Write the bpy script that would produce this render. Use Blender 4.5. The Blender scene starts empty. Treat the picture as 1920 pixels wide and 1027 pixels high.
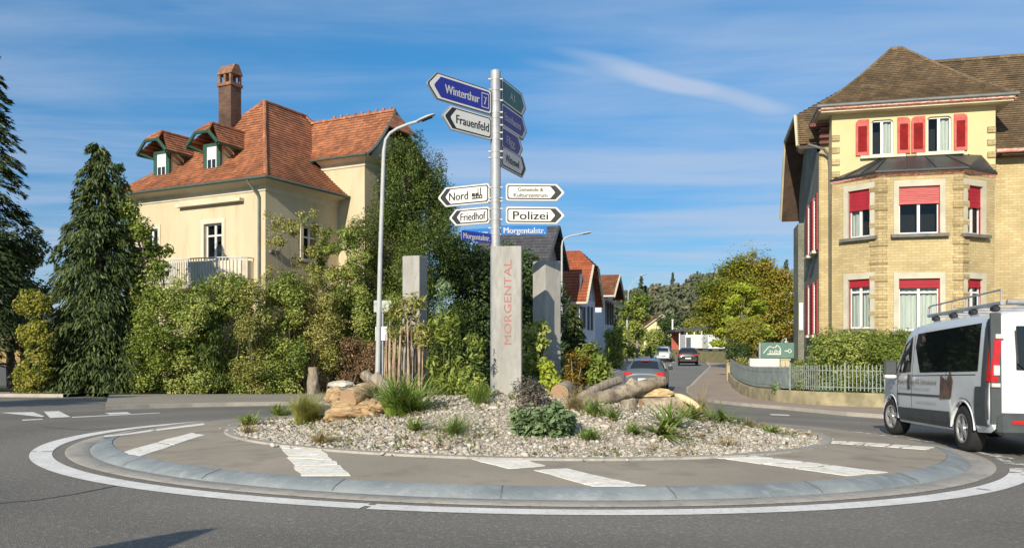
import bpy, bmesh, math, random
import numpy as np
from mathutils import Vector, Matrix
S = bpy.context.scene
C = S.collection
R = math.radians
# ---------------------------------------------------------------- camera, sky, sun, exposure
F, HX, HY, CZ = 1500.0, 960.0, 640.0, 2.2
cam = bpy.data.objects.new('camera', bpy.data.cameras.new('camera')); C.objects.link(cam)
cam.location = (0, 0, CZ); cam.rotation_euler = (R(90), 0, 0)
cam.data.sensor_width = 36.0; cam.data.lens = F / 1920 * 36.0
cam.data.shift_y = (HY - 513.5) / 1920.0
cam.data.clip_start = 0.1; cam.data.clip_end = 3000
S.camera = cam
SUN_AZ, SUN_EL = R(21), R(25)
sd = Vector((-math.sin(SUN_AZ) * math.cos(SUN_EL), -math.cos(SUN_AZ) * math.cos(SUN_EL), math.sin(SUN_EL)))
sun = bpy.data.objects.new('sun', bpy.data.lights.new('sun', 'SUN')); C.objects.link(sun)
sun.data.energy = 4.9; sun.data.angle = R(0.55); sun.data.color = (1.0, 0.90, 0.74)
sun.rotation_euler = sd.to_track_quat('Z', 'Y').to_euler()
W = bpy.data.worlds.new('World'); S.world = W; W.use_nodes = True
nt = W.node_tree; nt.nodes.clear(); N = nt.nodes.new; LK = nt.links.new
def world():
    out = N('ShaderNodeOutputWorld'); bg = N('ShaderNodeBackground'); bg.inputs[1].default_value = 0.125
    sky = N('ShaderNodeTexSky'); sky.sky_type = 'NISHITA'; sky.sun_disc = False
    sky.sun_elevation = SUN_EL; sky.sun_rotation = math.atan2(sd.x, sd.y)
    sky.air_density = 1.0; sky.dust_density = 0.2; sky.ozone_density = 3.0; sky.altitude = 500
    hs = N('ShaderNodeHueSaturation'); hs.inputs['Saturation'].default_value = 1.12; hs.inputs['Value'].default_value = 1.0
    LK(sky.outputs[0], hs.inputs['Color'])
    # clear autumn air: deeper blue overhead, less glare low down
    g_ = N('ShaderNodeTexCoord'); gs = N('ShaderNodeSeparateXYZ'); LK(g_.outputs['Generated'], gs.inputs[0]); gm_ = N('ShaderNodeMapRange'); gm_.interpolation_type = 'SMOOTHSTEP'
    LK(gs.outputs[2], gm_.inputs[0]); gm_.inputs[1].default_value = 0.0; gm_.inputs[2].default_value = 0.42
    gr = N('ShaderNodeMix'); gr.data_type = 'RGBA'; LK(gm_.outputs[0], gr.inputs[0]); gr.inputs[6].default_value = (0.37, 0.47, 0.58, 1); gr.inputs[7].default_value = (0.40, 0.84, 0.94, 1)
    gx_ = N('ShaderNodeMix'); gx_.data_type = 'RGBA'; gx_.blend_type = 'MULTIPLY'; gx_.inputs[0].default_value = 1.0; LK(hs.outputs[0], gx_.inputs[6]); LK(gr.outputs[2], gx_.inputs[7])
    tc = N('ShaderNodeTexCoord'); sep = N('ShaderNodeSeparateXYZ'); LK(tc.outputs['Generated'], sep.inputs[0])
    def mth(op, a, b=None, c=None):
        m = N('ShaderNodeMath'); m.operation = op
        for i, v in enumerate((a, b, c)):
            if v is None: continue
            if isinstance(v, (int, float)): m.inputs[i].default_value = v
            else: LK(v, m.inputs[i])
        return m.outputs[0]
    # direction -> flat cloud layer overhead (x/z, y/z)
    zz = mth('MAXIMUM', sep.outputs[2], 0.04)
    u = mth('DIVIDE', sep.outputs[0], zz); v = mth('DIVIDE', sep.outputs[1], zz)
    cb = N('ShaderNodeCombineXYZ'); LK(u, cb.inputs[0]); LK(v, cb.inputs[1])
    def noise(vec, scl, det, sx=1.0, sy=1.0, rot=0.0, off=(0, 0, 0), rough=0.55, dist=0.0):
        mp = N('ShaderNodeMapping'); mp.inputs['Scale'].default_value = (sx, sy, 1); mp.inputs['Rotation'].default_value = (0, 0, rot)
        mp.inputs['Location'].default_value = off
        LK(vec, mp.inputs[0]); t = N('ShaderNodeTexNoise'); t.inputs['Scale'].default_value = scl; t.inputs['Detail'].default_value = det
        t.inputs['Roughness'].default_value = rough; t.inputs['Distortion'].default_value = dist
        LK(mp.outputs[0], t.inputs['Vector']); return t.outputs[0]
    n1 = noise(cb.outputs[0], 0.55, 6, 0.55, 0.8, R(20), (3.1, 0.4, 0), 0.5, 0.6)
    n2 = noise(cb.outputs[0], 1.6, 5, 0.35, 1.3, R(28), (0.3, 2.0, 0), 0.6, 0.4)
    n3 = noise(cb.outputs[0], 0.9, 4, 0.25, 1.1, R(8), (1.3, 4.0, 0), 0.55, 0.5)
    mr = N('ShaderNodeMapRange'); mr.inputs[1].default_value = 0.38; mr.inputs[2].default_value = 0.62; mr.inputs[4].default_value = 0.72
    mr.interpolation_type = 'SMOOTHSTEP'
    LK(mth('ADD', mth('MULTIPLY', n1, 0.55), mth('ADD', mth('MULTIPLY', n2, 0.2), mth('MULTIPLY', n3, 0.25))), mr.inputs[0])
    # one long spread condensation trail: a band along a great line of the cloud layer
    def ctrail(p0, p1, w0, w1, amt, ns):
        a = Vector((p0[0], p0[1])); b = Vector((p1[0], p1[1])); d = (b - a); L = d.length; d /= L
        du = mth('SUBTRACT', u, a.x); dv = mth('SUBTRACT', v, a.y)
        s = mth('DIVIDE', mth('ADD', mth('MULTIPLY', du, d.x), mth('MULTIPLY', dv, d.y)), L)
        wob = mth('MULTIPLY', mth('SUBTRACT', noise(cb.outputs[0], ns, 5, off=(5, 1, 0)), 0.5), 0.12)
        q = mth('ABSOLUTE', mth('ADD', mth('ADD', mth('MULTIPLY', du, -d.y), mth('MULTIPLY', dv, d.x)), wob))
        wd = mth('ADD', w0, mth('MULTIPLY', s, w1 - w0))
        m1 = N('ShaderNodeMapRange'); m1.interpolation_type = 'SMOOTHSTEP'; LK(mth('DIVIDE', q, wd), m1.inputs[0])
        m1.inputs[1].default_value = 1.15; m1.inputs[2].default_value = 0.0; m1.inputs[3].default_value = 0.0; m1.inputs[4].default_value = 1.0
        e1 = N('ShaderNodeMapRange'); e1.interpolation_type = 'SMOOTHSTEP'; LK(s, e1.inputs[0]); e1.inputs[1].default_value = -0.05; e1.inputs[2].default_value = 0.35
        e2 = N('ShaderNodeMapRange'); e2.interpolation_type = 'SMOOTHSTEP'; LK(s, e2.inputs[0]); e2.inputs[1].default_value = 1.08; e2.inputs[2].default_value = 0.82
        return mth('MULTIPLY', mth('MULTIPLY', mth('MULTIPLY', m1.outputs[0], e1.outputs[0]), e2.outputs[0]), amt)
    def uv(px, py):
        return ((px - HX) / (HY - py), F / (HY - py))
    t1 = ctrail(uv(1000, 72), uv(1500, 222), 0.07, 0.19, 0.74, 1.6)
    t2 = ctrail(uv(960, 108), uv(1330, 176), 0.07, 0.18, 0.42, 1.6)
    # the air whitens towards the horizon
    hz = N('ShaderNodeMapRange'); LK(sep.outputs[2], hz.inputs[0]); hz.interpolation_type = 'SMOOTHSTEP'
    hz.inputs[1].default_value = 0.28; hz.inputs[2].default_value = -0.02; hz.inputs[3].default_value = 0.0; hz.inputs[4].default_value = 0.0
    fac = mth('MINIMUM', mth('MAXIMUM', mth('MAXIMUM', mr.outputs[0], mth('ADD', t1, t2)), hz.outputs[0]), 0.85)
    mx = N('ShaderNodeMix'); mx.data_type = 'RGBA'; LK(fac, mx.inputs[0]); LK(gx_.outputs[2], mx.inputs[6]); mx.inputs[7].default_value = (3.3, 4.0, 5.2, 1)
    LK(mx.outputs[2], bg.inputs[0]); LK(bg.outputs[0], out.inputs[0])
world()
S.view_settings.view_transform = 'Standard'; S.view_settings.look = 'None'; S.view_settings.exposure = 0.25; S.view_settings.gamma = 1.0
S.cycles.max_bounces = 6; S.cycles.transparent_max_bounces = 8; S.cycles.use_denoising = True
# ---------------------------------------------------------------- terrain and pixel helpers
def sstep(a, b, t):
    t = min(1, max(0, (t - a) / (b - a))); return t * t * (3 - 2 * t)
def G(x, y):
    """height of the ground at x, y"""
    yy = min(max(y, -25), 31.0)
    z = CZ - 1.07 - 0.0356 * yy - 0.0146 * min(12, max(-16, x)) * (1 - sstep(26, 46, y))
    if y > 90: z += 7.5 * sstep(118, 250, y) + (9 * sstep(190, 420, y))
    return z
def at(px, py, Y):
    """the point at depth Y seen at the photograph's pixel px, py"""
    return Vector(((px - HX) * Y / F, Y, CZ - (py - HY) * Y / F))
def gp(px, py, dz=0.0):
    """the ground point (plus dz) seen at pixel px, py"""
    lo, hi = 3.0, 600.0
    for _ in range(60):
        m = (lo + hi) / 2; p = at(px, py, m)
        if p.z > G(p.x, p.y) + dz: lo = m
        else: hi = m
    return at(px, py, lo)
def gx(px, Y, dz=0.0):
    x = (px - HX) * Y / F; return Vector((x, Y, G(x, Y) + dz))
RC = (0.22, 12.66)   # centre of the roundabout
# ---------------------------------------------------------------- mesh helpers
class MB:
    def __init__(s): s.v = []; s.f = []; s.m = []
    def add(s, vs, fs, mi=0):
        o = len(s.v); s.v += [tuple(p) for p in vs]; s.f += [tuple(i + o for i in f) for f in fs]; s.m += [mi] * len(fs)
    def box(s, c, d, rz=0.0, mi=0, M=None):
        hx, hy, hz = d[0] / 2, d[1] / 2, d[2] / 2
        vs = [Vector((x, y, z)) for z in (-hz, hz) for y in (-hy, hy) for x in (-hx, hx)]
        Q = M if M is not None else Matrix.Rotation(rz, 3, 'Z')
        s.add([Q @ p + Vector(c) for p in vs], [(0, 2, 3, 1), (4, 5, 7, 6), (0, 1, 5, 4), (1, 3, 7, 5), (3, 2, 6, 7), (2, 0, 4, 6)], mi)
    def bbox(s, c, d, b=0.01, mi=0, M=None, rz=0.0):
        """bevelled box"""
        hx, hy, hz = d[0] / 2, d[1] / 2, d[2] / 2
        Q = M if M is not None else Matrix.Rotation(rz, 3, 'Z')
        rings = []
        for z, k in ((-hz, b), (-hz + b, 0), (hz - b, 0), (hz, b)):
            x, y = hx - k, hy - k; e = b
            rings.append([(x - e, -y, z), (x, -y + e, z), (x, y - e, z), (x - e, y, z), (-x + e, y, z), (-x, y - e, z), (-x, -y + e, z), (-x + e, -y, z)])
        vs = [Q @ Vector(p) + Vector(c) for r in rings for p in r]; fs = []
        for k in range(3):
            for i in range(8): j = (i + 1) % 8; fs.append((k * 8 + i, k * 8 + j, k * 8 + 8 + j, k * 8 + 8 + i))
        fs.append(tuple(range(7, -1, -1))); fs.append(tuple(range(24, 32))); s.add(vs, fs, mi)
    def tube(s, pts, rad, n=8, mi=0, cap=True):
        pts = [Vector(p) for p in pts]; k = len(pts)
        if not hasattr(rad, '__len__'): rad = [rad] * k
        vs = []; up = None
        for i, p in enumerate(pts):
            t = (pts[min(i + 1, k - 1)] - pts[max(i - 1, 0)]).normalized()
            if up is None: up = Vector((0, 0, 1)) if abs(t.z) < 0.9 else Vector((1, 0, 0))
            a = (up - t * up.dot(t)).normalized(); b = t.cross(a); up = a
            for j in range(n):
                q = 2 * math.pi * j / n; vs.append(p + (a * math.cos(q) + b * math.sin(q)) * rad[i])
        fs = [(i * n + j, i * n + (j + 1) % n, (i + 1) * n + (j + 1) % n, (i + 1) * n + j) for i in range(k - 1) for j in range(n)]
        if cap: fs += [tuple(range(n - 1, -1, -1)), tuple(range((k - 1) * n, k * n))]
        s.add(vs, fs, mi)
    def poly(s, pts, mi=0): s.add(pts, [tuple(range(len(pts)))], mi)
    def prism(s, pts, d, mi=0):
        """closed prism: polygon pts pushed along vector d"""
        pts = [Vector(p) for p in pts]; d = Vector(d); n = len(pts)
        fs = [tuple(range(n - 1, -1, -1)), tuple(range(n, 2 * n))] + [(i, (i + 1) % n, n + (i + 1) % n, n + i) for i in range(n)]
        s.add(pts + [p + d for p in pts], fs, mi)
    def wall(s, A, B, z0, z1, holes=(), n=None, depth=0.18, mi=0, rmi=None):
        """vertical wall face from A to B (xy) with rectangular holes (u0,u1,z0,z1); reveals go inwards along -n"""
        A = Vector((A[0], A[1])); B = Vector((B[0], B[1])); L = (B - A).length; d = (B - A) / L
        if n is None: n = Vector((d.y, -d.x))
        us = sorted({0.0, L, *[h[0] for h in holes], *[h[1] for h in holes]}); zs = sorted({z0, z1, *[h[2] for h in holes], *[h[3] for h in holes]})
        P = lambda u, z, k=0.0: (A.x + d.x * u - n.x * k, A.y + d.y * u - n.y * k, z)
        for i in range(len(us) - 1):
            for j in range(len(zs) - 1):
                uc, zc = (us[i] + us[i + 1]) / 2, (zs[j] + zs[j + 1]) / 2
                if any(h[0] < uc < h[1] and h[2] < zc < h[3] for h in holes): continue
                s.add([P(us[i], zs[j]), P(us[i + 1], zs[j]), P(us[i + 1], zs[j + 1]), P(us[i], zs[j + 1])], [(0, 1, 2, 3)], mi)
        for a, b, c, e in holes:
            q = [(a, c), (b, c), (b, e), (a, e)]
            for i in range(4):
                p0, p1 = q[i], q[(i + 1) % 4]
                s.add([P(*p0), P(*p0, depth), P(*p1, depth), P(*p1)], [(0, 1, 2, 3)], mi if rmi is None else rmi)
    def build(s, name, mats, parent=None, smooth=None, world=False):
        return mk(name, s.v, s.f, mats, parent, smooth, world, s.m)
MATW = {}
def mk(name, v, f, mats, parent=None, smooth=None, world=False, mi=None):
    if world and parent is not None:
        Q = MATW[parent.name].inverted(); v = [tuple(Q @ Vector(p)) for p in v]
    me = bpy.data.meshes.new(name); me.from_pydata([tuple(p) for p in v], [], f)
    if not isinstance(mats, (list, tuple)): mats = [mats]
    for m in mats: me.materials.append(m)
    if mi is not None and len(mats) > 1: me.polygons.foreach_set('material_index', mi)
    uvl = me.uv_layers.new(name='UVMap'); nf = len(me.loops); co = np.array(v, float)
    li = np.empty(nf, int); me.loops.foreach_get('vertex_index', li)
    npoly = len(me.polygons); nr = np.empty(npoly * 3); me.polygons.foreach_get('normal', nr); nr = nr.reshape(-1, 3)
    lt = np.empty(npoly, int); me.polygons.foreach_get('loop_total', lt); pn = np.repeat(nr, lt, 0)
    h = np.hypot(pn[:, 0], pn[:, 1]); flat = h < 0.05; hh = np.where(flat, 1, h)
    tx = np.where(flat, 1, -pn[:, 1] / hh); ty = np.where(flat, 0, pn[:, 0] / hh); P = co[li]
    uvs = np.empty((nf, 2)); uvs[:, 0] = P[:, 0] * tx + P[:, 1] * ty; uvs[:, 1] = np.where(flat, P[:, 1], P[:, 2])
    uvl.data.foreach_set('uv', uvs.ravel())
    if smooth is not None:
        me.polygons.foreach_set('use_smooth', [True] * npoly); me.set_sharp_from_angle(angle=R(smooth))
    me.update()
    o = bpy.data.objects.new(name, me); C.objects.link(o)
    if parent is not None: o.parent = parent
    return o
def thing(name, label, cat, loc=(0, 0, 0), rz=0.0, group=None, M=None):
    o = bpy.data.objects.new(name, None); C.objects.link(o); o.empty_display_size = 0.2
    o.matrix_world = M if M is not None else Matrix.Translation(Vector(loc)) @ Matrix.Rotation(rz, 4, 'Z')
    MATW[o.name] = o.matrix_world.copy(); o['label'] = label; o['category'] = cat
    if group: o['group'] = group
    return o
def tag(o, label, cat, group=None):
    o['label'] = label; o['category'] = cat
    if group: o['group'] = group
    return o
def kind(o, k): o['kind'] = k; return o
def copy_thing(src, M, label, group=None):
    r = src.copy(); C.objects.link(r); r.matrix_world = M; r['label'] = label; MATW[r.name] = M.copy()
    if group: r['group'] = group
    for ch in list(src.children):
        c = ch.copy(); C.objects.link(c); c.parent = r
        for g in list(ch.children):
            d = g.copy(); C.objects.link(d); d.parent = c
    return r
# ---------------------------------------------------------------- materials
def newmat(name):
    m = bpy.data.materials.new(name); m.use_nodes = True; t = m.node_tree; return m, t, t.nodes['Principled BSDF']
def rgba(c): return (c[0], c[1], c[2], 1.0)
def srgb(r, g, b):
    f = lambda c: ((c / 255 + 0.055) / 1.055) ** 2.4 if c > 10 else c / 255 / 12.92
    return (f(r), f(g), f(b))
def mat(name, c1, c2=None, scale=6.0, rough=0.6, bump=0.0, bscale=60.0, metal=0.0, coat=0.0, detail=6, lo=0.35, hi=0.65, fine=None, spec=0.5, stretch=None):
    """two-colour noise surface; fine = (colour, scale, amount) adds small specks"""
    m, t, b = newmat(name); n = t.nodes.new; l = t.links.new
    b.inputs['Roughness'].default_value = rough; b.inputs['Metallic'].default_value = metal; b.inputs['Specular IOR Level'].default_value = spec
    if coat: b.inputs['Coat Weight'].default_value = coat; b.inputs['Coat Roughness'].default_value = 0.06
    tc = n('ShaderNodeTexCoord'); vec = tc.outputs['Object']
    if stretch:
        mp = n('ShaderNodeMapping'); mp.inputs['Scale'].default_value = stretch; l(vec, mp.inputs[0]); vec = mp.outputs[0]
    if c2 is None: c2 = tuple(x * 0.86 for x in c1)
    nz = n('ShaderNodeTexNoise'); nz.inputs['Scale'].default_value = scale; nz.inputs['Detail'].default_value = detail; nz.inputs['Roughness'].default_value = 0.6; l(vec, nz.inputs['Vector'])
    cr = n('ShaderNodeValToRGB'); cr.color_ramp.elements[0].position = lo; cr.color_ramp.elements[1].position = hi
    cr.color_ramp.elements[0].color = rgba(c2); cr.color_ramp.elements[1].color = rgba(c1); l(nz.outputs[0], cr.inputs[0]); col = cr.outputs[0]
    if fine:
        n3 = n('ShaderNodeTexNoise'); n3.inputs['Scale'].default_value = fine[1]; n3.inputs['Detail'].default_value = 2; l(vec, n3.inputs['Vector'])
        mr = n('ShaderNodeMapRange'); mr.inputs[1].default_value = 0.52; mr.inputs[2].default_value = 0.7; mr.inputs[4].default_value = fine[2]; l(n3.outputs[0], mr.inputs[0])
        mx = n('ShaderNodeMix'); mx.data_type = 'RGBA'; l(mr.outputs[0], mx.inputs[0]); l(col, mx.inputs[6]); mx.inputs[7].default_value = rgba(fine[0]); col = mx.outputs[2]
    l(col, b.inputs['Base Color'])
    if bump:
        n2 = n('ShaderNodeTexNoise'); n2.inputs['Scale'].default_value = bscale; n2.inputs['Detail'].default_value = 4; l(vec, n2.inputs['Vector'])
        bp = n('ShaderNodeBump'); bp.inputs['Strength'].default_value = bump; bp.inputs['Distance'].default_value = 0.02; l(n2.outputs[0], bp.inputs['Height']); l(bp.outputs[0], b.inputs['Normal'])
    return m
def bricks(name, c1, c2, mortar, w=0.25, h=0.085, ms=0.006, rough=0.8, bump=0.3, dirt=0.25, off=0.5):
    m, t, b = newmat(name); n = t.nodes.new; l = t.links.new; b.inputs['Roughness'].default_value = rough
    uv = n('ShaderNodeUVMap'); uv.uv_map = 'UVMap'
    bt = n('ShaderNodeTexBrick'); bt.offset = off; bt.inputs['Scale'].default_value = 1; bt.inputs['Brick Width'].default_value = w; bt.inputs['Row Height'].default_value = h
    bt.inputs['Mortar Size'].default_value = ms; bt.inputs['Mortar Smooth'].default_value = 0.2; bt.inputs['Bias'].default_value = 0.0
    bt.inputs['Color1'].default_value = rgba(c1); bt.inputs['Color2'].default_value = rgba(c2); bt.inputs['Mortar'].default_value = rgba(mortar); l(uv.outputs[0], bt.inputs['Vector'])
    nz = n('ShaderNodeTexNoise'); nz.inputs['Scale'].default_value = 0.9; nz.inputs['Detail'].default_value = 8; l(uv.outputs[0], nz.inputs['Vector'])
    mr = n('ShaderNodeMapRange'); mr.inputs[1].default_value = 0.35; mr.inputs[2].default_value = 0.7; mr.inputs[3].default_value = 1.0 - dirt; mr.inputs[4].default_value = 1.08; l(nz.outputs[0], mr.inputs[0])
    mx = n('ShaderNodeMix'); mx.data_type = 'RGBA'; mx.blend_type = 'MULTIPLY'; mx.inputs[0].default_value = 1.0; l(bt.outputs[0], mx.inputs[6]); l(mr.outputs[0], mx.inputs[7])
    l(mx.outputs[2], b.inputs['Base Color'])
    bp = n('ShaderNodeBump'); bp.inputs['Strength'].default_value = bump; bp.inputs['Distance'].default_value = 0.01; l(bt.outputs[1], bp.inputs['Height']); bp.invert = True; l(bp.outputs[0], b.inputs['Normal'])
    return m
def leafmat(name, cols, trans=0.25, rough=0.55):
    """foliage: each leaf keeps its own tint, the ramp of cols is the plant's own range of leaf colours"""
    m, t, b = newmat(name); n = t.nodes.new; l = t.links.new
    at_ = n('ShaderNodeAttribute'); at_.attribute_name = 'tint'
    cr = n('ShaderNodeValToRGB'); e = cr.color_ramp.elements; e[0].color = rgba(cols[0]); e[0].position = 0.0; e[1].color = rgba(cols[-1]); e[1].position = 1.0
    for i, c in enumerate(cols[1:-1]): q = e.new((i + 1) / (len(cols) - 1)); q.color = rgba(c)
    l(at_.outputs['Fac'], cr.inputs[0]); l(cr.outputs[0], b.inputs['Base Color']); b.inputs['Roughness'].default_value = rough; b.inputs['Specular IOR Level'].default_value = 0.3
    tr = n('ShaderNodeBsdfTranslucent'); l(cr.outputs[0], tr.inputs[0]); ms = n('ShaderNodeMixShader'); ms.inputs[0].default_value = trans
    o = t.nodes['Material Output']; l(b.outputs[0], ms.inputs[1]); l(tr.outputs[0], ms.inputs[2]); l(ms.outputs[0], o.inputs[0]); return m
def glass(name, c=(0.02, 0.025, 0.03), rough=0.04):
    m, t, b = newmat(name); b.inputs['Base Color'].default_value = rgba(c); b.inputs['Roughness'].default_value = rough; b.inputs['Specular IOR Level'].default_value = 0.9
    return m
# ---------------------------------------------------------------- setting: ground, road, pavements, island
rnd = random.Random(7)
M_ground = mat('ground soil and grass', (0.055, 0.075, 0.022), (0.085, 0.07, 0.04), 1.2, 0.95, 0.6, 30)
M_asph = mat('asphalt', (0.225, 0.205, 0.170), (0.165, 0.152, 0.128), 0.22, 0.85, 0.9, 100, fine=((0.36, 0.33, 0.285), 34, 0.75), lo=0.36, hi=0.64)
M_asph2 = mat('older asphalt', (0.21, 0.20, 0.18), (0.17, 0.162, 0.148), 0.4, 0.85, 0.4, 140, fine=((0.29, 0.28, 0.25), 50, 0.4))
M_pave = mat('brown pavement asphalt', (0.36, 0.285, 0.215), (0.30, 0.24, 0.185), 0.6, 0.9, 0.35, 120, fine=((0.42, 0.35, 0.28), 60, 0.4))
M_pave2 = mat('grey pavement asphalt', (0.31, 0.275, 0.215), (0.26, 0.23, 0.18), 0.6, 0.9, 0.35, 120, fine=((0.28, 0.26, 0.22), 60, 0.4))
M_kerb = mat('granite kerb', (0.52, 0.47, 0.39), (0.40, 0.365, 0.31), 2.0, 0.8, 0.4, 60, fine=((0.15, 0.14, 0.13), 70, 0.4))
M_kerbblue = mat('blue grey concrete kerb', (0.27, 0.295, 0.29), (0.175, 0.20, 0.205), 1.6, 0.7, 0.3, 40, fine=((0.34, 0.36, 0.36), 9, 0.5))
M_gutter = mat('pale concrete gutter', (0.42, 0.385, 0.32), (0.31, 0.285, 0.24), 1.8, 0.85, 0.3, 50, fine=((0.13, 0.125, 0.11), 12, 0.4))
M_apron = mat('brownish apron concrete', (0.36, 0.305, 0.23), (0.29, 0.25, 0.19), 0.7, 0.9, 0.4, 90, fine=((0.17, 0.145, 0.115), 2.6, 0.45))
M_white = mat('white road paint', (0.84, 0.81, 0.74), (0.70, 0.67, 0.61), 4, 0.75, 0.2, 90, fine=((0.42, 0.40, 0.36), 24, 0.45))
M_slab = mat('white stone slabs', (0.86, 0.82, 0.72), (0.74, 0.70, 0.60), 4, 0.85, 0.3, 40, fine=((0.42, 0.38, 0.31), 14, 0.5))
M_gravel = mat('gravel bed', (0.46, 0.40, 0.31), (0.30, 0.26, 0.20), 14, 0.95, 0.9, 45)
M_tar = mat('tar seam', (0.12, 0.115, 0.105), (0.16, 0.15, 0.14), 4, 0.7)
def wheel_lanes(m):
    """tyre polish: darker, slightly irregular lanes running round the roundabout"""
    t = m.node_tree; n = t.nodes.new; l = t.links.new; b = t.nodes['Principled BSDF']; src = b.inputs['Base Color'].links[0].from_socket
    tc = n('ShaderNodeTexCoord'); sb = n('ShaderNodeVectorMath'); sb.operation = 'SUBTRACT'; l(tc.outputs['Object'], sb.inputs[0]); sb.inputs[1].default_value = (RC[0], RC[1], 0)
    ml = n('ShaderNodeVectorMath'); ml.operation = 'MULTIPLY'; l(sb.outputs[0], ml.inputs[0]); ml.inputs[1].default_value = (1, 1, 0)
    ln = n('ShaderNodeVectorMath'); ln.operation = 'LENGTH'; l(ml.outputs[0], ln.inputs[0])
    nz = n('ShaderNodeTexNoise'); nz.inputs['Scale'].default_value = .35; nz.inputs['Detail'].default_value = 4; l(tc.outputs['Object'], nz.inputs['Vector'])
    ad = n('ShaderNodeMath'); ad.operation = 'MULTIPLY_ADD'; l(nz.outputs[0], ad.inputs[0]); ad.inputs[1].default_value = 1.1; l(ln.outputs['Value'], ad.inputs[2])
    mp = n('ShaderNodeMapRange'); mp.inputs[1].default_value = 6.5; mp.inputs[2].default_value = 12.5; l(ad.outputs[0], mp.inputs[0])
    cr = n('ShaderNodeValToRGB'); e = cr.color_ramp.elements; e[0].position = 0; e[0].color = (1.04, 1.03, 1, 1); e[1].position = 1; e[1].color = (1, 1, 1, 1)
    for p, v in ((.20, 1.0), (.30, .80), (.42, .82), (.50, .98), (.60, .96), (.70, .78), (.80, .84), (.92, 1.04)): q = e.new(p); q.color = (v, v, v, 1)
    l(mp.outputs[0], cr.inputs[0]); mx = n('ShaderNodeMix'); mx.data_type = 'RGBA'; mx.blend_type = 'MULTIPLY'; mx.inputs[0].default_value = .8; l(src, mx.inputs[6]); l(cr.outputs[0], mx.inputs[7]); l(mx.outputs[2], b.inputs['Base Color'])
wheel_lanes(M_asph)
def sheet(name, xs, ys, dz, m, keep=None):
    v = [(x, y, G(x, y) + dz) for y in ys for x in xs]; n = len(xs); f = []
    for j in range(len(ys) - 1):
        for i in range(n - 1):
            if keep and not keep((xs[i] + xs[i + 1]) / 2, (ys[j] + ys[j + 1]) / 2): continue
            f.append((j * n + i, j * n + i + 1, (j + 1) * n + i + 1, (j + 1) * n + i))
    return kind(mk(name, v, f, m), 'structure')
def ladder(*seg):
    out = []
    for a, b, st in seg: out += list(np.arange(a, b, st))
    return out + [seg[-1][1]]
sheet('ground', ladder((-900, -60, 60), (-60, 60, 2), (60, 900, 60)), ladder((-60, -20, 5), (-20, 60, 1.5), (60, 460, 10), (460, 1400, 80)), -0.07, M_ground, keep=None)
sheet('road', ladder((-44, 44, 1.0)), ladder((-20, 25, 1.0), (25, 34, 0.5)), 0.0, M_asph)
def street_c(y):
    return 4 + 0.28 * (y - 34) if y < 66 else (12.96 + 0.225 * (y - 66) if y < 130 else 27.36 + 0.10 * (y - 130))
sy = ladder((28, 60, 1.0), (60, 260, 4))
def ribbon(name, L, Rr, dz, m, ys=None):
    v = []; f = []
    for a, b in zip(L, Rr): v += [(a[0], a[1], G(a[0], a[1]) + dz), (b[0], b[1], G(b[0], b[1]) + dz)]
    for i in range(len(L) - 1): f.append((2 * i, 2 * i + 1, 2 * i + 3, 2 * i + 2))
    return kind(mk(name, v, f, m), 'structure')
ribbon('street', [(street_c(y) - 3.6, y) for y in sy], [(street_c(y) + 3.4, y) for y in sy], 0.004, M_asph2)
def resample(p, n):
    p = [Vector((a[0], a[1])) for a in p]; d = [0]
    for i in range(1, len(p)): d.append(d[-1] + (p[i] - p[i - 1]).length)
    out = []; k = 0
    for i in range(n):
        t = d[-1] * i / (n - 1)
        while k < len(d) - 2 and d[k + 1] < t: k += 1
        u = (t - d[k]) / max(1e-9, d[k + 1] - d[k]); out.append(p[k].lerp(p[k + 1], min(1, u)))
    return out
def pavement(name, inner, outer, m, n=70, h=0.10):
    A = resample(inner, n); B = resample(outer, n); b = MB(); k = MB()
    for i in range(n - 1):
        def P(q, z): return (q.x, q.y, G(q.x, q.y) + z)
        K0 = A[i] + (B[i] - A[i]).normalized() * 0.16; K1 = A[i + 1] + (B[i + 1] - A[i + 1]).normalized() * 0.16
        for s in range(4):
            q = lambda a, c, t: a.lerp(c, t)
            b.add([P(q(K0, B[i], s / 4), h), P(q(K1, B[i + 1], s / 4), h), P(q(K1, B[i + 1], (s + 1) / 4), h), P(q(K0, B[i], (s + 1) / 4), h)], [(0, 1, 2, 3)])
        b.add([P(B[i], h), P(B[i + 1], h), P(B[i + 1], -0.05), P(B[i], -0.05)], [(0, 1, 2, 3)])
        k.add([P(A[i], -0.05), P(A[i + 1], -0.05), P(A[i + 1], h + 0.004), P(A[i], h + 0.004), P(K0, h + 0.004), P(K1, h + 0.004)], [(0, 1, 2, 3), (3, 2, 5, 4)])
    o = kind(b.build(name, m), 'structure'); o2 = kind(k.build('kerb', M_kerb), 'structure'); return o
circ = lambda a, r: (RC[0] + r * math.cos(R(a)), RC[1] + r * math.sin(R(a)))
HEDGE = [(-12.9, 25.6), (-11.2, 27.3), (-9.5, 29.0), (-8.0, 30.7), (-6.5, 32.4), (-4.9, 34.0), (-2.6, 36.5)]
SL = [(street_c(y) - 3.5, y) for y in ladder((36, 110, 4))]
pavement('pavement', [circ(a, 11.5) for a in range(148, 108, -3)] + [(-2.4, 25.6), (-1.0, 28.5), (0.3, 31.5)] + SL,
         HEDGE + [(x - 2.3, y) for x, y in SL[1:]], M_pave2, 90)
SR = [(street_c(y) + 3.3, y) for y in ladder((38, 110, 4))][::-1]
WALLP = [(11.6, 43.0), (10.2, 37.0), (9.45, 33.0), (9.15, 30.0), (9.2, 27.6), (9.75, 25.4), (11.2, 24.3), (13.5, 23.6), (18, 22.6), (30, 20.5), (44, 18)]
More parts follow.
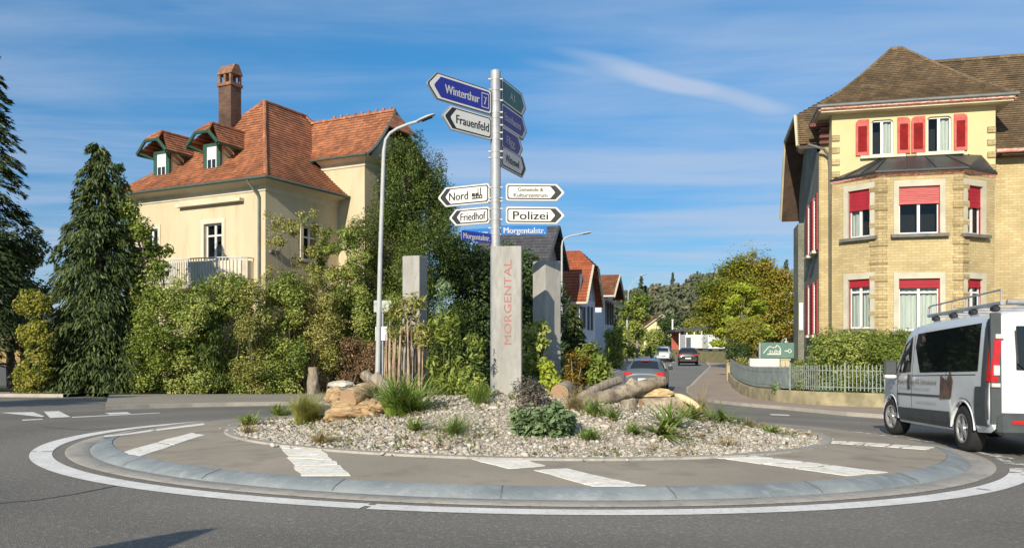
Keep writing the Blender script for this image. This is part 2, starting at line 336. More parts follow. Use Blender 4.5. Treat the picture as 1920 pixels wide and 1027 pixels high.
pavement('pavement', SR + [(8.3, 38), (7.4, 34), (7.15, 31.4), (7.2, 28.5), (7.6, 26), (8.2, 24)] + [circ(a, 11.6) for a in range(42, 4, -4)] + [(14, 11.6), (24, 9.8), (44, 7)],
         [(x + 2.2, y) for x, y in SR] + WALLP, M_pave, 120)
pavement('pavement', [(-14.2, 25.3), (-16, 24.9), (-20, 24.6), (-30, 24.6), (-44, 25)], [(-13.9, 27.2), (-16, 27.2), (-20, 27.2), (-30, 27.4), (-44, 28)], M_pave2, 30)
# gardens behind hedge and wall
def area(name, pts, dz, m):
    v = [(p[0], p[1], G(p[0], p[1]) + dz) for p in pts]; return kind(mk(name, v, [tuple(range(len(v)))], m), 'structure')
ribbon('garden_lawn', resample(HEDGE + [(0.5, 44), (8, 66)], 30), resample([(-16, 27), (-30, 30), (-44, 40), (-44, 80), (-10, 90), (4, 80)], 30), 0.13, M_ground)
ribbon('garden_lawn', resample(WALLP, 30), resample([(18, 50), (24, 46), (30, 40), (36, 34), (44, 30), (50, 26)], 30), 0.30, M_ground)
# roundabout rings
def ring(name, prof, m, a0=0, a1=360, n=180, gaps=None):
    """prof: list of (radius, height)"""
    v = []; f = []; k = len(prof)
    for i in range(n + 1):
        a = a0 + (a1 - a0) * i / n
        for r, z in prof:
            x, y = circ(a, r); v.append((x, y, G(x, y) + z))
    for i in range(n):
        for j in range(k - 1): f.append((i * k + j, (i + 1) * k + j, (i + 1) * k + j + 1, i * k + j + 1))
    return kind(mk(name, v, f, m, smooth=30), 'structure')
Z0, Z1 = 0.10, 0.155   # height of the apron at its kerb and at the gravel
ring('gutter_ring', [(6.37, 0.004), (6.35, 0.012), (6.12, 0.014), (6.10, 0.004)], M_gutter)
ring('kerb_ring', [(6.11, 0.0), (6.09, 0.02), (6.04, 0.05), (5.90, 0.085), (5.86, 0.090), (5.84, 0.075)], M_kerbblue)
ring('apron', [(5.85, Z0 - .014), (5.2, Z0 + 0.02), (4.8, 0.14), (4.4, Z1), (3.9, Z1)], M_apron)
ring('edging_ring', [(4.50, Z1 - 0.01), (4.49, Z1 + 0.02), (4.36, Z1 + 0.022), (4.34, Z1 - 0.02)], M_gutter)
# joints of the kerb stones
jb = MB()
for i in range(26):
    a = i * 360 / 26 + 4; d = 0.055
    for (r0, z0), (r1, z1) in zip([(6.09, 0.021), (6.04, 0.051), (5.90, 0.086)], [(6.04, 0.051), (5.90, 0.086), (5.86, 0.091)]):
        P = [circ(a - d, r0), circ(a + d, r0), circ(a + d, r1), circ(a - d, r1)]; Zs = [z0, z0, z1, z1]
        jb.add([(p[0], p[1], G(*p) + z + 0.002) for p, z in zip(P, Zs)], [(0, 1, 2, 3)])
kind(jb.build('kerb_joint', M_tar), 'structure')
# white line round the island: small cells, worn off where wheels run over it on the right
wl = MB(); wr = random.Random(3); na = 760
for i in range(na):
    a = 360 * i / na; aa = (a + 180) % 360 - 180
    wear = 0.0
    if -40 < aa < 62: wear = 0.0 + 0.95 * sstep(-40, -24, aa) * (1 - sstep(40, 62, aa))
    for j in range(4):
        r0 = 6.50 + 0.058 * j
        w = wear * (0.75 + 0.3 * math.sin(i * 0.35 + j) + 0.25 * math.sin(i * 0.11))
        if wr.random() < w: continue
        if wear == 0 and i % 109 == 0 and (j + i // 109) % 3: continue
        P = [circ(a, r0), circ(a + 360 / na, r0), circ(a + 360 / na, r0 + 0.058), circ(a, r0 + 0.058)]
        wl.add([(p[0], p[1], G(*p) + 0.005) for p in P], [(0, 1, 2, 3)])
kind(wl.build('road_marking', M_white), 'structure')
# stone slab bands on the apron, each broken into pieces
def zap(r): return np.interp(r, [4.4, 4.8, 5.2, 5.85], [Z1, 0.14, Z0 + 0.02, Z0 - .014])
def app(px, py):
    p = gp(px, py, 0.13)
    for _ in range(3):
        r = math.hypot(p.x - RC[0], p.y - RC[1]); p = gp(px, py, float(zap(r)))
    return p
slabs = MB(); sr = random.Random(11)
def band(q, cuts, jag=0.05):
    """q: four pixel corners (start left, start right, end right, end left); cuts: positions of the cracks"""
    c = [app(*p) for p in q]; t = [0] + list(cuts) + [1]
    prev = None
    ends = []
    for u in t:
        ja, jb_ = sr.uniform(-jag, jag) * (0 < u < 1), sr.uniform(-jag, jag) * (0 < u < 1)
        ends.append((u + ja, u + jb_))
    for k in range(len(t) - 1):
        g = 0.013
        a0, b0 = ends[k]; a1, b1 = ends[k + 1]
        Lp = lambda u: c[0].lerp(c[3], u); Rp = lambda u: c[1].lerp(c[2], u)
        l0, r0, r1, l1 = Lp(a0 + g), Rp(b0 + g), Rp(b1 - g), Lp(a1 - g)
        mid0 = l0.lerp(r0, 0.5 + sr.uniform(-.15, .15)) + (l1 - l0) * sr.uniform(-.05, .05); mid1 = l1.lerp(r1, 0.5 + sr.uniform(-.15, .15)) + (l1 - l0) * sr.uniform(-.05, .05)
        j_ = lambda p, s=.015: p + Vector((sr.uniform(-s, s), sr.uniform(-s, s), 0))
        poly = [j_(l0), j_(l0.lerp(r0, .3)), j_(mid0), j_(l0.lerp(r0, .75)), j_(r0), j_(r0.lerp(r1, .4), .02), j_(r0.lerp(r1, .75), .02), j_(r1), j_(l1.lerp(r1, .7)), j_(mid1), j_(l1.lerp(r1, .25)), j_(l1), j_(l1.lerp(l0, .35), .02), j_(l1.lerp(l0, .7), .02)]
        zz = [float(zap(math.hypot(p.x - RC[0], p.y - RC[1]))) for p in poly]
        base = [Vector((p.x, p.y, G(p.x, p.y) + z - 0.02)) for p, z in zip(poly, zz)]
        slabs.prism(base, (0, 0, 0.025))
band([(196, 817), (190, 820), (388, 796), (384, 793)], [0.45], 0.01)
band([(228, 848), (262, 856), (386, 815), (360, 811)], [0.45], 0.02)
band([(522, 834), (592, 836), (657, 893), (566, 893)], [0.2, 0.42, 0.52, 0.68], 0.07)
band([(850, 853), (958, 855), (1022, 873), (955, 879)], [0.35, 0.6], 0.05)
band([(1003, 881), (1062, 878), (1212, 911), (1112, 912)], [0.85], 0.03)
band([(1264, 851), (1362, 850), (1668, 886), (1592, 892)], [0.3, 0.52, 0.7], 0.04)
band([(1520, 829), (1545, 825), (1756, 838), (1740, 843)], [0.12, 0.2, 0.28, 0.36, 0.42, 0.5, 0.62, 0.75], 0.04)
kind(slabs.build('apron_marking', M_slab), 'structure')
# other road paint
mk_ = MB()
def paint(q, dz=0.006): mk_.add([tuple(gp(px, py, dz)) for px, py in q], [(0, 1, 2, 3)])
paint([(82, 771), (110, 770), (133, 781), (94, 783)]); paint([(0, 773), (62, 772), (84, 780), (78, 781)]); paint([(42, 786), (80, 784.5), (80, 786), (42, 788)])
paint([(196, 773.5), (238, 772), (246, 775), (206, 776.5)]); paint([(135, 781), (300, 773), (300, 774), (135, 782.5)])
paint([(1443, 775.5), (1478, 777), (1482, 779), (1446, 777.5)])
for y0 in (38, 46, 54, 62, 72, 84): # dashes down the middle of the street
    for k in range(3):
        a, b = y0 + k, y0 + k + 1; mk_.add([(street_c(y) + s - 0.1, y, G(street_c(y), y) + 0.01) for y, s in ((a, -.08), (a, .08), (b, .08), (b, -.08))], [(0, 1, 2, 3)])
ly = ladder((30, 96, 3))
for a, b in zip(ly[:-1], ly[1:]):
    for s in (-3.25,): mk_.add([(street_c(y) + s + w, y, G(street_c(y), y) + 0.01) for y, w in ((a, -.07), (a, .07), (b, .07), (b, -.07))], [(0, 1, 2, 3)])
kind(mk_.build('road_marking', M_white), 'structure')
M_shadowseam = mat('painted shadow and tar crack', (0.06, 0.058, 0.055), (0.10, 0.096, 0.09), 9)
tar = MB()  # one mesh for the painted pole shadow and a crack
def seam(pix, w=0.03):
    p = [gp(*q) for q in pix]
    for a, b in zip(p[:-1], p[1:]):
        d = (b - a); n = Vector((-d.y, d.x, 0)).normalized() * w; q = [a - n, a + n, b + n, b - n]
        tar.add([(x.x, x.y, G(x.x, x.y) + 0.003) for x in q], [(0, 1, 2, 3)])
seam([(-60, 952), (0, 943), (70, 937), (140, 926), (215, 911), (262, 905)], 0.014); seam([(80, 800), (160, 806), (240, 800)], .015)  # first strip is a pole's cast shadow painted as a dark line
kind(tar.build('shadow_and_seam', M_shadowseam), 'structure')
# ---------------------------------------------------------------- gravel mound with loose stones
RG = 4.38
def mound(x, y):
    r = math.hypot(x - RC[0], y - RC[1])
    if r >= RG: return 0.0
    t = 1 - r / RG
    return 0.16 + 0.50 * sstep(0.0, 0.75, t) + 0.025 * math.sin(x * 2.1 + 1) * math.sin(y * 1.7) * sstep(0, 0.3, t)
def GM(x, y): return G(x, y) + mound(x, y)
v = []; f = []; nr, na = 26, 96
for i in range(nr + 1):
    for j in range(na):
        r = RG * (1 - i / nr) * 0.998; x, y = circ(j * 360 / na, r); v.append((x, y, GM(x, y)))
for i in range(nr):
    for j in range(na): f.append((i * na + j, i * na + (j + 1) % na, (i + 1) * na + (j + 1) % na, (i + 1) * na + j))
kind(mk('gravel_mound', v, f, M_gravel, smooth=60), 'structure')
def gm(px, py, dz=0.0):
    """point on the gravel mound (plus dz) seen at a pixel"""
    lo, hi = 7.0, 19.0
    for k in range(600):
        m = lo + (hi - lo) * k / 600; p = at(px, py, m)
        if p.z <= GM(p.x, p.y) + dz: return p
    return at(px, py, 13)
ico = bmesh.new(); bmesh.ops.create_icosphere(ico, subdivisions=1, radius=1.0); ico.verts.ensure_lookup_table()
IV = np.array([tuple(q.co) for q in ico.verts]); IF = np.array([[q.index for q in fc.verts] for fc in ico.faces]); ico.free()
def with_tint(o, tint, dom='FACE'):
    a = o.data.attributes.new('tint', 'FLOAT', dom); a.data.foreach_set('value', np.asarray(tint, dtype=np.float32)); return o
def bulk(name, V, Fc, m, parent=None, tint=None, smooth=False, world=True):
    """fast mesh from numpy arrays"""
    V = np.asarray(V, dtype=np.float64)
    if parent is not None and world:
        Q = np.array(MATW[parent.name].inverted()); V = V @ Q[:3, :3].T + Q[:3, 3]
    me = bpy.data.meshes.new(name); nF, k = Fc.shape
    me.vertices.add(len(V)); me.vertices.foreach_set('co', V.astype(np.float32).ravel())
    me.loops.add(nF * k); me.loops.foreach_set('vertex_index', Fc.astype(np.int32).ravel())
    me.polygons.add(nF); me.polygons.foreach_set('loop_start', np.arange(0, nF * k, k, dtype=np.int32))
    me.update(calc_edges=True); me.materials.append(m)
    if smooth: me.polygons.foreach_set('use_smooth', np.ones(nF, dtype=bool))
    o = bpy.data.objects.new(name, me); C.objects.link(o)
    if parent is not None: o.parent = parent
    if tint is not None: with_tint(o, tint)
    return o
def rot_rand(rg, n):
    q = rg.normal(size=(n, 4)); q /= np.linalg.norm(q, axis=1)[:, None]; w, x, y, z = q.T
    return np.stack([np.stack([1 - 2 * (y * y + z * z), 2 * (x * y - z * w), 2 * (x * z + y * w)], 1), np.stack([2 * (x * y + z * w), 1 - 2 * (x * x + z * z), 2 * (y * z - x * w)], 1), np.stack([2 * (x * z - y * w), 2 * (y * z + x * w), 1 - 2 * (x * x + y * y)], 1)], 1)
def stones(name, P, size, m, seed=1, flat=0.7):
    rg = np.random.default_rng(seed); n = len(P); nv = len(IV)
    Rm = rot_rand(rg, n); sc = np.stack([rg.uniform(.75, 1.3, n), rg.uniform(.7, 1.1, n), rg.uniform(.5, .9, n)], 1)
    sh = IV[None] * sc[:, None, :] * rg.uniform(0.8, 1.2, (n, nv, 1)); sh = np.einsum('nij,nvj->nvi', Rm, sh); sh[:, :, 2] *= flat
    V = sh * size[:, None, None] + P[:, None, :]; Fc = (IF[None] + (np.arange(n) * nv)[:, None, None]).reshape(-1, 3)
    return bulk(name, V.reshape(-1, 3), Fc, m, tint=np.repeat(rg.random(n), len(IF)))
def stonemat(name, cols):
    m = leafmat(name, cols, 0.0, 0.9); return m
M_stone = stonemat('pebbles', [(0.17, 0.155, 0.13), (0.36, 0.33, 0.275), (0.48, 0.44, 0.365), (0.34, 0.285, 0.21), (0.56, 0.53, 0.47), (0.42, 0.365, 0.285), (.26, .24, .21)])
rg = np.random.default_rng(5); ns = 46000
rr = RG * np.sqrt(rg.random(ns)) * 1.0; aa = rg.random(ns) * 2 * np.pi
rr[:140] = RG * (1.0 + 0.05 * rg.random(140)); px_ = RC[0] + rr * np.cos(aa); py_ = RC[1] + rr * np.sin(aa)
sz = np.clip(rg.lognormal(math.log(0.0150), 0.48, ns), 0.007, 0.052)
pz = np.array([(GM(a, b) if r < RG else G(a, b) + 0.165) for a, b, r in zip(px_, py_, rr)]) + sz * 0.25
kind(stones('gravel', np.stack([px_, py_, pz], 1), sz, M_stone, 6), 'stuff')
# ---------------------------------------------------------------- common materials
M_galv = mat('galvanised steel', (0.43, 0.44, 0.44), (0.33, 0.34, 0.35), 7, 0.55, 0.05, 60, metal=0.3)
M_lampgrey = mat('pale grey lamp paint', (0.46, 0.47, 0.46), (0.38, 0.39, 0.39), 3, 0.5)
M_conc = mat('board marked concrete', (0.41, 0.40, 0.365), (0.30, 0.29, 0.265), 1.6, 0.85, 0.25, 35, fine=((0.22, 0.205, 0.18), 6, 0.4), stretch=(3, 3, 0.7))
M_redpaint = mat('faded red lettering', (0.42, 0.16, 0.13), (0.30, 0.13, 0.11), 8, 0.7)
M_black = mat('black paint', (0.018, 0.018, 0.02), (0.028, 0.028, 0.03), 6, 0.5)
M_wsign = mat('white sign face', (0.74, 0.73, 0.68), (0.69, 0.68, 0.63), 3, 0.4)
M_bsign = mat('blue sign face', (0.028, 0.035, 0.29), (0.024, 0.030, 0.25), 3, 0.35)
M_gsign = mat('green sign face', (0.012, 0.13, 0.10), (0.010, 0.11, 0.09), 3, 0.35)
M_street = mat('bright blue street plate', (0.012, 0.16, 0.50), (0.010, 0.14, 0.44), 3, 0.35)
M_street2 = mat('dark blue street plate', (0.025, 0.045, 0.33), (0.02, 0.04, 0.28), 3, 0.35)
M_silver = mat('sign back aluminium', (0.45, 0.46, 0.46), (0.38, 0.39, 0.39), 4, 0.5, metal=0.5)
M_glass = glass('window glass', (0.012, 0.016, 0.018))
M_wframe = mat('white window frame', (0.74, 0.74, 0.72), (0.66, 0.66, 0.64), 4, 0.5)
M_curtain = mat('pale curtain', (0.62, 0.64, 0.62), (0.42, 0.45, 0.44), 3, 0.8, stretch=(14, 14, 0.4))
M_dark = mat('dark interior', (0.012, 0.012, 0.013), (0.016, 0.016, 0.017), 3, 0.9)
def text_geo(s):
    cu = bpy.data.curves.new('t', 'FONT'); cu.body = s; cu.resolution_u = 3; o = bpy.data.objects.new('t', cu)
    me = bpy.data.meshes.new_from_object(o); v = [tuple(p.co) for p in me.vertices]; f = [tuple(p.vertices) for p in me.polygons]
    bpy.data.objects.remove(o); bpy.data.curves.remove(cu); bpy.data.meshes.remove(me)
    xs = [p[0] for p in v]; ys = [p[1] for p in v]; return [((p[0] - min(xs)) / (max(xs) - min(xs)), p[1]) for p in v], f, (min(ys), max(ys))
def lettering(s, O, eu, et, w, h, m, parent, off=0.0, n=None, name='lettering', bold=0.0):
    """text s in the frame O (lower left), eu, et; w wide; capital height h"""
    v, f, _ = text_geo(s); k = h / 0.72; b = MB()
    for d in ([0.0] if not bold else [-bold, 0.0, bold]):
        b.add([O + eu * (x * w + d) + et * (y * k) + (n * (off + abs(d) * 0.02) if n is not None else Vector((0, 0, 0))) for x, y in v], f)
    return b.build(name, m, parent, world=True)
Zv = Vector((0, 0, 1))
def frame2(d, face):
    """reading direction and normal of an upright board along horizontal d that faces the point face"""
    n = Zv.cross(d).normalized(); n = n if n.dot(face) > 0 else -n
    return Zv.cross(n), n
def arrow_poly(L, H, ins, rec, tipw=0.10, sh=0.9):
    """arrow board pointing to +u, inset by ins, its tip drawn back by rec"""
    h = H / 2 - ins; x1 = L - H / 2 * sh - ins * 0.2 - rec * 0.9; x2 = L - ins * 1.2 - rec
    c = min(0.03, h * 0.2)
    return [(ins + c, -h), (x1, -h), (x2, -h * tipw), (x2, h * tipw), (x1, h), (ins + c, h), (ins, h - c), (ins, -h + c)]
def arrow_sign(parent, A, d, L, H, z, fmat, text, tw, th, style='white', two=None, label=None, tmat=None, roundend=False):
    """board from the pole end A along d, centre height z"""
    d = Vector((d[0], d[1], 0)).normalized(); eu, n = frame2(d, Vector((0, -1, 0)) - Vector((A[0], A[1], 0)) * 0.03)
    O = Vector((A[0], A[1], z)); sgn = 1 if d.dot(eu) > 0 else -1
    P = lambda u, t, k: O + d * u + Zv * t + n * k
    b = MB(); order = 1 if sgn > 0 else -1
    pts = [P(u, t, -0.012) for u, t in arrow_poly(L, H, 0, 0)][::order]; b.prism(pts, n * 0.024, 0)
    if style == 'white':
        lay = [(0.010, 0.0, 1, 0.0135), (0.026, 0.015, 2, 0.0165), (0.045, 0.10, 1, 0.0195)]
    else:
        lay = [(0.006, 0.0, 2, 0.0135), (0.020, 0.01, 1, 0.0165), (0.048, 0.07, 3, 0.0195)]
    for ins, rec, mi, k in lay: b.poly([P(u, t, k) for u, t in arrow_poly(L, H, ins, rec)][::order], mi)
    o = b.build('sign_board', [M_silver, M_wsign, M_black, fmat], parent, world=True)
    if label: o['label'] = label
    MATW[o.name] = MATW[parent.name]
    tm = tmat or (M_black if style == 'white' else M_wsign)
    lines = text if isinstance(text, (list, tuple)) else [text]
    x0 = 0.07; free = L - H * 0.45 - 0.16
    for i, s in enumerate(lines):
        ww = tw if not isinstance(tw, (list, tuple)) else tw[i]
        off = (i - (len(lines) - 1) / 2) * -1.45 * th
        s0 = x0 + (free - ww) / 2 if two is None else two
        start = O + d * (s0 if sgn > 0 else s0 + ww) + Zv * (off - th / 2)
        lettering(s, start, eu, Zv, ww, th, tm, o, 0.0225, n, bold=0.0035)
    return o, P, d, n, eu, sgn
# ---------------------------------------------------------------- signpost
PX, PY = -0.262, 12.78
PZ = GM(PX, PY)
sp = thing('direction_signpost', 'tall galvanised post carrying ten direction and street boards on the roundabout', 'signpost', (PX, PY, PZ))
zt = at(930, 134, PY).z
b = MB(); b.tube([(PX, PY, PZ - 0.2), (PX, PY, zt), (PX, PY, zt + 0.015)], [0.084, 0.081, 0.06], 20); b.build('pole', M_galv, sp, smooth=40, world=True)
def zpx(py, Y=PY): return at(0, py, Y).z
n0 = 0.10
def end(d): return (PX + d[0] * n0, PY + d[1] * n0)
dW = Vector((-.68, -.73)).normalized(); dN = Vector((-.885, .465)).normalized(); dP = Vector((0.998, 0.05)).normalized(); dB = Vector((.37, .93)).normalized()
o, P, d, n, eu, sg = arrow_sign(sp, end(dW), dW, 1.34, 0.40, zpx(196), M_bsign, 'Winterthur', 0.72, 0.135, 'blue', two=0.285, label='long blue board reading Winterthur 7 with white rim')
b = MB()  # road number panel
q = lambda u, t, k: P(u, t, k)
for (u0, u1, t0, t1) in ((0.075, 0.085, -.115, .115), (0.225, 0.235, -.115, .115), (0.085, 0.225, -.115, -.105), (0.085, 0.225, .105, .115)):
    b.poly([q(u1, t0, .0215), q(u0, t0, .0215), q(u0, t1, .0215), q(u1, t1, .0215)])
b.build('number_frame', M_wsign, o, world=True)
lettering('7', Vector((P(0.185, -.065, 0))), eu, Zv, 0.06, 0.13, M_wsign, o, 0.0225, n, bold=0.003)
arrow_sign(sp, end(dW), dW, 1.04, 0.37, zpx(244), M_bsign, 'Frauenfeld', 0.70, 0.135, label='white board reading Frauenfeld with black tip')
o, P, d, n, eu, sg = arrow_sign(sp, end(dN), dN, 0.98, 0.325, zpx(361), M_bsign, 'Nord', 0.36, 0.135, two=0.40, label='white board reading Nord with a factory symbol')
b = MB()  # factory symbol
for u0, u1, t0, t1 in ((.13, .33, -.075, -.015), (.27, .33, -.015, .02), (.20, .26, -.015, .02), (.155, .175, -.015, .10), (.205, .22, .02, .10)):
    b.poly([P(u1, t0, .022), P(u0, t0, .022), P(u0, t1, .022), P(u1, t1, .022)])
for u0 in (.15, .20, .25, .295):
    b.poly([P(u0 + .025, -.055, .0235), P(u0, -.055, .0235), P(u0, -.035, .0235), P(u0 + .025, -.035, .0235)], 1)
b.build('symbol', [M_black, M_wsign], o, world=True)
arrow_sign(sp, end(dN), dN, 0.76, 0.275, zpx(402), M_bsign, 'Friedhof', 0.47, 0.125, label='small white board reading Friedhof')
A2 = (PX + 0.16, PY + 0.0)
arrow_sign(sp, A2, dP, 0.94, 0.275, zpx(360.5), M_bsign, ['Gemeinde &', 'Kulturzentrum'], [0.40, 0.54], 0.062, label='white board reading Gemeinde & Kulturzentrum in two small lines', tmat=mat('grey lettering', (0.16, 0.15, 0.12), (0.2, 0.19, 0.16), 5, 0.6))
arrow_sign(sp, A2, dP, 0.94, 0.275, zpx(403.5), M_bsign, 'Polizei', 0.56, 0.135, label='white board reading Polizei with black tip')
for y, L, H, fm, tx, tw, st, lb in ((166, 1.12, 0.40, M_gsign, 'A1', 0.2, 'blue', 'green board seen at a sharp angle, topmost on its side'), (212, 1.16, 0.40, M_bsign, 'Ettenhausen', 0.72, 'blue', 'long blue board seen at a sharp angle under the green one'),
                            (254, 0.96, 0.38, M_bsign, 'Elgg', 0.36, 'blue', 'shorter blue board seen at a sharp angle'), (290, 1.12, 0.36, M_bsign, 'Wittenwil', 0.6, 'white', 'white board seen at a sharp angle, lowest of the four')):
    arrow_sign(sp, (PX + 0.06 + dB[0] * .05, PY + dB[1] * .05), dB, L, H, zpx(y), fm, tx, tw, 0.13, st, label=lb)
def plate(A, d, L, H, z, m, text, tw, th, s0, label):
    d = Vector((d[0], d[1], 0)).normalized(); eu, n = frame2(d, Vector((0, -1, 0))); O = Vector((A[0], A[1], z)); sgn = 1 if d.dot(eu) > 0 else -1
    b = MB(); c = O + d * (L / 2)
    M = Matrix((eu, -n, Zv)).transposed(); b.box(c, (L, 0.012, H), M=M, mi=0)
    P = lambda u, t: c + eu * u + Zv * t + n * 0.0085
    b.poly([P(-L / 2, -H / 2), P(L / 2, -H / 2), P(L / 2, H / 2), P(-L / 2, H / 2)], 1)
    o = b.build('street_plate', [M_silver, m], sp, world=True); o['label'] = label; MATW[o.name] = MATW[sp.name]
    lettering(text, c + eu * (-L / 2 + s0) + Zv * (-th / 2), eu, Zv, tw, th, M_wsign, o, 0.0115, n, bold=0.0025)
plate((PX + 0.085, PY - 0.06), (1, 0.02), 0.73, 0.15, zpx(432.5), M_street, 'Morgentalstr.', 0.66, 0.095, 0.045, 'bright blue street plate reading Morgentalstr.')
plate((PX - 0.07, PY - 0.05), (-.72, -.69), 0.62, 0.15, zpx(448), M_street2, 'Morgentalstr.', 0.55, 0.09, 0.035, 'dark blue street plate reading Morgentalstr., turned towards the road')
plate((PX - 0.07, PY + 0.06), (-.92, .39), 0.50, 0.145, zpx(435), M_street, 'Hauptstr.', 0.42, 0.09, 0.04, 'bright blue street plate half hidden behind another')
for py in (150, 170, 190, 212, 222, 236, 250, 262, 285, 297, 352, 372, 378, 392, 412, 428, 440):
    z = zpx(py); b = MB(); b.tube([(PX, PY, z - .012), (PX, PY, z + .012)], 0.0865, 20); b.box((PX + 0.09, PY - 0.035, z), (.05, .03, .022)); b.box((PX - .09, PY - .03, z), (.05, .03, .022)); b.build('clamp', M_galv, sp, smooth=40, world=True)
# ---------------------------------------------------------------- concrete pillars
def pillar(px, Y, w, dpt, ang, pytop, label):
    x = (px - HX) * Y / F; z0 = GM(x, Y) - 0.15; zt = at(px, pytop, Y).z
    o = thing('concrete_pillar', label, 'pillar', (x, Y, z0), R(ang), 'concrete pillars on the roundabout'); h = zt - z0
    b = MB(); b.bbox((0, 0, h / 2), (w, dpt, h), 0.008); b.build('shaft', M_conc, o); return o, h
pc, hc = pillar(952.5, 12.25, 0.425, 0.26, -4, 463, 'tall concrete pillar with red lettering at the foot of the signpost')
v, f, _ = text_geo('MORGENTAL'); b = MB(); wl_, hl = 1.28, 0.115; k = hl / 0.72
b.add([(0.06 - y * k, -0.133, hc - 1.49 + x * wl_) for x, y in v], f)
b.build('lettering', M_redpaint, pc)
pl, hh = pillar(778, 13.55, 0.315, 0.315, -19, 481, 'concrete pillar behind the bundle of reddish stems')
pr, hh = pillar(1025, 13.75, 0.345, 0.345, 36, 490, 'concrete pillar set cornerwise, right of the lettered one')
# ---------------------------------------------------------------- street lamps
def lamp(px0, Y, pts, hd, label, r0=0.085, r1=0.045):
    """pts: pixels of the shaft and arm from the base up (all at depth Y), hd: head from pixel to pixel"""
    g = gx(px0, Y, 0.1); o = thing('street_lamp', label, 'street lamp', g, 0, 'street lamps along the road')
    P = [Vector((g.x, g.y, g.z - 0.2))] + [at(a, c, Y) for a, c in pts]; k = len(P)
    b = MB(); nS = 2; b.tube(P[:nS + 1] if k > 3 else P, [r0, r0 * 0.8, r1 + .012][:len(P[:nS + 1])], 12); b.build('pole', M_lampgrey, o, smooth=40, world=True)
    b = MB(); b.tube(P[nS:], [r1 + .012] + [r1] * (k - nS - 1), 10); b.build('arm', M_lampgrey, o, smooth=40, world=True)
    a, c = at(*hd[0], Y), at(*hd[1], Y); d = c - a; L = d.length; ex = d.normalized(); ey = Vector((0, 1, 0)); ez = ex.cross(ey) * 1.0
    if ez.z < 0: ez = -ez
    b = MB(); sec = [(0, .05, .05), (.2, .10, .07), (.6, .13, .075), (.92, .11, .05), (1, .05, .02)]
    V = []; n = 10
    for t, w, h in sec:
        for j in range(n):
            q = 2 * math.pi * j / n; V.append(a + ex * (t * L) + ey * (w * math.cos(q)) + ez * (h * (math.sin(q) if math.sin(q) > 0 else 0.4 * math.sin(q))))
    fs = [(i * n + j, i * n + (j + 1) % n, (i + 1) * n + (j + 1) % n, (i + 1) * n + j) for i in range(len(sec) - 1) for j in range(n)] + [tuple(range(n)), tuple(range((len(sec) - 1) * n, len(sec) * n))]
    b.add(V, fs); b.build('lamp_head', M_lampgrey, o, smooth=50, world=True)
    b = MB(); b.box(a + ex * (L * .55) - ez * 0.035, (L * .55, .15, .02), M=Matrix((ex, ey, ez)).transposed()); b.build('lens', M_dark, o, world=True); return o
lamp(707, 24.0, [(713, 480), (719.5, 285), (723, 262), (731, 250), (745, 241), (765, 233), (786, 227)], ((781, 229), (816, 215)), 'pale lamp post leaning over the hedge left of the signpost')
lamp(1053, 46.0, [(1053, 560), (1053.5, 462), (1055, 452), (1060, 446), (1070, 442), (1088, 439)], ((1085, 440), (1111, 435)), 'lamp post in front of the orange roofed house')
lamp(1175, 80.0, [(1176, 600), (1178, 548), (1180, 540), (1184, 533), (1191, 525), (1200, 517)], ((1198, 517), (1213, 513)), 'lamp post beside the ginkgo tree down the street', 0.12, 0.03)
# ---------------------------------------------------------------- buildings: shared helpers
def roof_face(b, A, B, Cc, D, n, sag=0.0, th=0.05, mi=0):
    """tile courses between the eaves edge A-B and the upper edge D-C"""
    A, B, Cc, D = map(Vector, (A, B, Cc, D)); nn = (B - A).cross(D - A); nn = nn.normalized() if nn.z > 0 else -nn.normalized()
    def P(e0, e1, t):
        p = e0.lerp(e1, t); p.z -= sag * 4 * t * (1 - t) * (1 - 0.5 * t); return p
    for i in range(n):
        t0, t1 = i / n, min(1.0, (i + 1.15) / n)
        a, b_, c, d = P(A, D, t0) + nn * th, P(B, Cc, t0) + nn * th, P(B, Cc, t1) + nn * 0.004, P(A, D, t1) + nn * 0.004
        a2, b2 = P(A, D, t0) - nn * 0.01, P(B, Cc, t0) - nn * 0.01
        b.add([a, b_, c, d, a2, b2], [(0, 1, 2, 3), (4, 5, 1, 0)], mi)
def rail_tube(b, pts, r=0.07, n=8): b.tube(pts, r, n)
M_tile = bricks('orange clay tiles', srgb(194, 130, 90), srgb(150, 96, 66), srgb(102, 66, 48), 0.18, 0.16, 0.006, 0.8, 0.2, 0.35)
M_tile2 = bricks('dark weathered tiles', srgb(136, 114, 84), srgb(104, 88, 66), srgb(70, 58, 46), 0.20, 0.13, 0.006, 0.85, 0.2, 0.4)
M_tile3 = bricks('orange street house tiles', srgb(172, 96, 60), srgb(148, 80, 50), srgb(108, 62, 42), 0.22, 0.22, 0.01, 0.8, 0.2, 0.25)
M_tile4 = bricks('brown street house tiles', srgb(142, 88, 54), srgb(112, 70, 44), srgb(80, 52, 34), 0.22, 0.22, 0.01, 0.8, 0.2, 0.3)
M_tile5 = bricks('slate grey tiles', srgb(92, 92, 96), srgb(74, 74, 78), srgb(52, 52, 54), 0.22, 0.22, 0.01, 0.8, 0.2, 0.3)
M_cream = mat('cream yellow plaster', srgb(203, 190, 160), srgb(195, 181, 150), 0.5, 0.9, 0.15, 60, fine=(srgb(176, 156, 120), 1.6, 0.4), stretch=(1.8, 1.8, .35))
M_trimw = mat('off white plaster trim', srgb(212, 204, 184), srgb(196, 187, 165), 1.0, 0.85, 0.1, 60)
M_green = mat('bottle green paint', (0.030, 0.095, 0.062), (0.024, 0.075, 0.05), 3, 0.5)
M_gutter2 = mat('dark green grey gutter', (0.075, 0.10, 0.085), (0.055, 0.075, 0.065), 3, 0.5)
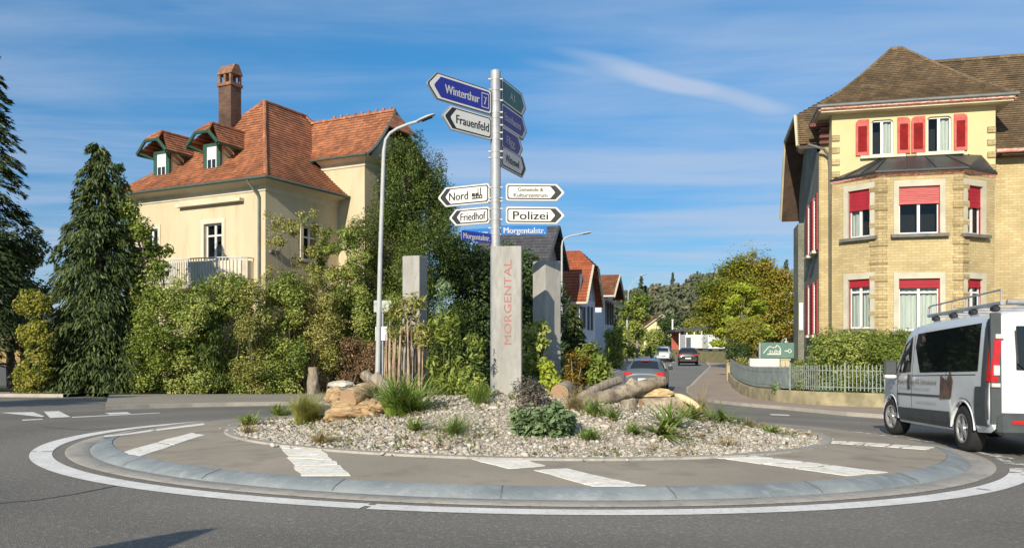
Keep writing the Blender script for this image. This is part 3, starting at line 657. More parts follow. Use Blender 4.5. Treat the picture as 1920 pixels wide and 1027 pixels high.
M_rwp = mat('grey rainwater pipe', (0.17, 0.18, 0.17), (0.12, 0.13, 0.125), 3, 0.5)
M_ironw = mat('white iron railing', (0.62, 0.62, 0.60), (0.5, 0.5, 0.48), 6, 0.6)
M_chim = bricks('chimney brick', srgb(122, 90, 72), srgb(94, 72, 60), srgb(90, 78, 70), 0.22, 0.075, 0.008, 0.9, 0.3, 0.5)
M_chimcap = mat('chimney cap render', srgb(150, 108, 82), srgb(104, 80, 66), 5, 0.9, 0.3, 30)
M_soffit = mat('painted timber soffit', srgb(206, 198, 168), srgb(186, 178, 150), 1.5, 0.8)
def window(parent, O, eu, n, w, h, mull=1, trans=None, name='window', fmat=None, curtain=None, fw=0.055, inset=0.12, shade=None, rows=0):
    """casement in a wall opening; O = lower left of the opening on the wall face, n = outward normal"""
    fmat = fmat or M_wframe; b = MB(); Mx = Matrix((eu, -n, Zv)).transposed()
    P = lambda u, t, k: O + eu * u + Zv * t - n * k
    def bar(u0, u1, t0, t1, k=inset, th=0.06): b.box(P((u0 + u1) / 2, (t0 + t1) / 2, k), (u1 - u0, th, t1 - t0), M=Mx)
    bar(0, fw, 0, h); bar(w - fw, w, 0, h); bar(fw, w - fw, 0, fw); bar(fw, w - fw, h - fw, h)
    for i in range(mull): u = w * (i + 1) / (mull + 1); bar(u - fw * .75, u + fw * .75, fw, h - fw, inset - 0.004)
    if trans: bar(fw, w - fw, h * trans - fw * .5, h * trans + fw * .5, inset - 0.007)
    for i in range(rows):
        t = h * (i + 1) / (rows + 1); bar(fw, w - fw, t - .012, t + .012, inset + 0.005, 0.03)
    o = b.build(name, fmat, parent, world=True); MATW[o.name] = MATW[parent.name]
    b = MB(); b.poly([P(0.01, 0.01, inset + 0.01), P(w - 0.01, 0.01, inset + .01), P(w - .01, h - .01, inset + .01), P(.01, h - .01, inset + .01)]); b.build('pane', M_glassw if curtain is None else M_glass2, o, world=True)
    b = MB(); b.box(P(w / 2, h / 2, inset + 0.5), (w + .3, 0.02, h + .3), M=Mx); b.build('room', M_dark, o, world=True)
    if curtain:
        b = MB()
        for u0, u1 in curtain:
            k = max(3, int((u1 - u0) / 0.06)); vs = []
            for i in range(k + 1):
                u = u0 + (u1 - u0) * i / k; kk = inset + 0.10 + 0.03 * math.sin(i * 1.9)
                vs += [P(u, 0.03, kk), P(u, h - .03, kk)]
            b.add(vs, [(2 * i, 2 * i + 2, 2 * i + 3, 2 * i + 1) for i in range(k)])
        b.build('curtain', M_curtain, o, world=True)
    return o, P, Mx
def glass_refl(name, tint, mixv):
    m, t, b = newmat(name); n = t.nodes.new; l = t.links.new
    tr = n('ShaderNodeBsdfTransparent'); tr.inputs[0].default_value = rgba(tint); gl = n('ShaderNodeBsdfGlossy'); gl.inputs['Roughness'].default_value = 0.02
    fr = n('ShaderNodeFresnel'); fr.inputs[0].default_value = mixv; ms = n('ShaderNodeMixShader'); l(fr.outputs[0], ms.inputs[0]); l(tr.outputs[0], ms.inputs[1]); l(gl.outputs[0], ms.inputs[2])
    l(ms.outputs[0], t.nodes['Material Output'].inputs[0]); return m
M_glassw = glass_refl('clear window pane', (0.75, 0.8, 0.78), 1.55)
M_glass2 = glass_refl('clear window pane over curtain', (0.85, 0.9, 0.87), 1.5)
# ---------------------------------------------------------------- the villa on the left
VD = Vector((.46, .888, 0)).normalized(); VL = Vector((-VD.y, VD.x, 0))
Ec = at(498, 330, 31.2); VO = Vector((Ec.x, Ec.y, 0)) + VD * 0.6 + VL * 0.6
gz = G(VO.x, VO.y) + 0.13; VO.z = gz
vil = thing('villa', 'cream yellow villa with steep orange tiled roof behind the hedge', 'house', VO, math.atan2(VD.y, VD.x))
VM = MATW[vil.name]
LX, LY, ZE = 8.6, 8.0, Ec.z - gz         # along the right face, along the left face, eaves height
ZA = at(508, 191, 37.3).z - gz           # ridge height
lv = lambda x, y, z=0.0: VM @ Vector((x, y, z))
eU, eN1, eN2 = VD, -VD, -VL              # normals: left face (x=0) looks along -x, right face (y=0) looks along -y
def w_y_on_left(px):                     # y on the face x=0 seen at pixel px
    k = (px - HX) / F; return (k * VO.y - VO.x) / (VL.x - k * VL.y)
def w_x_on_right(px, y=0.0):
    k = (px - HX) / F; o = VO + VL * y; return (k * o.y - o.x) / (VD.x - k * VD.y)
def zl(px, py, y): p = VO + VL * y; return at(px, py, p.y).z - gz
ya, yb = w_y_on_left(417), w_y_on_left(383); ym = (ya + yb) / 2
yc, yd = w_y_on_left(297), w_y_on_left(268)
zw0, zw1 = zl(400, 488, ym), zl(400, 419, ym)
b = MB()
# left face (x=0): runs from y=LY to y=0 so that its normal is -x
xa, xb = w_x_on_right(568), w_x_on_right(603)
holesL = [(LY - yb, LY - ya, zw0, zw1), (LY - yd, LY - yc, zw0 + 0.75, zw1)]
b.wall((0, LY), (0, 0), -0.3, ZE - 0.42, holesL, n=Vector((-1, 0)))
xr0, xr1 = xa, xa + 1.05
b.wall((0, 0), (LX, 0), -0.3, ZE - 0.42, [(xr0, xr1, zw0 + 0.1, zw1)], n=Vector((0, -1)))
b.wall((LX, 0), (LX, LY), -0.3, ZE - .42, n=Vector((1, 0))); b.wall((LX, LY), (0, LY), -0.3, ZE - .42, n=Vector((0, 1)))
b.build('wall', M_cream, vil)
b = MB()   # frieze and coved soffit
def band_(z0, z1, p0, p1, x1=LX, y1=LY):
    a = [(-p0, -p0, z0), (x1 + p0, -p0, z0), (x1 + p0, y1 + p0, z0), (-p0, y1 + p0, z0)]; c = [(-p1, -p1, z1), (x1 + p1, -p1, z1), (x1 + p1, y1 + p1, z1), (-p1, y1 + p1, z1)]
    b.add(a + c, [(i, (i + 1) % 4, 4 + (i + 1) % 4, 4 + i) for i in range(4)])
band_(ZE - .44, ZE - .40, 0.0, 0.05); band_(ZE - .40, ZE - .20, 0.05, 0.05); band_(ZE - .20, ZE - .13, 0.05, 0.16); band_(ZE - .13, ZE - .03, 0.16, 0.52)
b.build('cornice', M_trimw, vil)
b = MB(); a_ = 0.6  # gutter
b.tube([(LX, -a_ - .03, ZE - .02), (-a_ - .03, -a_ - .03, ZE - .02), (-a_ - .03, LY + a_, ZE - .02)], 0.065, 8); b.build('gutter', M_gutter2, vil, smooth=50)
b = MB(); b.tube([(-.62, .35, ZE - .05), (-.60, .35, ZE - .12), (-.10, .28, ZE - .62), (-.07, .28, ZE - .8), (-.07, .28, 0)], 0.05, 8); b.build('downpipe', M_rwp, vil, smooth=50)
apx = LY / 2; E0 = -a_
rb = MB(); NT = 34; XB = 4.5
A, B2 = (E0, LY + a_, ZE), (E0, E0, ZE); AP = (apx, apx, ZA)
roof_face(rb, A, B2, AP, AP, NT, 0.38)                              # hip towards the left front
roof_face(rb, B2, (XB + .9, E0, ZE), (XB + .9 + 3.2, apx, ZA - .02), AP, NT, 0.38)
roof_face(rb, (LX + a_, E0, ZE), (LX + a_, LY + a_, ZE), (LX - apx + 2.2, apx, ZA), (LX - apx + 2.2, apx, ZA), NT, 0.38)
roof_face(rb, (XB + .9, E0, ZE), (LX + a_, E0, ZE), (LX - apx + 2.2, apx, ZA - .01), (XB + 2, apx, ZA - .01), NT, 0.38)
roof_face(rb, (LX + a_, LY + a_, ZE), A, AP, (LX - apx + 2.2, apx, ZA), NT, 0.38)
roof = rb.build('roof', M_tile, vil)
def sagp(P, Q, t, s=0.38):
    P, Q = Vector(P), Vector(Q); p = P.lerp(Q, t); p.z -= s * 4 * t * (1 - t) * (1 - .5 * t); return p
b = MB()
for P_, Q_ in (((E0, E0, ZE + .05), (apx, apx, ZA + .05)), ((E0, LY + a_, ZE + .05), (apx, apx, ZA + .05)), ((LX + a_, E0, ZE + .05), (LX - apx + 2.2, apx, ZA + .05))):
    b.tube([sagp(P_, Q_, t / 14) for t in range(15)], 0.085, 6)
b.tube([(apx, apx, ZA + .05), (LX - apx + 2.2, apx, ZA + .05)], 0.09, 6); b.build('ridge_tiles', M_tile, roof, smooth=60)
# projecting gabled block
pB, wB = 1.45, 4.6
ZB = at(690, 291, 35.0).z - gz; ZBR = at(735, 209, 37.4).z - gz
b = MB(); b.wall((XB, 1.0), (XB, -pB), -.3, ZB - .35, n=Vector((-1, 0)))
b.wall((XB, -pB), (XB + wB, -pB), -.3, ZB - .35, [(1.0, 1.75, ZB - 1.95, ZB - .75), (2.6, 3.5, ZB - 1.95, ZB - .75)], n=Vector((0, -1))); b.wall((XB + wB, -pB), (XB + wB, 2), -.3, ZB - .35, n=Vector((1, 0)))
b.prism([(XB, -pB, ZB - .4), (XB + wB, -pB, ZB - .4), (XB + wB / 2 + .9, -pB, ZBR - 1.3), (XB + wB / 2 - .9, -pB, ZBR - 1.3)], (0, .2, 0)); b.build('wall', M_cream, vil)
for u in (1.0, 2.6): window(vil, lv(XB + u, -pB, ZB - 1.95), VD, eN2, .75 if u < 2 else .9, 1.2, 1, .7)
b = MB()
def band2(z0, z1, p0, p1):
    a = [(XB - p0, 1.0, z0), (XB - p0, -pB - p0, z0), (XB + wB + p0, -pB - p0, z0), (XB + wB + p0, 1, z0)]; c = [(XB - p1, 1.0, z1), (XB - p1, -pB - p1, z1), (XB + wB + p1, -pB - p1, z1), (XB + wB + p1, 1, z1)]
    b.add(a + c, [(i, i + 1, 5 + i, 4 + i) for i in range(3)])
band2(ZB - .42, ZB - .38, 0, .05); band2(ZB - .38, ZB - .2, .05, .05); band2(ZB - .2, ZB - .03, .05, .42); b.build('cornice', M_trimw, vil)
rb = MB(); o_ = .5; xm = XB + wB / 2; yr = -pB - o_ + .5; zc_ = ZB + (ZBR - ZB) * .50
def half(s):
    xe = xm - s * (wB / 2 + o_); L1 = (xe, -pB - o_, ZB); U1 = (xm, yr, ZBR); L0 = (xe, 3.4, ZB); U0 = (xm, 3.4, ZBR)
    if s > 0: roof_face(rb, L0, L1, U1, U0, 18, .30)
    else: roof_face(rb, L1, L0, U0, U1, 18, .30)
half(1); half(-1)
hx = (wB / 2 + o_) * .42
rb.prism([(xm - hx, -pB - o_ + .02, zc_ + .3), (xm + hx, -pB - o_ + .02, zc_ + .3), (xm, yr, ZBR + .02)], (0, .01, -.05))
r2 = rb.build('roof', M_tile, vil)
b = MB()
for s in (1, -1):
    b.tube([sagp((xm - s * (wB / 2 + o_), -pB - o_ - .02, ZB + .0), (xm, yr - .02, ZBR), t / 12, .30) - Vector((0, 0, .05)) for t in range(13)], .08, 6)
b.build('bargeboard', M_gutter2, r2, smooth=60)
b = MB(); b.tube([(xm, yr, ZBR + .05), (xm, 3.6, ZBR + .05)], .085, 6)
for k in range(9): b.box((xm, yr + .25 + .42 * k, ZBR + .17), (.07, .10, .12))
b.build('ridge_tiles', M_tile, r2, smooth=60)
b = MB(); b.tube([(XB - o_ - .03, 1.2, ZB - .02), (XB - o_ - .03, -pB - o_, ZB - .02)], .06, 8); b.build('gutter', M_gutter2, vil, smooth=50)
# windows of the villa
def surround(parent, O, eu, n, w, h, t=.16, proud=.04, sill=True, m=None, head=True):
    b = MB(); Mx = Matrix((eu, -n, Zv)).transposed(); P = lambda u, z: O + eu * u + Zv * z + n * (proud / 2 - .01)
    for u0, u1, z0, z1 in ((-t, 0, 0, h), (w, w + t, 0, h), (-t, w + t, h, h + t * 1.1)): b.box(P((u0 + u1) / 2, (z0 + z1) / 2), (u1 - u0, proud + .02, z1 - z0), M=Mx)
    o = b.build('window_surround', m or M_trimw, parent, world=True)
    if sill:
        b = MB(); b.box(O + eu * (w / 2) - Zv * .05 + n * .05, (w + 2 * t + .08, .22, .10), M=Mx); b.build('window_sill', M_stonegrey, parent, world=True)
M_stonegrey = mat('grey stone trim', srgb(196, 190, 170), srgb(178, 172, 152), 2, .85, .1, 50)
O = lv(0, yb, zw0); window(vil, O, -VL, eN1, yb - ya, zw1 - zw0, 1, .68, fw=.07, inset=.16); surround(vil, O, -VL, eN1, yb - ya, zw1 - zw0, .17)
O = lv(0, yd, zw0 + .75); window(vil, O, -VL, eN1, yd - yc, zw1 - zw0 - .75, 1, fw=.07, inset=.16); surround(vil, O, -VL, eN1, yd - yc, zw1 - zw0 - .75, .15)
O = lv(xr0, 0, zw0 + .1); window(vil, O, VD, eN2, xr1 - xr0, zw1 - zw0 - .1, 1, .68, fw=.07, inset=.16); surround(vil, O, VD, eN2, xr1 - xr0, zw1 - zw0 - .1, .17)
# awning box above the balcony, wall lamp shelf
b = MB(); yA, yB = w_y_on_left(458), w_y_on_left(338); b.box((-.14, (yA + yB) / 2, zl(400, 381, ym)), (.24, yB - yA, .13)); b.build('awning_box', M_trimw, vil)
b = MB(); b.box((.45, -.06, zw0 + .25), (.5, .12, .12)); b.build('wall_ledge', M_rwp, vil)
# balcony with a bowed iron railing
y0b, y1b = w_y_on_left(476), w_y_on_left(300); zb1, zb0 = zl(390, 489, ym), zl(390, 489, ym) - 1.0
def bow(t): return (-.35 - .75 * math.sin(math.pi * t) ** .5, y0b + (y1b - y0b) * t)
b = MB(); n_ = 40
pts = [(0, y0b)] + [bow(i / n_) for i in range(n_ + 1)] + [(0, y1b)]
b.prism([(x, y, zb0 - .22) for x, y in pts], (0, 0, .2)); b.build('balcony_floor', M_trimw, vil)
b = MB(); b.tube([(x, y, zb1) for x, y in pts], .025, 6); b.tube([(x, y, zb0 + .08) for x, y in pts], .02, 6)
for i in range(0, 41): x, y = bow(i / n_); b.tube([(x, y, zb0), (x, y, zb1)], .021, 5)
b.build('balcony_railing', M_ironw, vil)
b = MB()
vs = [];
for x, y in pts: vs += [(x * .96, y, zb0), (x * .96, y, zb1 - .12)]
b.add(vs, [(2 * i, 2 * i + 2, 2 * i + 3, 2 * i + 1) for i in range(len(pts) - 1)]); b.build('balcony_screen', mat('pale railing cloth', srgb(226, 214, 190), srgb(206, 194, 168), 2, .9), vil)
# dormers: small gabled roofs with half hips on the left slope
def dormer(pxc, pyb, pyt, pxl, pxr):
    """front window between pxl..pxr, sill at pyb, head at pyt"""
    t = .30; xf = E0 + (apx - E0) * t - .15; y = None
    k = ((pxl + pxr) / 2 - HX) / F; o = VO + VD * xf; y = (k * o.y - o.x) / (VL.x - k * VL.y)
    dep = (o + VL * y).y; zs = at(0, pyb, dep).z - gz; zt = at(0, pyt, dep).z - gz
    w = 1.0; D = Matrix.Translation(VM @ Vector((xf, y, 0)))
    hw = w / 2; L = 2.6
    b = MB(); b.box((xf + L / 2, y, (zs + zt) / 2 - .25), (L, w, zt - zs + .5)); wl = b.build('dormer', M_cream, vil)
    b = MB(); fo = xf - .05      # green timber frame round the arched window
    for s in (-1, 1): b.box((fo, y + s * (hw - .10), (zs + zt) / 2), (.10, .22, zt - zs + .1))
    b.box((fo, y, zs - .03), (.14, w + .05, .10)); b.box((fo, y, zt + .02), (.10, w, .14)); b.build('dormer_frame', M_green, wl)
    b = MB(); b.box((fo - .01, y, (zs + zt) / 2), (.06, w - .44, zt - zs - .06)); b.build('roller_shutter', M_wframe, wl)
    if pyb > 315:
        b = MB()
        for s in (-1, 1): b.box((fo - .035, y + s * .13, zs + .32), (.03, .2, .5))
        b.build('pane', M_glass, wl)
    # roof: ridge along x, wide overhang, half hip in front
    rb = MB(); ro = .44; zr = zt + .92; ze = zt - .06; xo = xf - .60; xe = xf + L + 1.0
    for s in (1, -1):
        q = [(xo + .0, y + s * (hw + ro), ze), (xe, y + s * (hw + ro), ze), (xe, y, zr), (xo + .55, y, zr)]
        if s < 0: roof_face(rb, q[0], q[1], q[2], q[3], 7, .02)
        else: roof_face(rb, q[1], q[0], q[3], q[2], 7, .02)
    hy = (hw + ro) * .42; rb.prism([(xo - .03, y - hy, zr - .42), (xo - .03, y + hy, zr - .42), (xo + .55, y, zr + .04)], (0.02, 0, -.06))
    rf = rb.build('dormer_roof', M_tile, vil)
    b = MB()
    for s in (1, -1):
        b.tube([(xo - .02, y + s * (hw + ro), ze - .02), (xo - .02, y + s * hy, zr - .46)], .075, 5)
        b.tube([(xo, y + s * (hw + ro), ze - .05), (xe - .3, y + s * (hw + ro), ze - .05)], .05, 5)
        b.tube([(xf - .05, y + s * (hw - .05), zt - .25), (xo, y + s * (hw + .35), ze + .05)], .06, 5)
    b.tube([(xo - .02, y - hy, zr - .46), (xo - .02, y + hy, zr - .46)], .075, 5); b.build('bargeboard', M_green, rf)
    b = MB(); b.tube([(xo + .5, y, zr + .05), (xe, y, zr + .05)], .07, 6)
    for s in (1, -1): b.tube([(xo - .02, y + s * hy, zr - .40), (xo + .5, y, zr + .05)], .06, 6)
    b.build('ridge_tiles', M_tile, rf)
dormer(302, 338, 288, 292, 320); dormer(398, 325, 274, 386, 414)
# chimney
yc_ = 6.0; xc_ = 2.9
k = (431 - HX) / F
o = VO + VD * xc_; yc_ = (k * o.y - o.x) / (VL.x - k * VL.y); dep = (o + VL * yc_).y; zct = at(0, 124, dep).z - gz; zc1 = at(0, 163, dep).z - gz; wc = 34 * dep / F
b = MB(); b.box((xc_, yc_, (zc1 + ZE + 1) / 2), (.62, .78, zc1 - ZE - 1)); ch = b.build('chimney', M_chim, roof); MATW[ch.name] = VM
b = MB(); b.box((xc_, yc_, zc1 + .03), (.74, .90, .14))
for sx in (-1, 1):
    for sy in (-1, 0, 1): b.box((xc_ + sx * .26, yc_ + sy * .34, zc1 + .30), (.12, .12, .46))
b.prism([(xc_ - .36, yc_ - .46, zc1 + .5), (xc_ + .36, yc_ - .46, zc1 + .5), (xc_ + .12, yc_ - .46, zct), (xc_ - .12, yc_ - .46, zct)], (0, .92, 0)); b.build('chimney_cap', M_chimcap, roof)
# ---------------------------------------------------------------- the yellow brick apartment house on the right
M_ybrick = bricks('yellow facing brick', srgb(198, 181, 136), srgb(182, 162, 116), srgb(168, 150, 112), 0.27, 0.095, 0.010, 0.85, 0.35, 0.22)
M_ybrick2 = bricks('rounded quoin brick', srgb(196, 177, 130), srgb(174, 153, 108), srgb(148, 131, 98), 0.27, 0.095, 0.012, 0.85, 0.35, 0.3)
M_ycream = mat('pale yellow plaster', srgb(210, 195, 148), srgb(200, 184, 138), 0.6, 0.9, 0.15, 60)
M_redbox = mat('crimson roller shade', srgb(160, 26, 44), srgb(140, 22, 38), 2, 0.7, 0.1, 40)
M_redpale = mat('sun bleached red slats', srgb(196, 112, 106), srgb(176, 74, 76), 5, 0.7, stretch=(.6, .6, 9))
M_redsh = mat('red shutter paint', srgb(160, 38, 36), srgb(132, 30, 30), 4, 0.6)
M_redsh2 = mat('faded red shutter frame', srgb(196, 100, 88), srgb(172, 74, 66), 5, 0.65)
M_redtrim = mat('red eaves trim', srgb(196, 108, 92), srgb(218, 188, 166), 6, 0.7, lo=.45, hi=.55, stretch=(1.5, 1.5, 8))
M_zinc = mat('dark zinc roofing', (0.060, 0.066, 0.070), (0.045, 0.050, 0.054), 2.0, 0.45, 0.1, 20, metal=0.4)
M_shing = bricks('grey green wall shingles', srgb(142, 142, 124), srgb(126, 127, 112), srgb(102, 103, 90), 0.14, 0.11, 0.008, 0.9, 0.3, 0.3)
M_sill = mat('dark stone sill', srgb(120, 118, 110), srgb(98, 96, 90), 3, 0.8)
BF = Vector((.972, -.235, 0)).normalized(); BB = Vector((-BF.y, BF.x, 0)); gb = G(12, 30) + 0.30
EL = at(1540, 207, 29.0); BO = Vector((EL.x, EL.y, 0)) + BF * .42 + BB * .42; BO.z = gb
bld = thing('apartment_house', 'three storey yellow brick house with polygonal bay and red shutters', 'house', BO, math.atan2(BF.y, BF.x))
BM = MATW[bld.name]; bl = lambda x, y, z=0.0: BM @ Vector((x, y, z))
ZEV = EL.z - gb - .05; WT = 5.38
def bx(px, y):   # local x on plane y seen at px
    k = (px - HX) / F; o = BO + BB * y; return (k * o.y - o.x) / (BF.x - k * BF.y)
def bz(py, x, y): p = BO + BF * x + BB * y; return at(0, py, p.y).z - gb
n_f = -BB
# upper windows in the tower front
wz0, wz1 = bz(289, 2.5, 0), bz(222, 2.5, 0)
w1 = (bx(1633, 0), bx(1675, 0)); w2 = (bx(1738, 0), bx(1784, 0))
zbt = bz(322, 2.7, -1.1); zbr = bz(292, 2.7, 0)   # bay eaves, top of bay roof on the wall
b = MB()
b.wall((0, 0), (WT, 0), zbt - .4, ZEV, [(w1[0], w1[1], wz0, wz1), (w2[0], w2[1], wz0, wz1)], n=Vector((0, -1)))
b.wall((0, 4), (0, 0), zbt - .4, ZEV, n=Vector((-1, 0))); b.wall((WT, 0), (WT, 6), zbt - .4, ZEV, n=Vector((1, 0)))
b.build('tower_wall', M_ycream, bld)
b = MB(); b.wall((0, 4), (0, 0), -.5, zbt - .4, n=Vector((-1, 0))); b.wall((0, 0), (.02, 0), -.5, zbt, n=Vector((0, -1))); b.wall((WT - .02, 0), (WT, 0), -.5, zbt, n=Vector((0, -1))); b.wall((WT, 0), (WT, 1.0), -.5, zbt - .4, n=Vector((1, 0)))
b.build('tower_base', M_ybrick, bld)
ro_ = MB()
for i, (a, c) in enumerate((w1, w2)):
    O = bl(a, 0, wz0); w, h = c - a, wz1 - wz0
    o, P, Mx = window(bld, O, BF, n_f, w, h, 1, None, fw=.06, inset=.10, curtain=[(w * .52, w - .05)] if True else None)
    b = MB()     # rounded upper corners of the opening
    for s in (0, 1):
        q = [P(s * w + (1 - 2 * s) * 0, h, -.002)]
        for k in range(7):
            t = math.pi / 2 * k / 6; rr_ = .13; q.append(P(s * w + (1 - 2 * s) * (rr_ - rr_ * math.sin(t)), h - rr_ + rr_ * math.cos(t), -.002))
        b.poly(q if s == 0 else q[::-1])
    b.build('window_corner', M_ycream, o, world=True)
    b = MB(); b.box(P(w / 2, -.06, -.05), (w + .75, .2, .10), M=Mx); b.build('window_sill', M_trimw, bld, world=True)
def shutter(px0, px1, side, y=0.0):
    x0, x1 = bx(px0, y), bx(px1, y); z0, z1 = wz0 + .02, wz1 + .03; w, h = x1 - x0, z1 - z0; b = MB(); t = .075
    r0 = .16
    arc = [(w - r0 + r0 * math.sin(q), h - r0 + r0 * math.cos(q)) for q in [math.pi / 2 * k / 5 for k in range(6)]]
    pts = [(0, 0), (w, 0)] + arc[::-1] + [(0, h)]
    if side < 0: pts = [(w - u, z) for u, z in pts][::-1]
    b.prism([(x0 + u, y - .03, z0 + z) for u, z in pts], (0, -.045, 0), 0)
    for k in range(22):
        z = z0 + .16 + (h - .42) * k / 21; b.box((x0 + w / 2, y - .083, z), (w - 2 * t - .02, .025, .034), mi=1, M=Matrix.Rotation(R(35), 3, 'X'))
    b.box((x0 + w / 2, y - .075, z0 + (h - .42) / 2 + .15), (w - 2 * t, .01, h - .36), mi=2)
    return b.build('shutter', [M_redsh2, M_redsh, mat_redd], bld)
mat_redd = mat('dark red behind slats', srgb(120, 24, 26), srgb(96, 20, 24), 3, .7)
shutter(1604, 1629, -1); shutter(1682, 1706, 1); shutter(1708, 1734, -1); shutter(1788, 1813, 1)
# quoins on the tower plaster
b = MB()
for k in range(4):
    z = zbr - .55 + k * .44
    for s in (0, 1): b.bbox((WT * s + (.13 if s == 0 else -.13), -.02, z), (.27, .07, .22), .015)
b.build('quoins', M_ybrick2, bld)
# bay: facets
pB_, aB = 1.1, 1.36
BP = [(0.02, 0), (aB, -pB_), (WT - aB, -pB_), (WT - .02, 0)]
def facet(i, pxl, pxr, rows):
    A = Vector(BP[i]); B_ = Vector(BP[i + 1]); d = (B_ - A).normalized(); nn = Vector((d.y, -d.x)); holes = []
    dw = BF * d.x + BB * d.y; nw = BF * nn.x + BB * nn.y; L = (B_ - A).length; Aw = BO + BF * A.x + BB * A.y
    def us(px): k = (px - HX) / F; return (k * Aw.y - Aw.x) / (dw.x - k * dw.y)
    mid = Aw + dw * (L / 2); u0, u1 = us(pxl), us(pxr)
    for py0, py1 in rows: holes.append((u0, u1, at(0, py1, mid.y).z - gb, at(0, py0, mid.y).z - gb))
    return A, B_, d, nn, dw, nw, L, Aw, holes
FC = [facet(0, 1591, 1632, [(358, 446), (524, 616)]), facet(1, 1685, 1762, [(349, 438), (522, 620)]), facet(2, 1812, 1841, [(350, 440), (523, 620)])]
b = MB()
for A, B_, d, nn, dw, nw, L, Aw, holes in FC: b.wall(A, B_, -.5, zbt, [(h[0] - .16, h[1] + .16, h[2] - .1, h[3] + .20) for h in holes], n=nn, depth=.02)
b.build('bay_wall', M_ybrick, bld)
sur = MB()
for fi, (A, B_, d, nn, dw, nw, L, Aw, holes) in enumerate(FC):
    Mx = Matrix((dw, -nw, Zv)).transposed()
    for hi_, (u0, u1, z0, z1) in enumerate(holes):
        w, h = u1 - u0, z1 - z0; O = Aw + dw * u0 + Zv * z0; O = Vector((O.x, O.y, gb + z0))
        P = lambda u, z, k: O + dw * u + Zv * z - nw * k
        sb = MB()
        for a0, a1, c0, c1 in ((-.17, 0, -.1, h + .21), (w, w + .17, -.1, h + .21), (0, w, h, h + .21)): sb.box(P((a0 + a1) / 2, (c0 + c1) / 2, .06), (a1 - a0, .22, c1 - c0), M=Mx)
        sb.build('window_surround', M_stonegrey, bld, world=True)
        sb = MB(); sb.box(P(w / 2, -.07, -.06), (w + .52, .26, .11), M=Mx); sb.build('window_sill', M_sill, bld, world=True)
        cur = None
        if hi_ == 1: cur = [(.05, w * .46), (w * .54, w - .05)]
        elif fi == 0: cur = [(.04, w * .42)]
        elif fi == 2: cur = [(w * .25, w * .8)]
        o, P2, M2 = window(bld, O, dw, nw, w, h, 1, (.74 if hi_ == 1 else None), fw=.06, inset=.13, curtain=cur)
        sh = [.40, .34, .42][fi] if hi_ == 0 else [.13, .15, .14][fi]
        sb = MB(); Hh = h * sh; ns_ = max(2, int(Hh / .06)); pale = (fi == 1 and hi_ == 0)
        for k in range(ns_):
            z = h - Hh * (k + .5) / ns_; sb.box(P(w / 2, z, .055 + (.006 if k % 2 else 0)), (w - .02, .02 if not pale else .03, Hh / ns_ * (1.0 if not pale else .86)), M=Mx)
        sb.box(P(w / 2, h - Hh - .025, .05), (w - .02, .045, .05), M=Mx)
        s_ = sb.build('roller_shade', M_redpale if pale else M_redbox, bld, world=True)
        sb = MB(); 
        for uu in (.012, w - .012): sb.box(P(uu, h / 2, .075), (.024, .05, h), M=Mx)
        sb.build('shade_rail', M_redbox, bld, world=True)
# quoin piers at the bay's edges: rounded blocks
for (x, y) in BP[1:3]:
    qb = MB()
    z = -.3; k = 0
    while z < zbt - .3:
        w = .30 if k % 2 == 0 else .275
        n_ = 10; vs = []
        s = 1 if x < WT / 2 else -1
        for zz, pr in ((z + .02, .03), (z + .08, .075), (z + .22, .085), (z + .29, .05)):
            pr = pr * .7 if k % 2 == 0 else pr * .3
            q = [(x - s * w * .78, y + w * .66 - pr * .0 + .02), (x - s * (w * .78 + pr * .6), y + w * .66 - pr), (x - s * pr * .2, y - pr), (x + s * w, y - pr), (x + s * w, y + .02)]
            if s < 0: q = q[::-1]
            vs += [(a, c, zz) for a, c in q]
        fs = [(r_ * 5 + i, r_ * 5 + i + 1, (r_ + 1) * 5 + i + 1, (r_ + 1) * 5 + i) for r_ in range(3) for i in range(4)] + [(15, 16, 17, 18, 19), (4, 3, 2, 1, 0)]
        qb.add(vs, fs); z += .31; k += 1
    qb.build('quoins', M_ybrick2, bld)
# bay roof and its red cornice
def bayring(off, z):
    o = [(-off * .3, 0.02), (aB - off * .55, -pB_ - off), (WT - aB + off * .55, -pB_ - off), (WT + off * .3, .02)]; return [(x, y, z) for x, y in o]
b = MB(); r0, r1 = bayring(.03, zbt - .12), bayring(.16, zbt - .02); b.add(r0 + r1, [(i, i + 1, 5 + i, 4 + i) for i in range(3)]); b.build('bay_cornice', M_redtrim, bld)
b = MB(); r0, r1, r2 = bayring(.16, zbt - .02), bayring(.25, zbt + .0), bayring(.25, zbt + .06)
top = [(bx(1648, 0), -.01, zbr - .05), (bx(1664, 0), -.02, zbr), (bx(1768, 0), -.02, zbr), (WT - .45, -.01, zbr - .1)]
b.add(r0 + r1 + r2 + top, [(i, i + 1, 5 + i, 4 + i) for i in range(3)] + [(4 + i, 5 + i, 9 + i, 8 + i) for i in range(3)] + [(8, 9, 13, 12), (9, 10, 14, 13), (10, 11, 15, 14)])
br = b.build('bay_roof', M_zinc, bld)
b = MB()
for i in range(3):
    for t in ([0, .33, .66] if i == 1 else ([.35, .7, 1] if i == 0 else [0, .33, .66])):
        a_, c_ = Vector(r2[i]).lerp(Vector(r2[i + 1]), t), Vector(top[i]).lerp(Vector(top[i + 1]), t); b.tube([a_ + Zv * .015, c_ + Zv * .015], .02, 5)
b.build('seams', M_zinc, br)
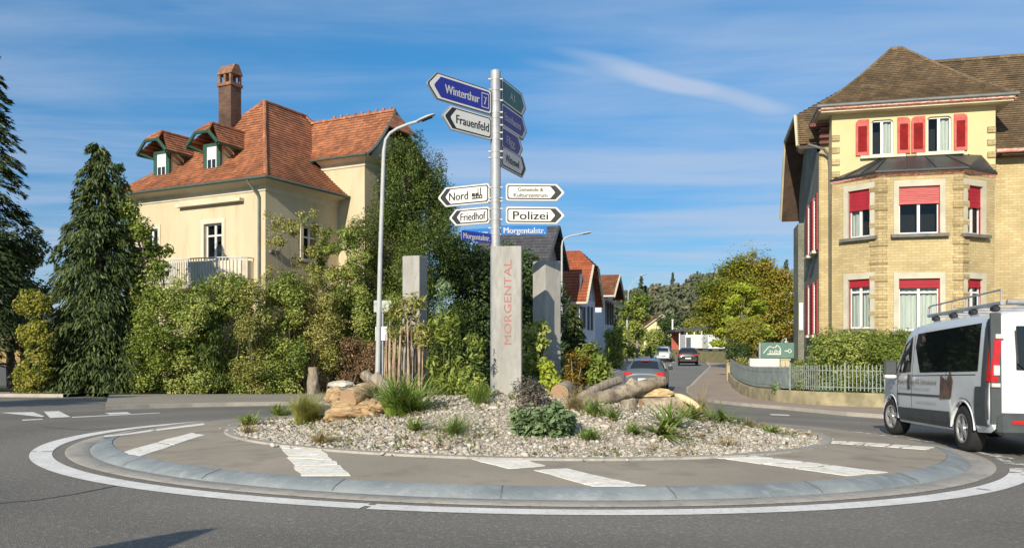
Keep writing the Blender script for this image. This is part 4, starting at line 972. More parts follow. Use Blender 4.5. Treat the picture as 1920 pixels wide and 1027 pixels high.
# tower eaves and pyramid roof
ov = .45; ex0, ex1, ey0, ey1 = -ov, WT + ov, -ov, 6.2; ZAP = bz(95, 2.6, 2.9)
b = MB(); b.box((WT / 2, 2.87, ZEV + .0), (WT + 2 * ov - .04, 6.6, .07)); b.build('soffit', M_soffit, bld)
b = MB()
for p, q in (((ex0, ey0), (ex1, ey0)), ((ex0, ey1), (ex0, ey0)), ((ex1, ey0), (ex1, ey1))):
    b.tube([(*p, ZEV + .1), (*q, ZEV + .1)], .09, 6)
b.build('fascia', M_redtrim, bld)
b = MB(); b.tube([(ex0 - .08, ey1, ZEV + .17), (ex0 - .08, ey0 - .08, ZEV + .17), (ex1 + .08, ey0 - .08, ZEV + .17), (ex1 + .08, ey1, ZEV + .17)], .07, 8); b.build('gutter', M_rwp, bld, smooth=50)
rb = MB(); NT2 = 30; zr0 = ZEV + .2
a1, a2 = (WT / 2 - .08, 2.8, ZAP), (WT / 2 + .25, 2.8, ZAP)
roof_face(rb, (ex0, ey0, zr0), (ex1, ey0, zr0), a2, a1, NT2, .16); roof_face(rb, (ex0, ey1, zr0), (ex0, ey0, zr0), a1, a1, NT2, .16)
roof_face(rb, (ex1, ey0, zr0), (ex1, ey1, zr0), a2, a2, NT2, .16); roof_face(rb, (ex1, ey1, zr0), (ex0, ey1, zr0), a1, a2, NT2, .16)
tr = rb.build('tower_roof', M_tile2, bld)
b = MB()
for p, q in (((ex0, ey0, zr0), a1), ((ex1, ey0, zr0), a2)): b.tube([sagp(p, q, t / 12, .16) + Zv * .04 for t in range(13)], .07, 6)
b.tube([a1, a2], .1, 6); b.build('ridge_tiles', M_tile2, tr, smooth=60)
# main block behind
YM = .85; XM0 = bx(1538, YM); XM1 = 17.0; YB = 8.0
zme = bz(291, WT + 1, YM); zmr = bz(108, WT + 2, 4.4)
b = MB(); b.wall((XM0, YM), (-.0, YM), -.5, ZEV - .1, n=Vector((0, -1))); b.wall((WT, YM), (XM1, YM), -.5, zme, n=Vector((0, -1))); b.wall((XM1, YM), (XM1, YB), -.5, zme, n=Vector((1, 0))); b.wall((XM1, YB), (XM0, YB), -.5, zme, n=Vector((0, 1)))
b.build('wall', M_ybrick, bld)
# side wall with shutters
def by(px): k = (px - HX) / F; o = BO + BF * XM0; return (k * o.y - o.x) / (BB.x - k * BB.y)
b = MB(); b.wall((XM0, YB), (XM0, YM), -.5, zme, n=Vector((-1, 0)), mi=0)
zg = bz(245, 0, 4.4)
b.add([(XM0, YM, zme), (XM0, YB, zme), (XM0, YB - 2.6, zg), (XM0, YM + 2.6, zg)], [(0, 3, 2, 1)])
b.build('side_wall', M_shing, bld)
b = MB(); b.box((XM0 - .02, YM + .12, zme / 2), (.05, .26, zme + 1)); b.build('corner_strip', M_ybrick2, bld)
for z0, z1 in ((bz(478, 0, 3.2), bz(378, 0, 3.2)), (bz(628, 0, 3.2), bz(532, 0, 3.2))):
    for y0, y1 in ((by(1534), by(1527)), (by(1524), by(1516))):
        a, c = min(y0, y1), max(y0, y1); cy = (a + c) / 2
        O = bl(XM0, cy + .38, z0); window(bld, O, -BB, -BF, .76, z1 - z0, 1, fw=.05, inset=-.02)
        for s in (-1, 1):
            b = MB(); b.box((XM0 - .07, cy + s * .62, (z0 + z1) / 2), (.05, .44, z1 - z0), mi=0)
            for k in range(16): b.box((XM0 - .1, cy + s * .62, z0 + .1 + (z1 - z0 - .2) * k / 15), (.02, .34, .05), mi=1)
            b.build('shutter', [M_redsh, mat_redd], bld)
        b = MB(); b.box((XM0 - .1, cy, z0 - .05), (.24, 1.0, .1)); b.build('window_sill', M_trimw, bld)
# shingled stair annex further back on the side
yA0, yA1 = 6.0, 7.9
b = MB(); b.box((XM0 - .12, (yA0 + yA1) / 2, 3.4), (.24, yA1 - yA0, 7.6)); an = b.build('side_annex', M_shing, bld)
b = MB(); b.box((XM0 - .12, yA0 - .02, 3.1), (.16, .06, 1.2)); b.build('annex_window', M_wframe, bld)
# main roof with half hipped gable
rb = MB(); gx0 = XM0 - .74; yr_ = (YM + YB) / 2; eo = .55; ridge0 = 2.6
zf = zme + .05; zmid = zg + .1; tmid = (zmid - zf) / (zmr - zf)
ya_ = (YM - eo) + (yr_ - YM + eo) * tmid; yb_ = (YB + eo) - (YB + eo - yr_) * tmid
roof_face(rb, (WT - .2, YM - eo, zf), (XM1 + .6, YM - eo, zf), (XM1 + .6, yr_, zmr), (WT - .2, yr_, zmr), 44, .12)
roof_face(rb, (gx0, YM - eo + 1.2, zf + .9), (WT, YM - eo + 1.2, zf + .9), (WT, ya_, zmid), (gx0, ya_, zmid), 14, .0)
roof_face(rb, (gx0, ya_, zmid), (WT, ya_, zmid), (WT, yr_, zmr), (ridge0, yr_, zmr), 20, .0)
roof_face(rb, (XM1 + .6, YB + eo, zf - .9), (gx0, YB + eo, zf - .9), (gx0, yb_, zmid), (XM1 + .6, yb_, zmid), 20, .0)
roof_face(rb, (XM1 + .6, yb_, zmid), (gx0, yb_, zmid), (ridge0, yr_, zmr), (XM1 + .6, yr_, zmr), 20, .0)
roof_face(rb, (gx0, yb_, zmid), (gx0, ya_, zmid), (ridge0, yr_, zmr), (ridge0, yr_, zmr), 20, .0)
mrf = rb.build('roof', M_tile2, bld)
b = MB(); b.tube([(ridge0, yr_, zmr + .05), (XM1 + .6, yr_, zmr + .05)], .09, 6); b.build('ridge_tiles', M_tile2, mrf)
b = MB()   # boarded verge
for p, q in (((gx0, YM - eo + 1.2, zf + .85), (gx0, ya_, zmid)), ((gx0, YB + eo, zf - .95), (gx0, yb_, zmid)), ((gx0, ya_, zmid), (gx0, yb_, zmid))):
    b.tube([p, q], .07, 5)
b.build('bargeboard', M_soffit, mrf)
mwood = mat('dark stained soffit boards', srgb(92, 72, 58), srgb(70, 56, 46), 3, .8)
b = MB()
for p, q in (((YM - eo + 1.2, zf + .80), (ya_, zmid - .07)), ((YB + eo, zf - 1.0), (yb_, zmid - .07))):
    b.prism([(gx0 + .03, p[0], p[1] - .06), (gx0 + .03, q[0], q[1] - .06), (XM0 + .1, q[0], q[1] - .06), (XM0 + .1, p[0], p[1] - .06)], (0, 0, .05))
b.prism([(gx0 + .03, ya_, zmid - .1), (gx0 + .03, yb_, zmid - .1), (XM0 + .1, yb_, zmid - .1), (XM0 + .1, ya_, zmid - .1)], (0, 0, .04)); b.build('verge_boards', mwood, mrf)
# rafter brackets, red, at the front left eaves corner
b = MB()
for k in range(3): b.box((XM0 + .12, YM - .10, ZEV - .42 - .22 * k), (.34, .2, .10))
b.box((XM0 - .05, YM - .1, ZEV - .2), (.7, .26, .12)); b.build('eaves_bracket', mat('dark red timber', srgb(112, 58, 54), srgb(90, 48, 46), 4, .7), bld)
b = MB(); b.tube([(XM0 - .5, YM - .5, bz(272, -.5, .5)), (bx(1545, YM - .4), YM - .35, bz(279, 0, .5)), (bx(1554, YM - .2), YM - .2, bz(290, 0, .5)), (bx(1556, YM - .2), YM - .16, bz(310, 0, .5)), (bx(1557, YM - .2), YM - .14, 0)], .055, 8)
b.build('downpipe', M_rwp, bld, smooth=60)
b = MB(); b.tube([(WT + .12, YM - .1, 0), (WT + .12, YM - .1, zme - .1), (WT + .3, YM - eo, zme + .05)], .05, 8); b.build('downpipe', M_rwp, bld, smooth=60)
b = MB(); b.tube([(WT + .1, YM - eo - .05, zme + .06), (XM1 + .6, YM - eo - .05, zme + .06)], .075, 8); b.build('gutter', M_redtrim, bld, smooth=60)
b = MB(); b.box(((WT + XM1) / 2 + .3, YM - .26, zme - .02), (XM1 - WT, .55, .1)); b.build('soffit', mwood, bld)
# ---------------------------------------------------------------- low garden wall and picket fence
wp = resample(WALLP[:-1], 60)
WH = 0.42
def off(pts, d):
    out = []
    for i, p in enumerate(pts):
        t = (pts[min(i + 1, len(pts) - 1)] - pts[max(i - 1, 0)]).normalized(); out.append(p + Vector((-t.y, t.x)) * d)
    return out
M_wallc = mat('mossy concrete wall', srgb(176, 162, 128), srgb(128, 120, 94), 1.4, 0.9, 0.4, 30, fine=(srgb(92, 92, 62), 2.2, 0.5))
gw = thing('garden_wall', 'low mossy concrete wall curving round the corner under the grey fence', 'wall', (wp[20].x, wp[20].y, G(wp[20].x, wp[20].y)))
wi = off(wp, .22); b = MB(); V = []
for p, q in zip(wp, wi):
    g = G(p.x, p.y); V += [(p.x, p.y, g - .1), (p.x, p.y, g + .1 + WH - .03), (p.x + (q.x - p.x) * .1, p.y + (q.y - p.y) * .1, g + .1 + WH), (q.x, q.y, g + .1 + WH), (q.x, q.y, g - .1)]
b.add(V, [(5 * i + j, 5 * i + 5 + j, 5 * i + 6 + j, 5 * i + 1 + j) for i in range(len(wp) - 1) for j in range(4)] + [(0, 1, 2, 3, 4)]); b.build('wall', M_wallc, gw, smooth=40, world=True)
p = wp[0]; b = MB(); b.bbox((p.x + .05, p.y - .05, G(p.x, p.y) + .6), (.26, .26, 1.25), .02); b.build('post', mat('sandstone post', srgb(196, 176, 138), srgb(160, 140, 108), 3, .9, .2, 40), gw, world=True)
M_fence = mat('grey painted fence', srgb(134, 144, 142), srgb(114, 124, 122), 4, .6)
M_fence2 = mat('pale grey fence', srgb(150, 158, 150), srgb(122, 130, 122), 4, .6)
fl = [q for q in resample([tuple(a) for a in off(wp, .11)], 400)]
tot = sum((fl[i + 1] - fl[i]).length for i in range(len(fl) - 1))
pts = []; d = 0; step = .115
acc = 0; pts = [fl[0]]
for i in range(1, len(fl)):
    seg = (fl[i] - fl[i - 1]).length; acc += seg
    while acc >= step: acc -= step; pts.append(fl[i] - (fl[i] - fl[i - 1]).normalized() * acc)
fe = thing('picket_fence', 'grey metal picket fence standing on the low garden wall', 'fence', (pts[60].x, pts[60].y, G(pts[60].x, pts[60].y) + .5))
def fz(p): return G(p.x, p.y) + .1 + WH
split = next(i for i, p in enumerate(pts) if p.y < 27.2)
def pick(name, ps, m, w, h):
    b = MB()
    for i, p in enumerate(ps):
        t = (ps[min(i + 1, len(ps) - 1)] - ps[max(i - 1, 0)]); a = math.atan2(t.y, t.x); b.box((p.x, p.y, fz(p) + .06 + h / 2), (w, .02, h), a); b.add([(p.x - .5 * w * math.cos(a), p.y - .5 * w * math.sin(a), fz(p) + .06 + h), (p.x + .5 * w * math.cos(a), p.y + .5 * w * math.sin(a), fz(p) + .06 + h), (p.x, p.y, fz(p) + .06 + h + .05)], [(0, 1, 2)])
    b.build(name, m, fe, world=True)
    b = MB()
    for z in (.16, h - .1): b.tube([(p.x, p.y, fz(p) + z) for p in ps], .016, 5)
    b.build('rail', m, fe, world=True)
pick('pickets', pts[4:split], M_fence, .085, .72); pick('pickets', pts[split:], M_fence2, .026, .78)
for i in list(range(split, len(pts), 21)) + [4]:
    p = pts[i]; b = MB(); b.tube([(p.x, p.y, fz(p) - .05), (p.x, p.y, fz(p) + .92), (p.x, p.y, fz(p) + .95)], [.03, .03, .01], 8); b.build('post', M_fence2, fe, world=True)
# ---------------------------------------------------------------- vehicles
M_tyre = mat('tyre rubber', (0.016, 0.016, 0.017), (0.024, 0.024, 0.024), 12, 0.85, 0.2, 40)
M_rim = mat('alloy rim', (0.56, 0.56, 0.56), (0.46, 0.46, 0.46), 8, 0.35, metal=0.6)
M_carglass = glass('tinted car glass', (0.008, 0.010, 0.011), 0.03)
M_redlamp = mat('red lamp lens', (0.55, 0.02, 0.02), (0.42, 0.015, 0.018), 10, 0.2, coat=0.5)
M_clearlamp = mat('clear lamp lens', (0.66, 0.64, 0.60), (0.5, 0.48, 0.46), 10, 0.2, coat=0.5)
M_plastic = mat('dark grey bumper plastic', (0.065, 0.075, 0.078), (0.05, 0.058, 0.06), 5, 0.55)
M_plate = mat('white number plate', (0.72, 0.72, 0.70), (0.66, 0.66, 0.64), 5, 0.4)
def paint_mat(name, c, dirt=0.92): return mat(name, c, tuple(x * dirt for x in c), 2.2, 0.32, coat=0.6)
class Body:
    """vehicle shell lofted from stations (x, z low, half width, belt z, roof half width, top z); x forward from the rear axle"""
    def __init__(s, st, wheels, ra, zc, sill):
        s.st = st; s.wh = wheels; s.ra = ra; s.zc = zc; s.sill = sill
    def par(s, x):
        X = [q[0] for q in s.st]; return [float(np.interp(x, X, [q[i] for q in s.st])) for i in range(1, 6)]
    def ring(s, x, arch=True):
        zl, w, zb, wt, zt = s.par(x)
        if arch:
            for xw in s.wh:
                d = abs(x - xw)
                if d < s.ra: zl = max(zl, s.zc + math.sqrt(max(0, s.ra ** 2 - d * d)))
        zb = max(min(zb, zt - .03), zl + .05); z4 = max(zb + .01, zt - .17); k = (z4 - zb) / max(.02, zt - zb)
        return [(w * .93, zl), (w * .985, zl + (zb - zl) * .16), (w, zl + (zb - zl) * .5), (w * .985, zb), (w * .985 + (wt - w * .985) * k, z4), (wt - .035, zt - .055), (wt - .15, zt - .008), (wt * .4, zt + .012), (0, zt + .016)]
    def y(s, x, z):
        r = s.ring(x, False); ys, zs = [p[0] for p in r], [p[1] for p in r]; return float(np.interp(z, zs[:6], ys[:6]))
    def mesh(s, m, parent):
        xs = sorted({round(q[0], 3) for q in s.st} | {round(xw + s.ra * math.cos(math.pi * k / 14), 3) for xw in s.wh for k in range(15)} | {round(float(x), 3) for x in np.linspace(s.st[0][0], s.st[-1][0], 26)})
        V = []; n = 17
        for x in xs:
            r = s.ring(x); V += [(x, p[0], p[1]) for p in r] + [(x, -p[0], p[1]) for p in r[-2::-1]]
        f = [(i * n + j, i * n + j + 1, (i + 1) * n + j + 1, (i + 1) * n + j) for i in range(len(xs) - 1) for j in range(n - 1)]
        f += [tuple(range(n)), tuple(range(len(xs) * n - 1, (len(xs) - 1) * n - 1, -1))]
        return mk('body', V, f, m, parent, smooth=32)
    def patch(s, q, side, off, nx=8, nz=4, b=None):
        """panel on the flank: q = 4 (x,z) corners"""
        b = b or MB(); V = []
        for j in range(nz + 1):
            for i in range(nx + 1):
                u, v = i / nx, j / nz; p = [(q[0][k] * (1 - u) + q[1][k] * u) * (1 - v) + (q[3][k] * (1 - u) + q[2][k] * u) * v for k in (0, 1)]
                V.append((p[0], side * (s.y(*p) + off), p[1]))
        b.add(V, [(j * (nx + 1) + i, j * (nx + 1) + i + 1, (j + 1) * (nx + 1) + i + 1, (j + 1) * (nx + 1) + i) for j in range(nz) for i in range(nx)]); return b
    def top(s, x0, x1, ins, off=.012, n=8, b=None, ins2=None):
        b = b or MB(); V = []; ins2 = ins if ins2 is None else ins2
        for i in range(n + 1):
            x = x0 + (x1 - x0) * i / n; zl, w, zb, wt, zt = s.par(x); y = wt - (ins + (ins2 - ins) * i / n)
            for k in (-1, -.5, 0, .5, 1): V.append((x, y * k, zt + off + (.012 if abs(k) < .9 else -.012)))
        b.add(V, [(5 * i + j, 5 * i + 5 + j, 5 * i + 6 + j, 5 * i + 1 + j) for i in range(n) for j in range(4)]); return b
def wheel(parent, x, y, r, w, side, steer=0.0, rimr=.62, spokes=5):
    prof = [(r * rimr, .5), (r * .80, .52), (r * .94, .47), (r, .36), (r, -.36), (r * .94, -.47), (r * .80, -.5), (r * rimr, -.5)]; n = 28; V = []
    for i in range(n):
        a = 2 * math.pi * i / n
        for rr_, t in prof: V.append((rr_ * math.cos(a), t * w, rr_ * math.sin(a)))
    k = len(prof); f = [(i * k + j, ((i + 1) % n) * k + j, ((i + 1) % n) * k + j + 1, i * k + j + 1) for i in range(n) for j in range(k - 1)]
    o = mk('wheel', V, f, M_tyre, parent, smooth=40); o.location = (x, y, r); o.rotation_euler = (0, 0, steer)
    b = MB(); yo = side * w * .36; rr_ = r * (rimr + .02)
    b.add([(rr_ * math.cos(2 * math.pi * i / n), yo - side * .07, rr_ * math.sin(2 * math.pi * i / n)) for i in range(n)], [tuple(range(n))], 1)
    for i in range(n):
        a, c = 2 * math.pi * i / n, 2 * math.pi * (i + 1) / n
        b.add([(q * math.cos(t), yo + side * e, q * math.sin(t)) for t in (a, c) for q, e in ((rr_, .035), (rr_ * .88, .03), (rr_ * .86, -.03))], [(0, 3, 4, 1), (1, 4, 5, 2)], 0)
    for i in range(spokes):
        a = 2 * math.pi * i / spokes + .3; M = Matrix.Rotation(-a, 3, 'Y'); b.box(M @ Vector((rr_ * .5, yo + side * .0, 0)), (rr_ * .86, .04, rr_ * .30), M=M)
    b.tube([(0, yo - side * .03, 0), (0, yo + side * .035, 0)], rr_ * .24, 12); b.build('rim', [M_rim, M_dark], o); return o
def car_frame(x, y, h, wb, lift=0.0):
    """matrix at the rear axle, following the slope of the road"""
    h = Vector((h[0], h[1], 0)).normalized(); p0 = Vector((x, y, G(x, y))); p1 = Vector((x + h.x * wb, y + h.y * wb, G(x + h.x * wb, y + h.y * wb)))
    ex = (p1 - p0).normalized(); lf = Zv.cross(h); l0 = p0 + lf * .8; l1 = p0 - lf * .8
    ey = (Vector((l0.x, l0.y, G(l0.x, l0.y))) - Vector((l1.x, l1.y, G(l1.x, l1.y)))).normalized(); ez = ex.cross(ey).normalized(); ey = ez.cross(ex)
    return Matrix(((ex.x, ey.x, ez.x, p0.x), (ex.y, ey.y, ez.y, p0.y), (ex.z, ey.z, ez.z, p0.z + .008 + lift), (0, 0, 0, 1)))
# ---------------------------------------------------------------- the white van
hv = (.137, .99); VMx = car_frame(7.36, 11.30, hv, 3.1)
van = thing('delivery_van', 'white van with roof rack and brown lettering driving round the roundabout', 'van', M=VMx)
M_vwhite = paint_mat('white van paint', (0.66, 0.68, 0.68), .95)
st = [(-.875, .42, .90, 1.05, .78, 1.84), (-.86, .36, .94, 1.08, .835, 1.92), (-.78, .32, .95, 1.10, .86, 1.95), (0, .28, .95, 1.11, .87, 1.965), (1.5, .26, .95, 1.10, .87, 1.965), (2.2, .26, .95, 1.08, .85, 1.93),
      (2.5, .26, .95, 1.07, .82, 1.86), (2.9, .26, .945, 1.05, .77, 1.56), (3.25, .27, .93, 1.03, .80, 1.22), (3.5, .28, .90, 1.0, .82, 1.08), (3.78, .30, .84, .80, .74, .88), (3.90, .34, .74, .6, .62, .68)]
vb = Body(st, (0.0, 3.1), .385, .325, .28); vb.mesh(M_vwhite, van)
for x, y, sd_ in ((0, .83, 1), (0, -.83, -1)): wheel(van, x, y, .325, .215, sd_)
for x, y, sd_ in ((3.1, .82, 1), (3.1, -.82, -1)): wheel(van, x, y, .325, .215, sd_, R(9))
b = MB()
for xw in (0, 3.1): b.box((xw, 0, .62), (.95, 1.5, .62)); 
b.box((1.5, 0, .34), (3.6, 1.55, .14)); b.build('underbody', M_dark, van)
for sd_ in (1, -1):
    b = vb.patch([(-.52, 1.14), (1.60, 1.12), (1.86, 1.76), (-.52, 1.80)], sd_, .006, 14, 6); b = vb.patch([(1.60, 1.12), (1.63, 1.12), (1.92, 1.55), (1.86, 1.76)], sd_, .006, 4, 6, b); b.build('side_window', M_carglass, van)
    b = vb.patch([(2.06, 1.13), (2.92, 1.10), (2.50, 1.60), (2.10, 1.73)], sd_, .006, 8, 6); b.build('door_window', M_carglass, van)
    b = vb.patch([(.42, .30), (2.66, .30), (2.66, .52), (.42, .54)], sd_, .010, 16, 3); b.build('sill_cladding', M_plastic, van)
    b = vb.patch([(.36, .745), (2.68, .735), (2.68, .765), (.36, .775)], sd_, .010, 16, 1); b.build('rub_strip', M_plastic, van)
    b = MB()
    for x, z0, z1 in ((1.985, .54, 1.9), (.56, .8, 1.13), (2.70, .56, 1.08)): vb.patch([(x, z0), (x + .014, z0), (x + .014, z1), (x, z1)], sd_, .003, 1, 8, b)
    vb.patch([(-.45, 1.085), (2.0, 1.06), (2.0, 1.072), (-.45, 1.097)], sd_, .003, 12, 1, b); b.build('panel_gap', M_dark, van)
    # rear corner: grey pillar with a tall red lamp
    b = vb.patch([(-.87, .40), (-.44, .40), (-.47, .93), (-.87, .93)], sd_, .014, 5, 5); vb.patch([(-.87, .93), (-.66, .93), (-.66, 1.84), (-.84, 1.90)], sd_, .012, 4, 8, b); b.box((-.885, sd_ * .865, 1.18), (.03, .13, 1.46)); b.build('corner_trim', M_plastic, van)
    b = MB(); zl0, zl1 = 1.0, 1.57
    V = []
    for k in range(9):
        z = zl0 + (zl1 - zl0) * k / 8; yy = vb.y(-.80, z) + .022; e = .01 if k in (0, 8) else .035
        V += [(-.79, sd_ * (yy - .01), z), (-.85, sd_ * yy, z), (-.90 - e * .3, sd_ * (yy - .03), z), (-.915, sd_ * (yy - .11), z)]
    b.add(V, [(4 * i + j, 4 * i + j + 1, 4 * i + 5 + j, 4 * i + 4 + j) for i in range(8) for j in range(3)]); lp = b.build('tail_lamp', M_redlamp, van, smooth=40)
    for zq, hq, wq in ((1.15, .13, .09), (1.60, .06, .13), (.955, .05, .13)): b = MB(); b.box((-.905, sd_ * (vb.y(-.8, zq) - .06), zq), (.05, wq * .8, hq)); b.build('reversing_lamp', M_clearlamp, lp)
    b = MB(); b.bbox((2.62, sd_ * 1.09, 1.20), (.12, .22, .26), .03); b.box((2.62, sd_ * .97, 1.10), (.06, .1, .05)); mm = b.build('door_mirror', M_plastic, van)
    b = MB(); b.bbox((2.63, sd_ * 1.09, 1.045), (.13, .2, .07), .02); b.build('mirror_base', M_vwhite, mm)
    b = MB(); b.bbox((2.08, sd_ * (vb.y(2.08, .97) + .015), .97), (.10, .03, .24), .012); b.build('door_handle', M_plastic, van)
    for xw in (0.0, 3.1):
        b = MB(); b.tube([(xw + .395 * math.cos(a), sd_ * (vb.y(xw, .62) * .985 - .0 + .004 * 0), .325 + .395 * math.sin(a)) for a in [math.pi * k / 14 for k in range(15)]], .016, 5); b.build('arch_lip', M_vwhite, van)
b = MB(); b.bbox((-.86, 0, .44), (.20, 1.72, .30), .05); b.build('rear_bumper', M_plastic, van)
for sd_ in (1, -1):
    b = MB(); b.box((-.966, sd_ * .62, .47), (.012, .16, .05)); b.build('reflector', M_redlamp, van)
b = MB(); b.bbox((-.885, 0, 1.45), (.02, 1.22, .58), .008); b.build('rear_window', M_carglass, van)
b = MB(); b.tube([(-.90, .62, 1.68), (-.915, .60, 1.25), (-.915, .50, 1.16), (-.915, .30, 1.02)], .013, 6); b.build('wiper', M_black, van)
b = MB(); b.bbox((-.90, 0, .80), (.02, .52, .24), .005); pl_ = b.build('number_plate', M_plate, van)
b = MB(); b.box((-.912, .2, .80), (.004, .09, .1)); b.build('crest', M_redlamp, pl_)
b = MB(); b.box((-.885, 0, 1.0), (.012, .012, 1.6)); b.build('door_gap', M_dark, van)
b = MB(); b.tube([(-.80, .45, .25), (-.96, .47, .24)], .03, 8); b.build('exhaust', mat('rusty pipe', (.30, .16, .09), (.2, .11, .07), 8, .6), van)
b = vb.top(2.56, 3.22, .10); b.build('windscreen', M_carglass, van)
# roof rack
b = MB()
zr = 2.04
for y in (-.66, .66):
    b.tube([(-.62, y, zr + .03), (2.02, y, zr + .03)], .030, 6); b.tube([(-.6, y, zr + .21), (1.9, y, zr + .19), (2.02, y, zr + .17), (2.04, y, zr + .03)], .014, 6)
    for x in (-.58, .1, .55, 1.05, 1.5, 1.95): b.tube([(x, y, zr + .02), (x, y, zr + .19)], .010, 5)
for x in (-.6, -.05, .45, .95, 1.45, 1.98): b.tube([(x, -.68, zr + .02), (x, .68, zr + .02)], .018, 6)
b.tube([(-.66, -.62, zr + .04), (-.66, .62, zr + .04)], .03, 8); b.build('roof_rack', M_galv, van)
for y in (-.68, .68):
    for x in (-.45, .25, .95, 1.65): b = MB(); b.bbox((x, y, zr - .04), (.15, .09, .08), .02); b.build('rack_foot', M_black, van)
def side_text(s, x0, z0, w, h, m):
    v, f, _ = text_geo(s); k = h / .72; b = MB(); b.add([(x0 - u * w, vb.y(x0 - u * w, z0 + y * k) + .012, z0 + y * k) for u, y in v], f); return b.build('lettering', m, van)
M_brownlet = mat('brown lettering', srgb(120, 104, 88), srgb(140, 124, 108), 6, .6); M_paleletter = mat('pale grey lettering', srgb(160, 160, 156), srgb(176, 176, 172), 6, .6)
side_text('Bruno Hitting AG Schreinerei', 2.66, .93, 1.75, .085, M_brownlet); side_text('Innenausbau Möbel Küchen', 2.55, .84, 1.4, .04, M_paleletter); side_text('www.schreinerei.ch', 1.75, .62, .85, .055, M_paleletter)
b = MB(); q_ = [(.75, .72), (.34, .74), (.28, .99), (.40, 1.14), (.53, 1.0), (.75, 1.09)]; b.add([(x, vb.y(x, z) + .013, z) for x, z in q_], [tuple(range(6))]); b.build('logo', mat('brown wood emblem', srgb(118, 92, 74), srgb(66, 56, 50), 7, .6), van)
for i, (s, w, z) in enumerate((('Schreinerei', .5, 1.02), ('Bruno Hitting AG', .66, .93), ('Innenausbau', .6, .85))):
    v, f, _ = text_geo(s); b = MB(); b.add([(-.893, .52 - u * w, z + y * .08) for u, y in v], f); b.build('lettering', M_paleletter, van)
# ---------------------------------------------------------------- cars in the street
def car(label, x, y, h, paint, suv=False, front=False, group='cars in the street', name='parked_car'):
    M = car_frame(x, y, h, 2.6); o = thing('car', label, 'car', M=M, group=group); H = 1.62 if suv else 1.47; k = H / 1.47; w = .91 if suv else .88
    if suv: st = [(-.80, .46, .76, .70, .66, .86), (-.76, .38, w - .05, .86, .76, 1.02), (-.66, .34, w - .01, .98, .74, 1.22), (-.44, .32, w, 1.0, .66, 1.56), (.2, .30, w, .99, .67, H), (1.2, .28, w, .97, .66, H - .03), (1.6, .28, w, .96, .64, H - .12), (2.3, .30, w, .96, .74, 1.08), (3.0, .32, w - .02, .9, .76, .98), (3.25, .36, w - .12, .8, .68, .84), (3.33, .44, w - .22, .6, .58, .66)]
    else: st = [(-.80, .44, .74, .62, .64, .80), (-.76, .36, w - .05, .80, .74, .92), (-.64, .30, w - .01, .90, .72, 1.03), (-.12, .26, w, .92, .60, 1.39), (.5, .25, w, .92, .62, H), (1.2, .24, w, .90, .62, H - .02), (1.6, .24, w, .89, .60, H - .12), (2.35, .26, w, .88, .72, .98), (3.0, .28, w - .02, .8, .74, .88), (3.28, .32, w - .14, .7, .64, .74), (3.36, .40, w - .24, .5, .54, .58)]
    B_ = Body(st, (0, 2.55), .37, .31, .26); B_.mesh(paint, o)
    for sx in (0, 2.55):
        for s in (1, -1): wheel(o, sx, s * (w - .12), .315, .20, s)
    b = MB(); b.box((0, 0, .55), (.9, 1.3, .5)); b.box((2.55, 0, .5), (.9, 1.3, .45)); b.box((1.3, 0, .3), (3.2, 1.4, .16)); b.build('underbody', M_dark, o)
    zb = 1.02 if suv else .95; zt = H - .13
    for s in (1, -1):
        b = B_.patch([(.0 if not suv else -.3, zb), (1.0, zb), (1.0, zt), (.25 if not suv else -.2, zt)], s, .008, 6, 4); B_.patch([(1.06, zb), (1.95, zb), (1.62, zt - .06), (1.06, zt)], s, .008, 6, 4, b); b.build('side_window', M_carglass, o)
        b = MB(); b.bbox((1.85, s * (w + .10), zb + .06), (.12, .2, .13), .03); b.build('door_mirror', M_black, o)
        if suv: q = [(-.70, .86), (-.50, .86), (-.46, 1.06), (-.62, 1.06)]
        zc = .98 if suv else .84
        b = MB(); b.bbox((-.70 if suv else -.72, s * (w - .20), zc), (.16, .36, .15), .03); b.build('tail_lamp', M_redlamp, o)
        b = MB(); b.bbox((3.14, s * (w - .26), .76 if suv else .66), (.22, .30, .13), .03); b.build('headlight', M_clearlamp, o)
    if suv: b = B_.top(-.64, -.42, .10, .015, 6)
    else: b = B_.top(-.60, -.16, .10, .015, 8)
    b.build('rear_window', M_carglass, o)
    b = B_.top(1.66, 2.28, .07, .015, 8); b.build('windscreen', M_carglass, o)
    b = MB(); b.bbox((-.80, 0, .50 if suv else .42), (.10, 1.5, .22), .03); b.build('rear_bumper', M_black if suv else paint, o)
    b = MB(); b.bbox((-.815, 0, .68 if suv else .60), (.02, .5, .12), .004); b.build('number_plate', M_plate, o)
    b = MB(); b.bbox((3.345, 0, .50), (.02, .5, .11), .004); b.build('number_plate', M_plate, o)
    b = MB(); b.bbox((3.30, 0, .62), (.06, .9, .12), .01); b.bbox((3.30, 0, .36), (.06, 1.2, .14), .01); b.build('grille', M_black, o)
    if not suv: b = MB(); b.box((-.22, 0, 1.40), (.05, .3, .03)); b.build('brake_light', M_redlamp, o)
    return o
M_pgrey = paint_mat('silver blue car paint', (0.085, 0.105, 0.12), .9); M_pblack = paint_mat('black car paint', (0.012, 0.013, 0.016), .9); M_pwhite = paint_mat('white car paint', (0.68, 0.69, 0.68), .96); M_pred = paint_mat('dark plum car paint', (0.016, 0.012, 0.015), .9)
hs_ = (.27, .96)
def cxy(px, Y, back=0.8): return ((px - HX) * Y / F + hs_[0] * back, Y + hs_[1] * back)
car('slate grey hatchback driving away just beyond the leaning log', *cxy(1206, 34), (.24, .97), M_pgrey)
car('black car with red tail lamps driving away in the right lane', *cxy(1289, 71), (.20, .98), M_pred, True)
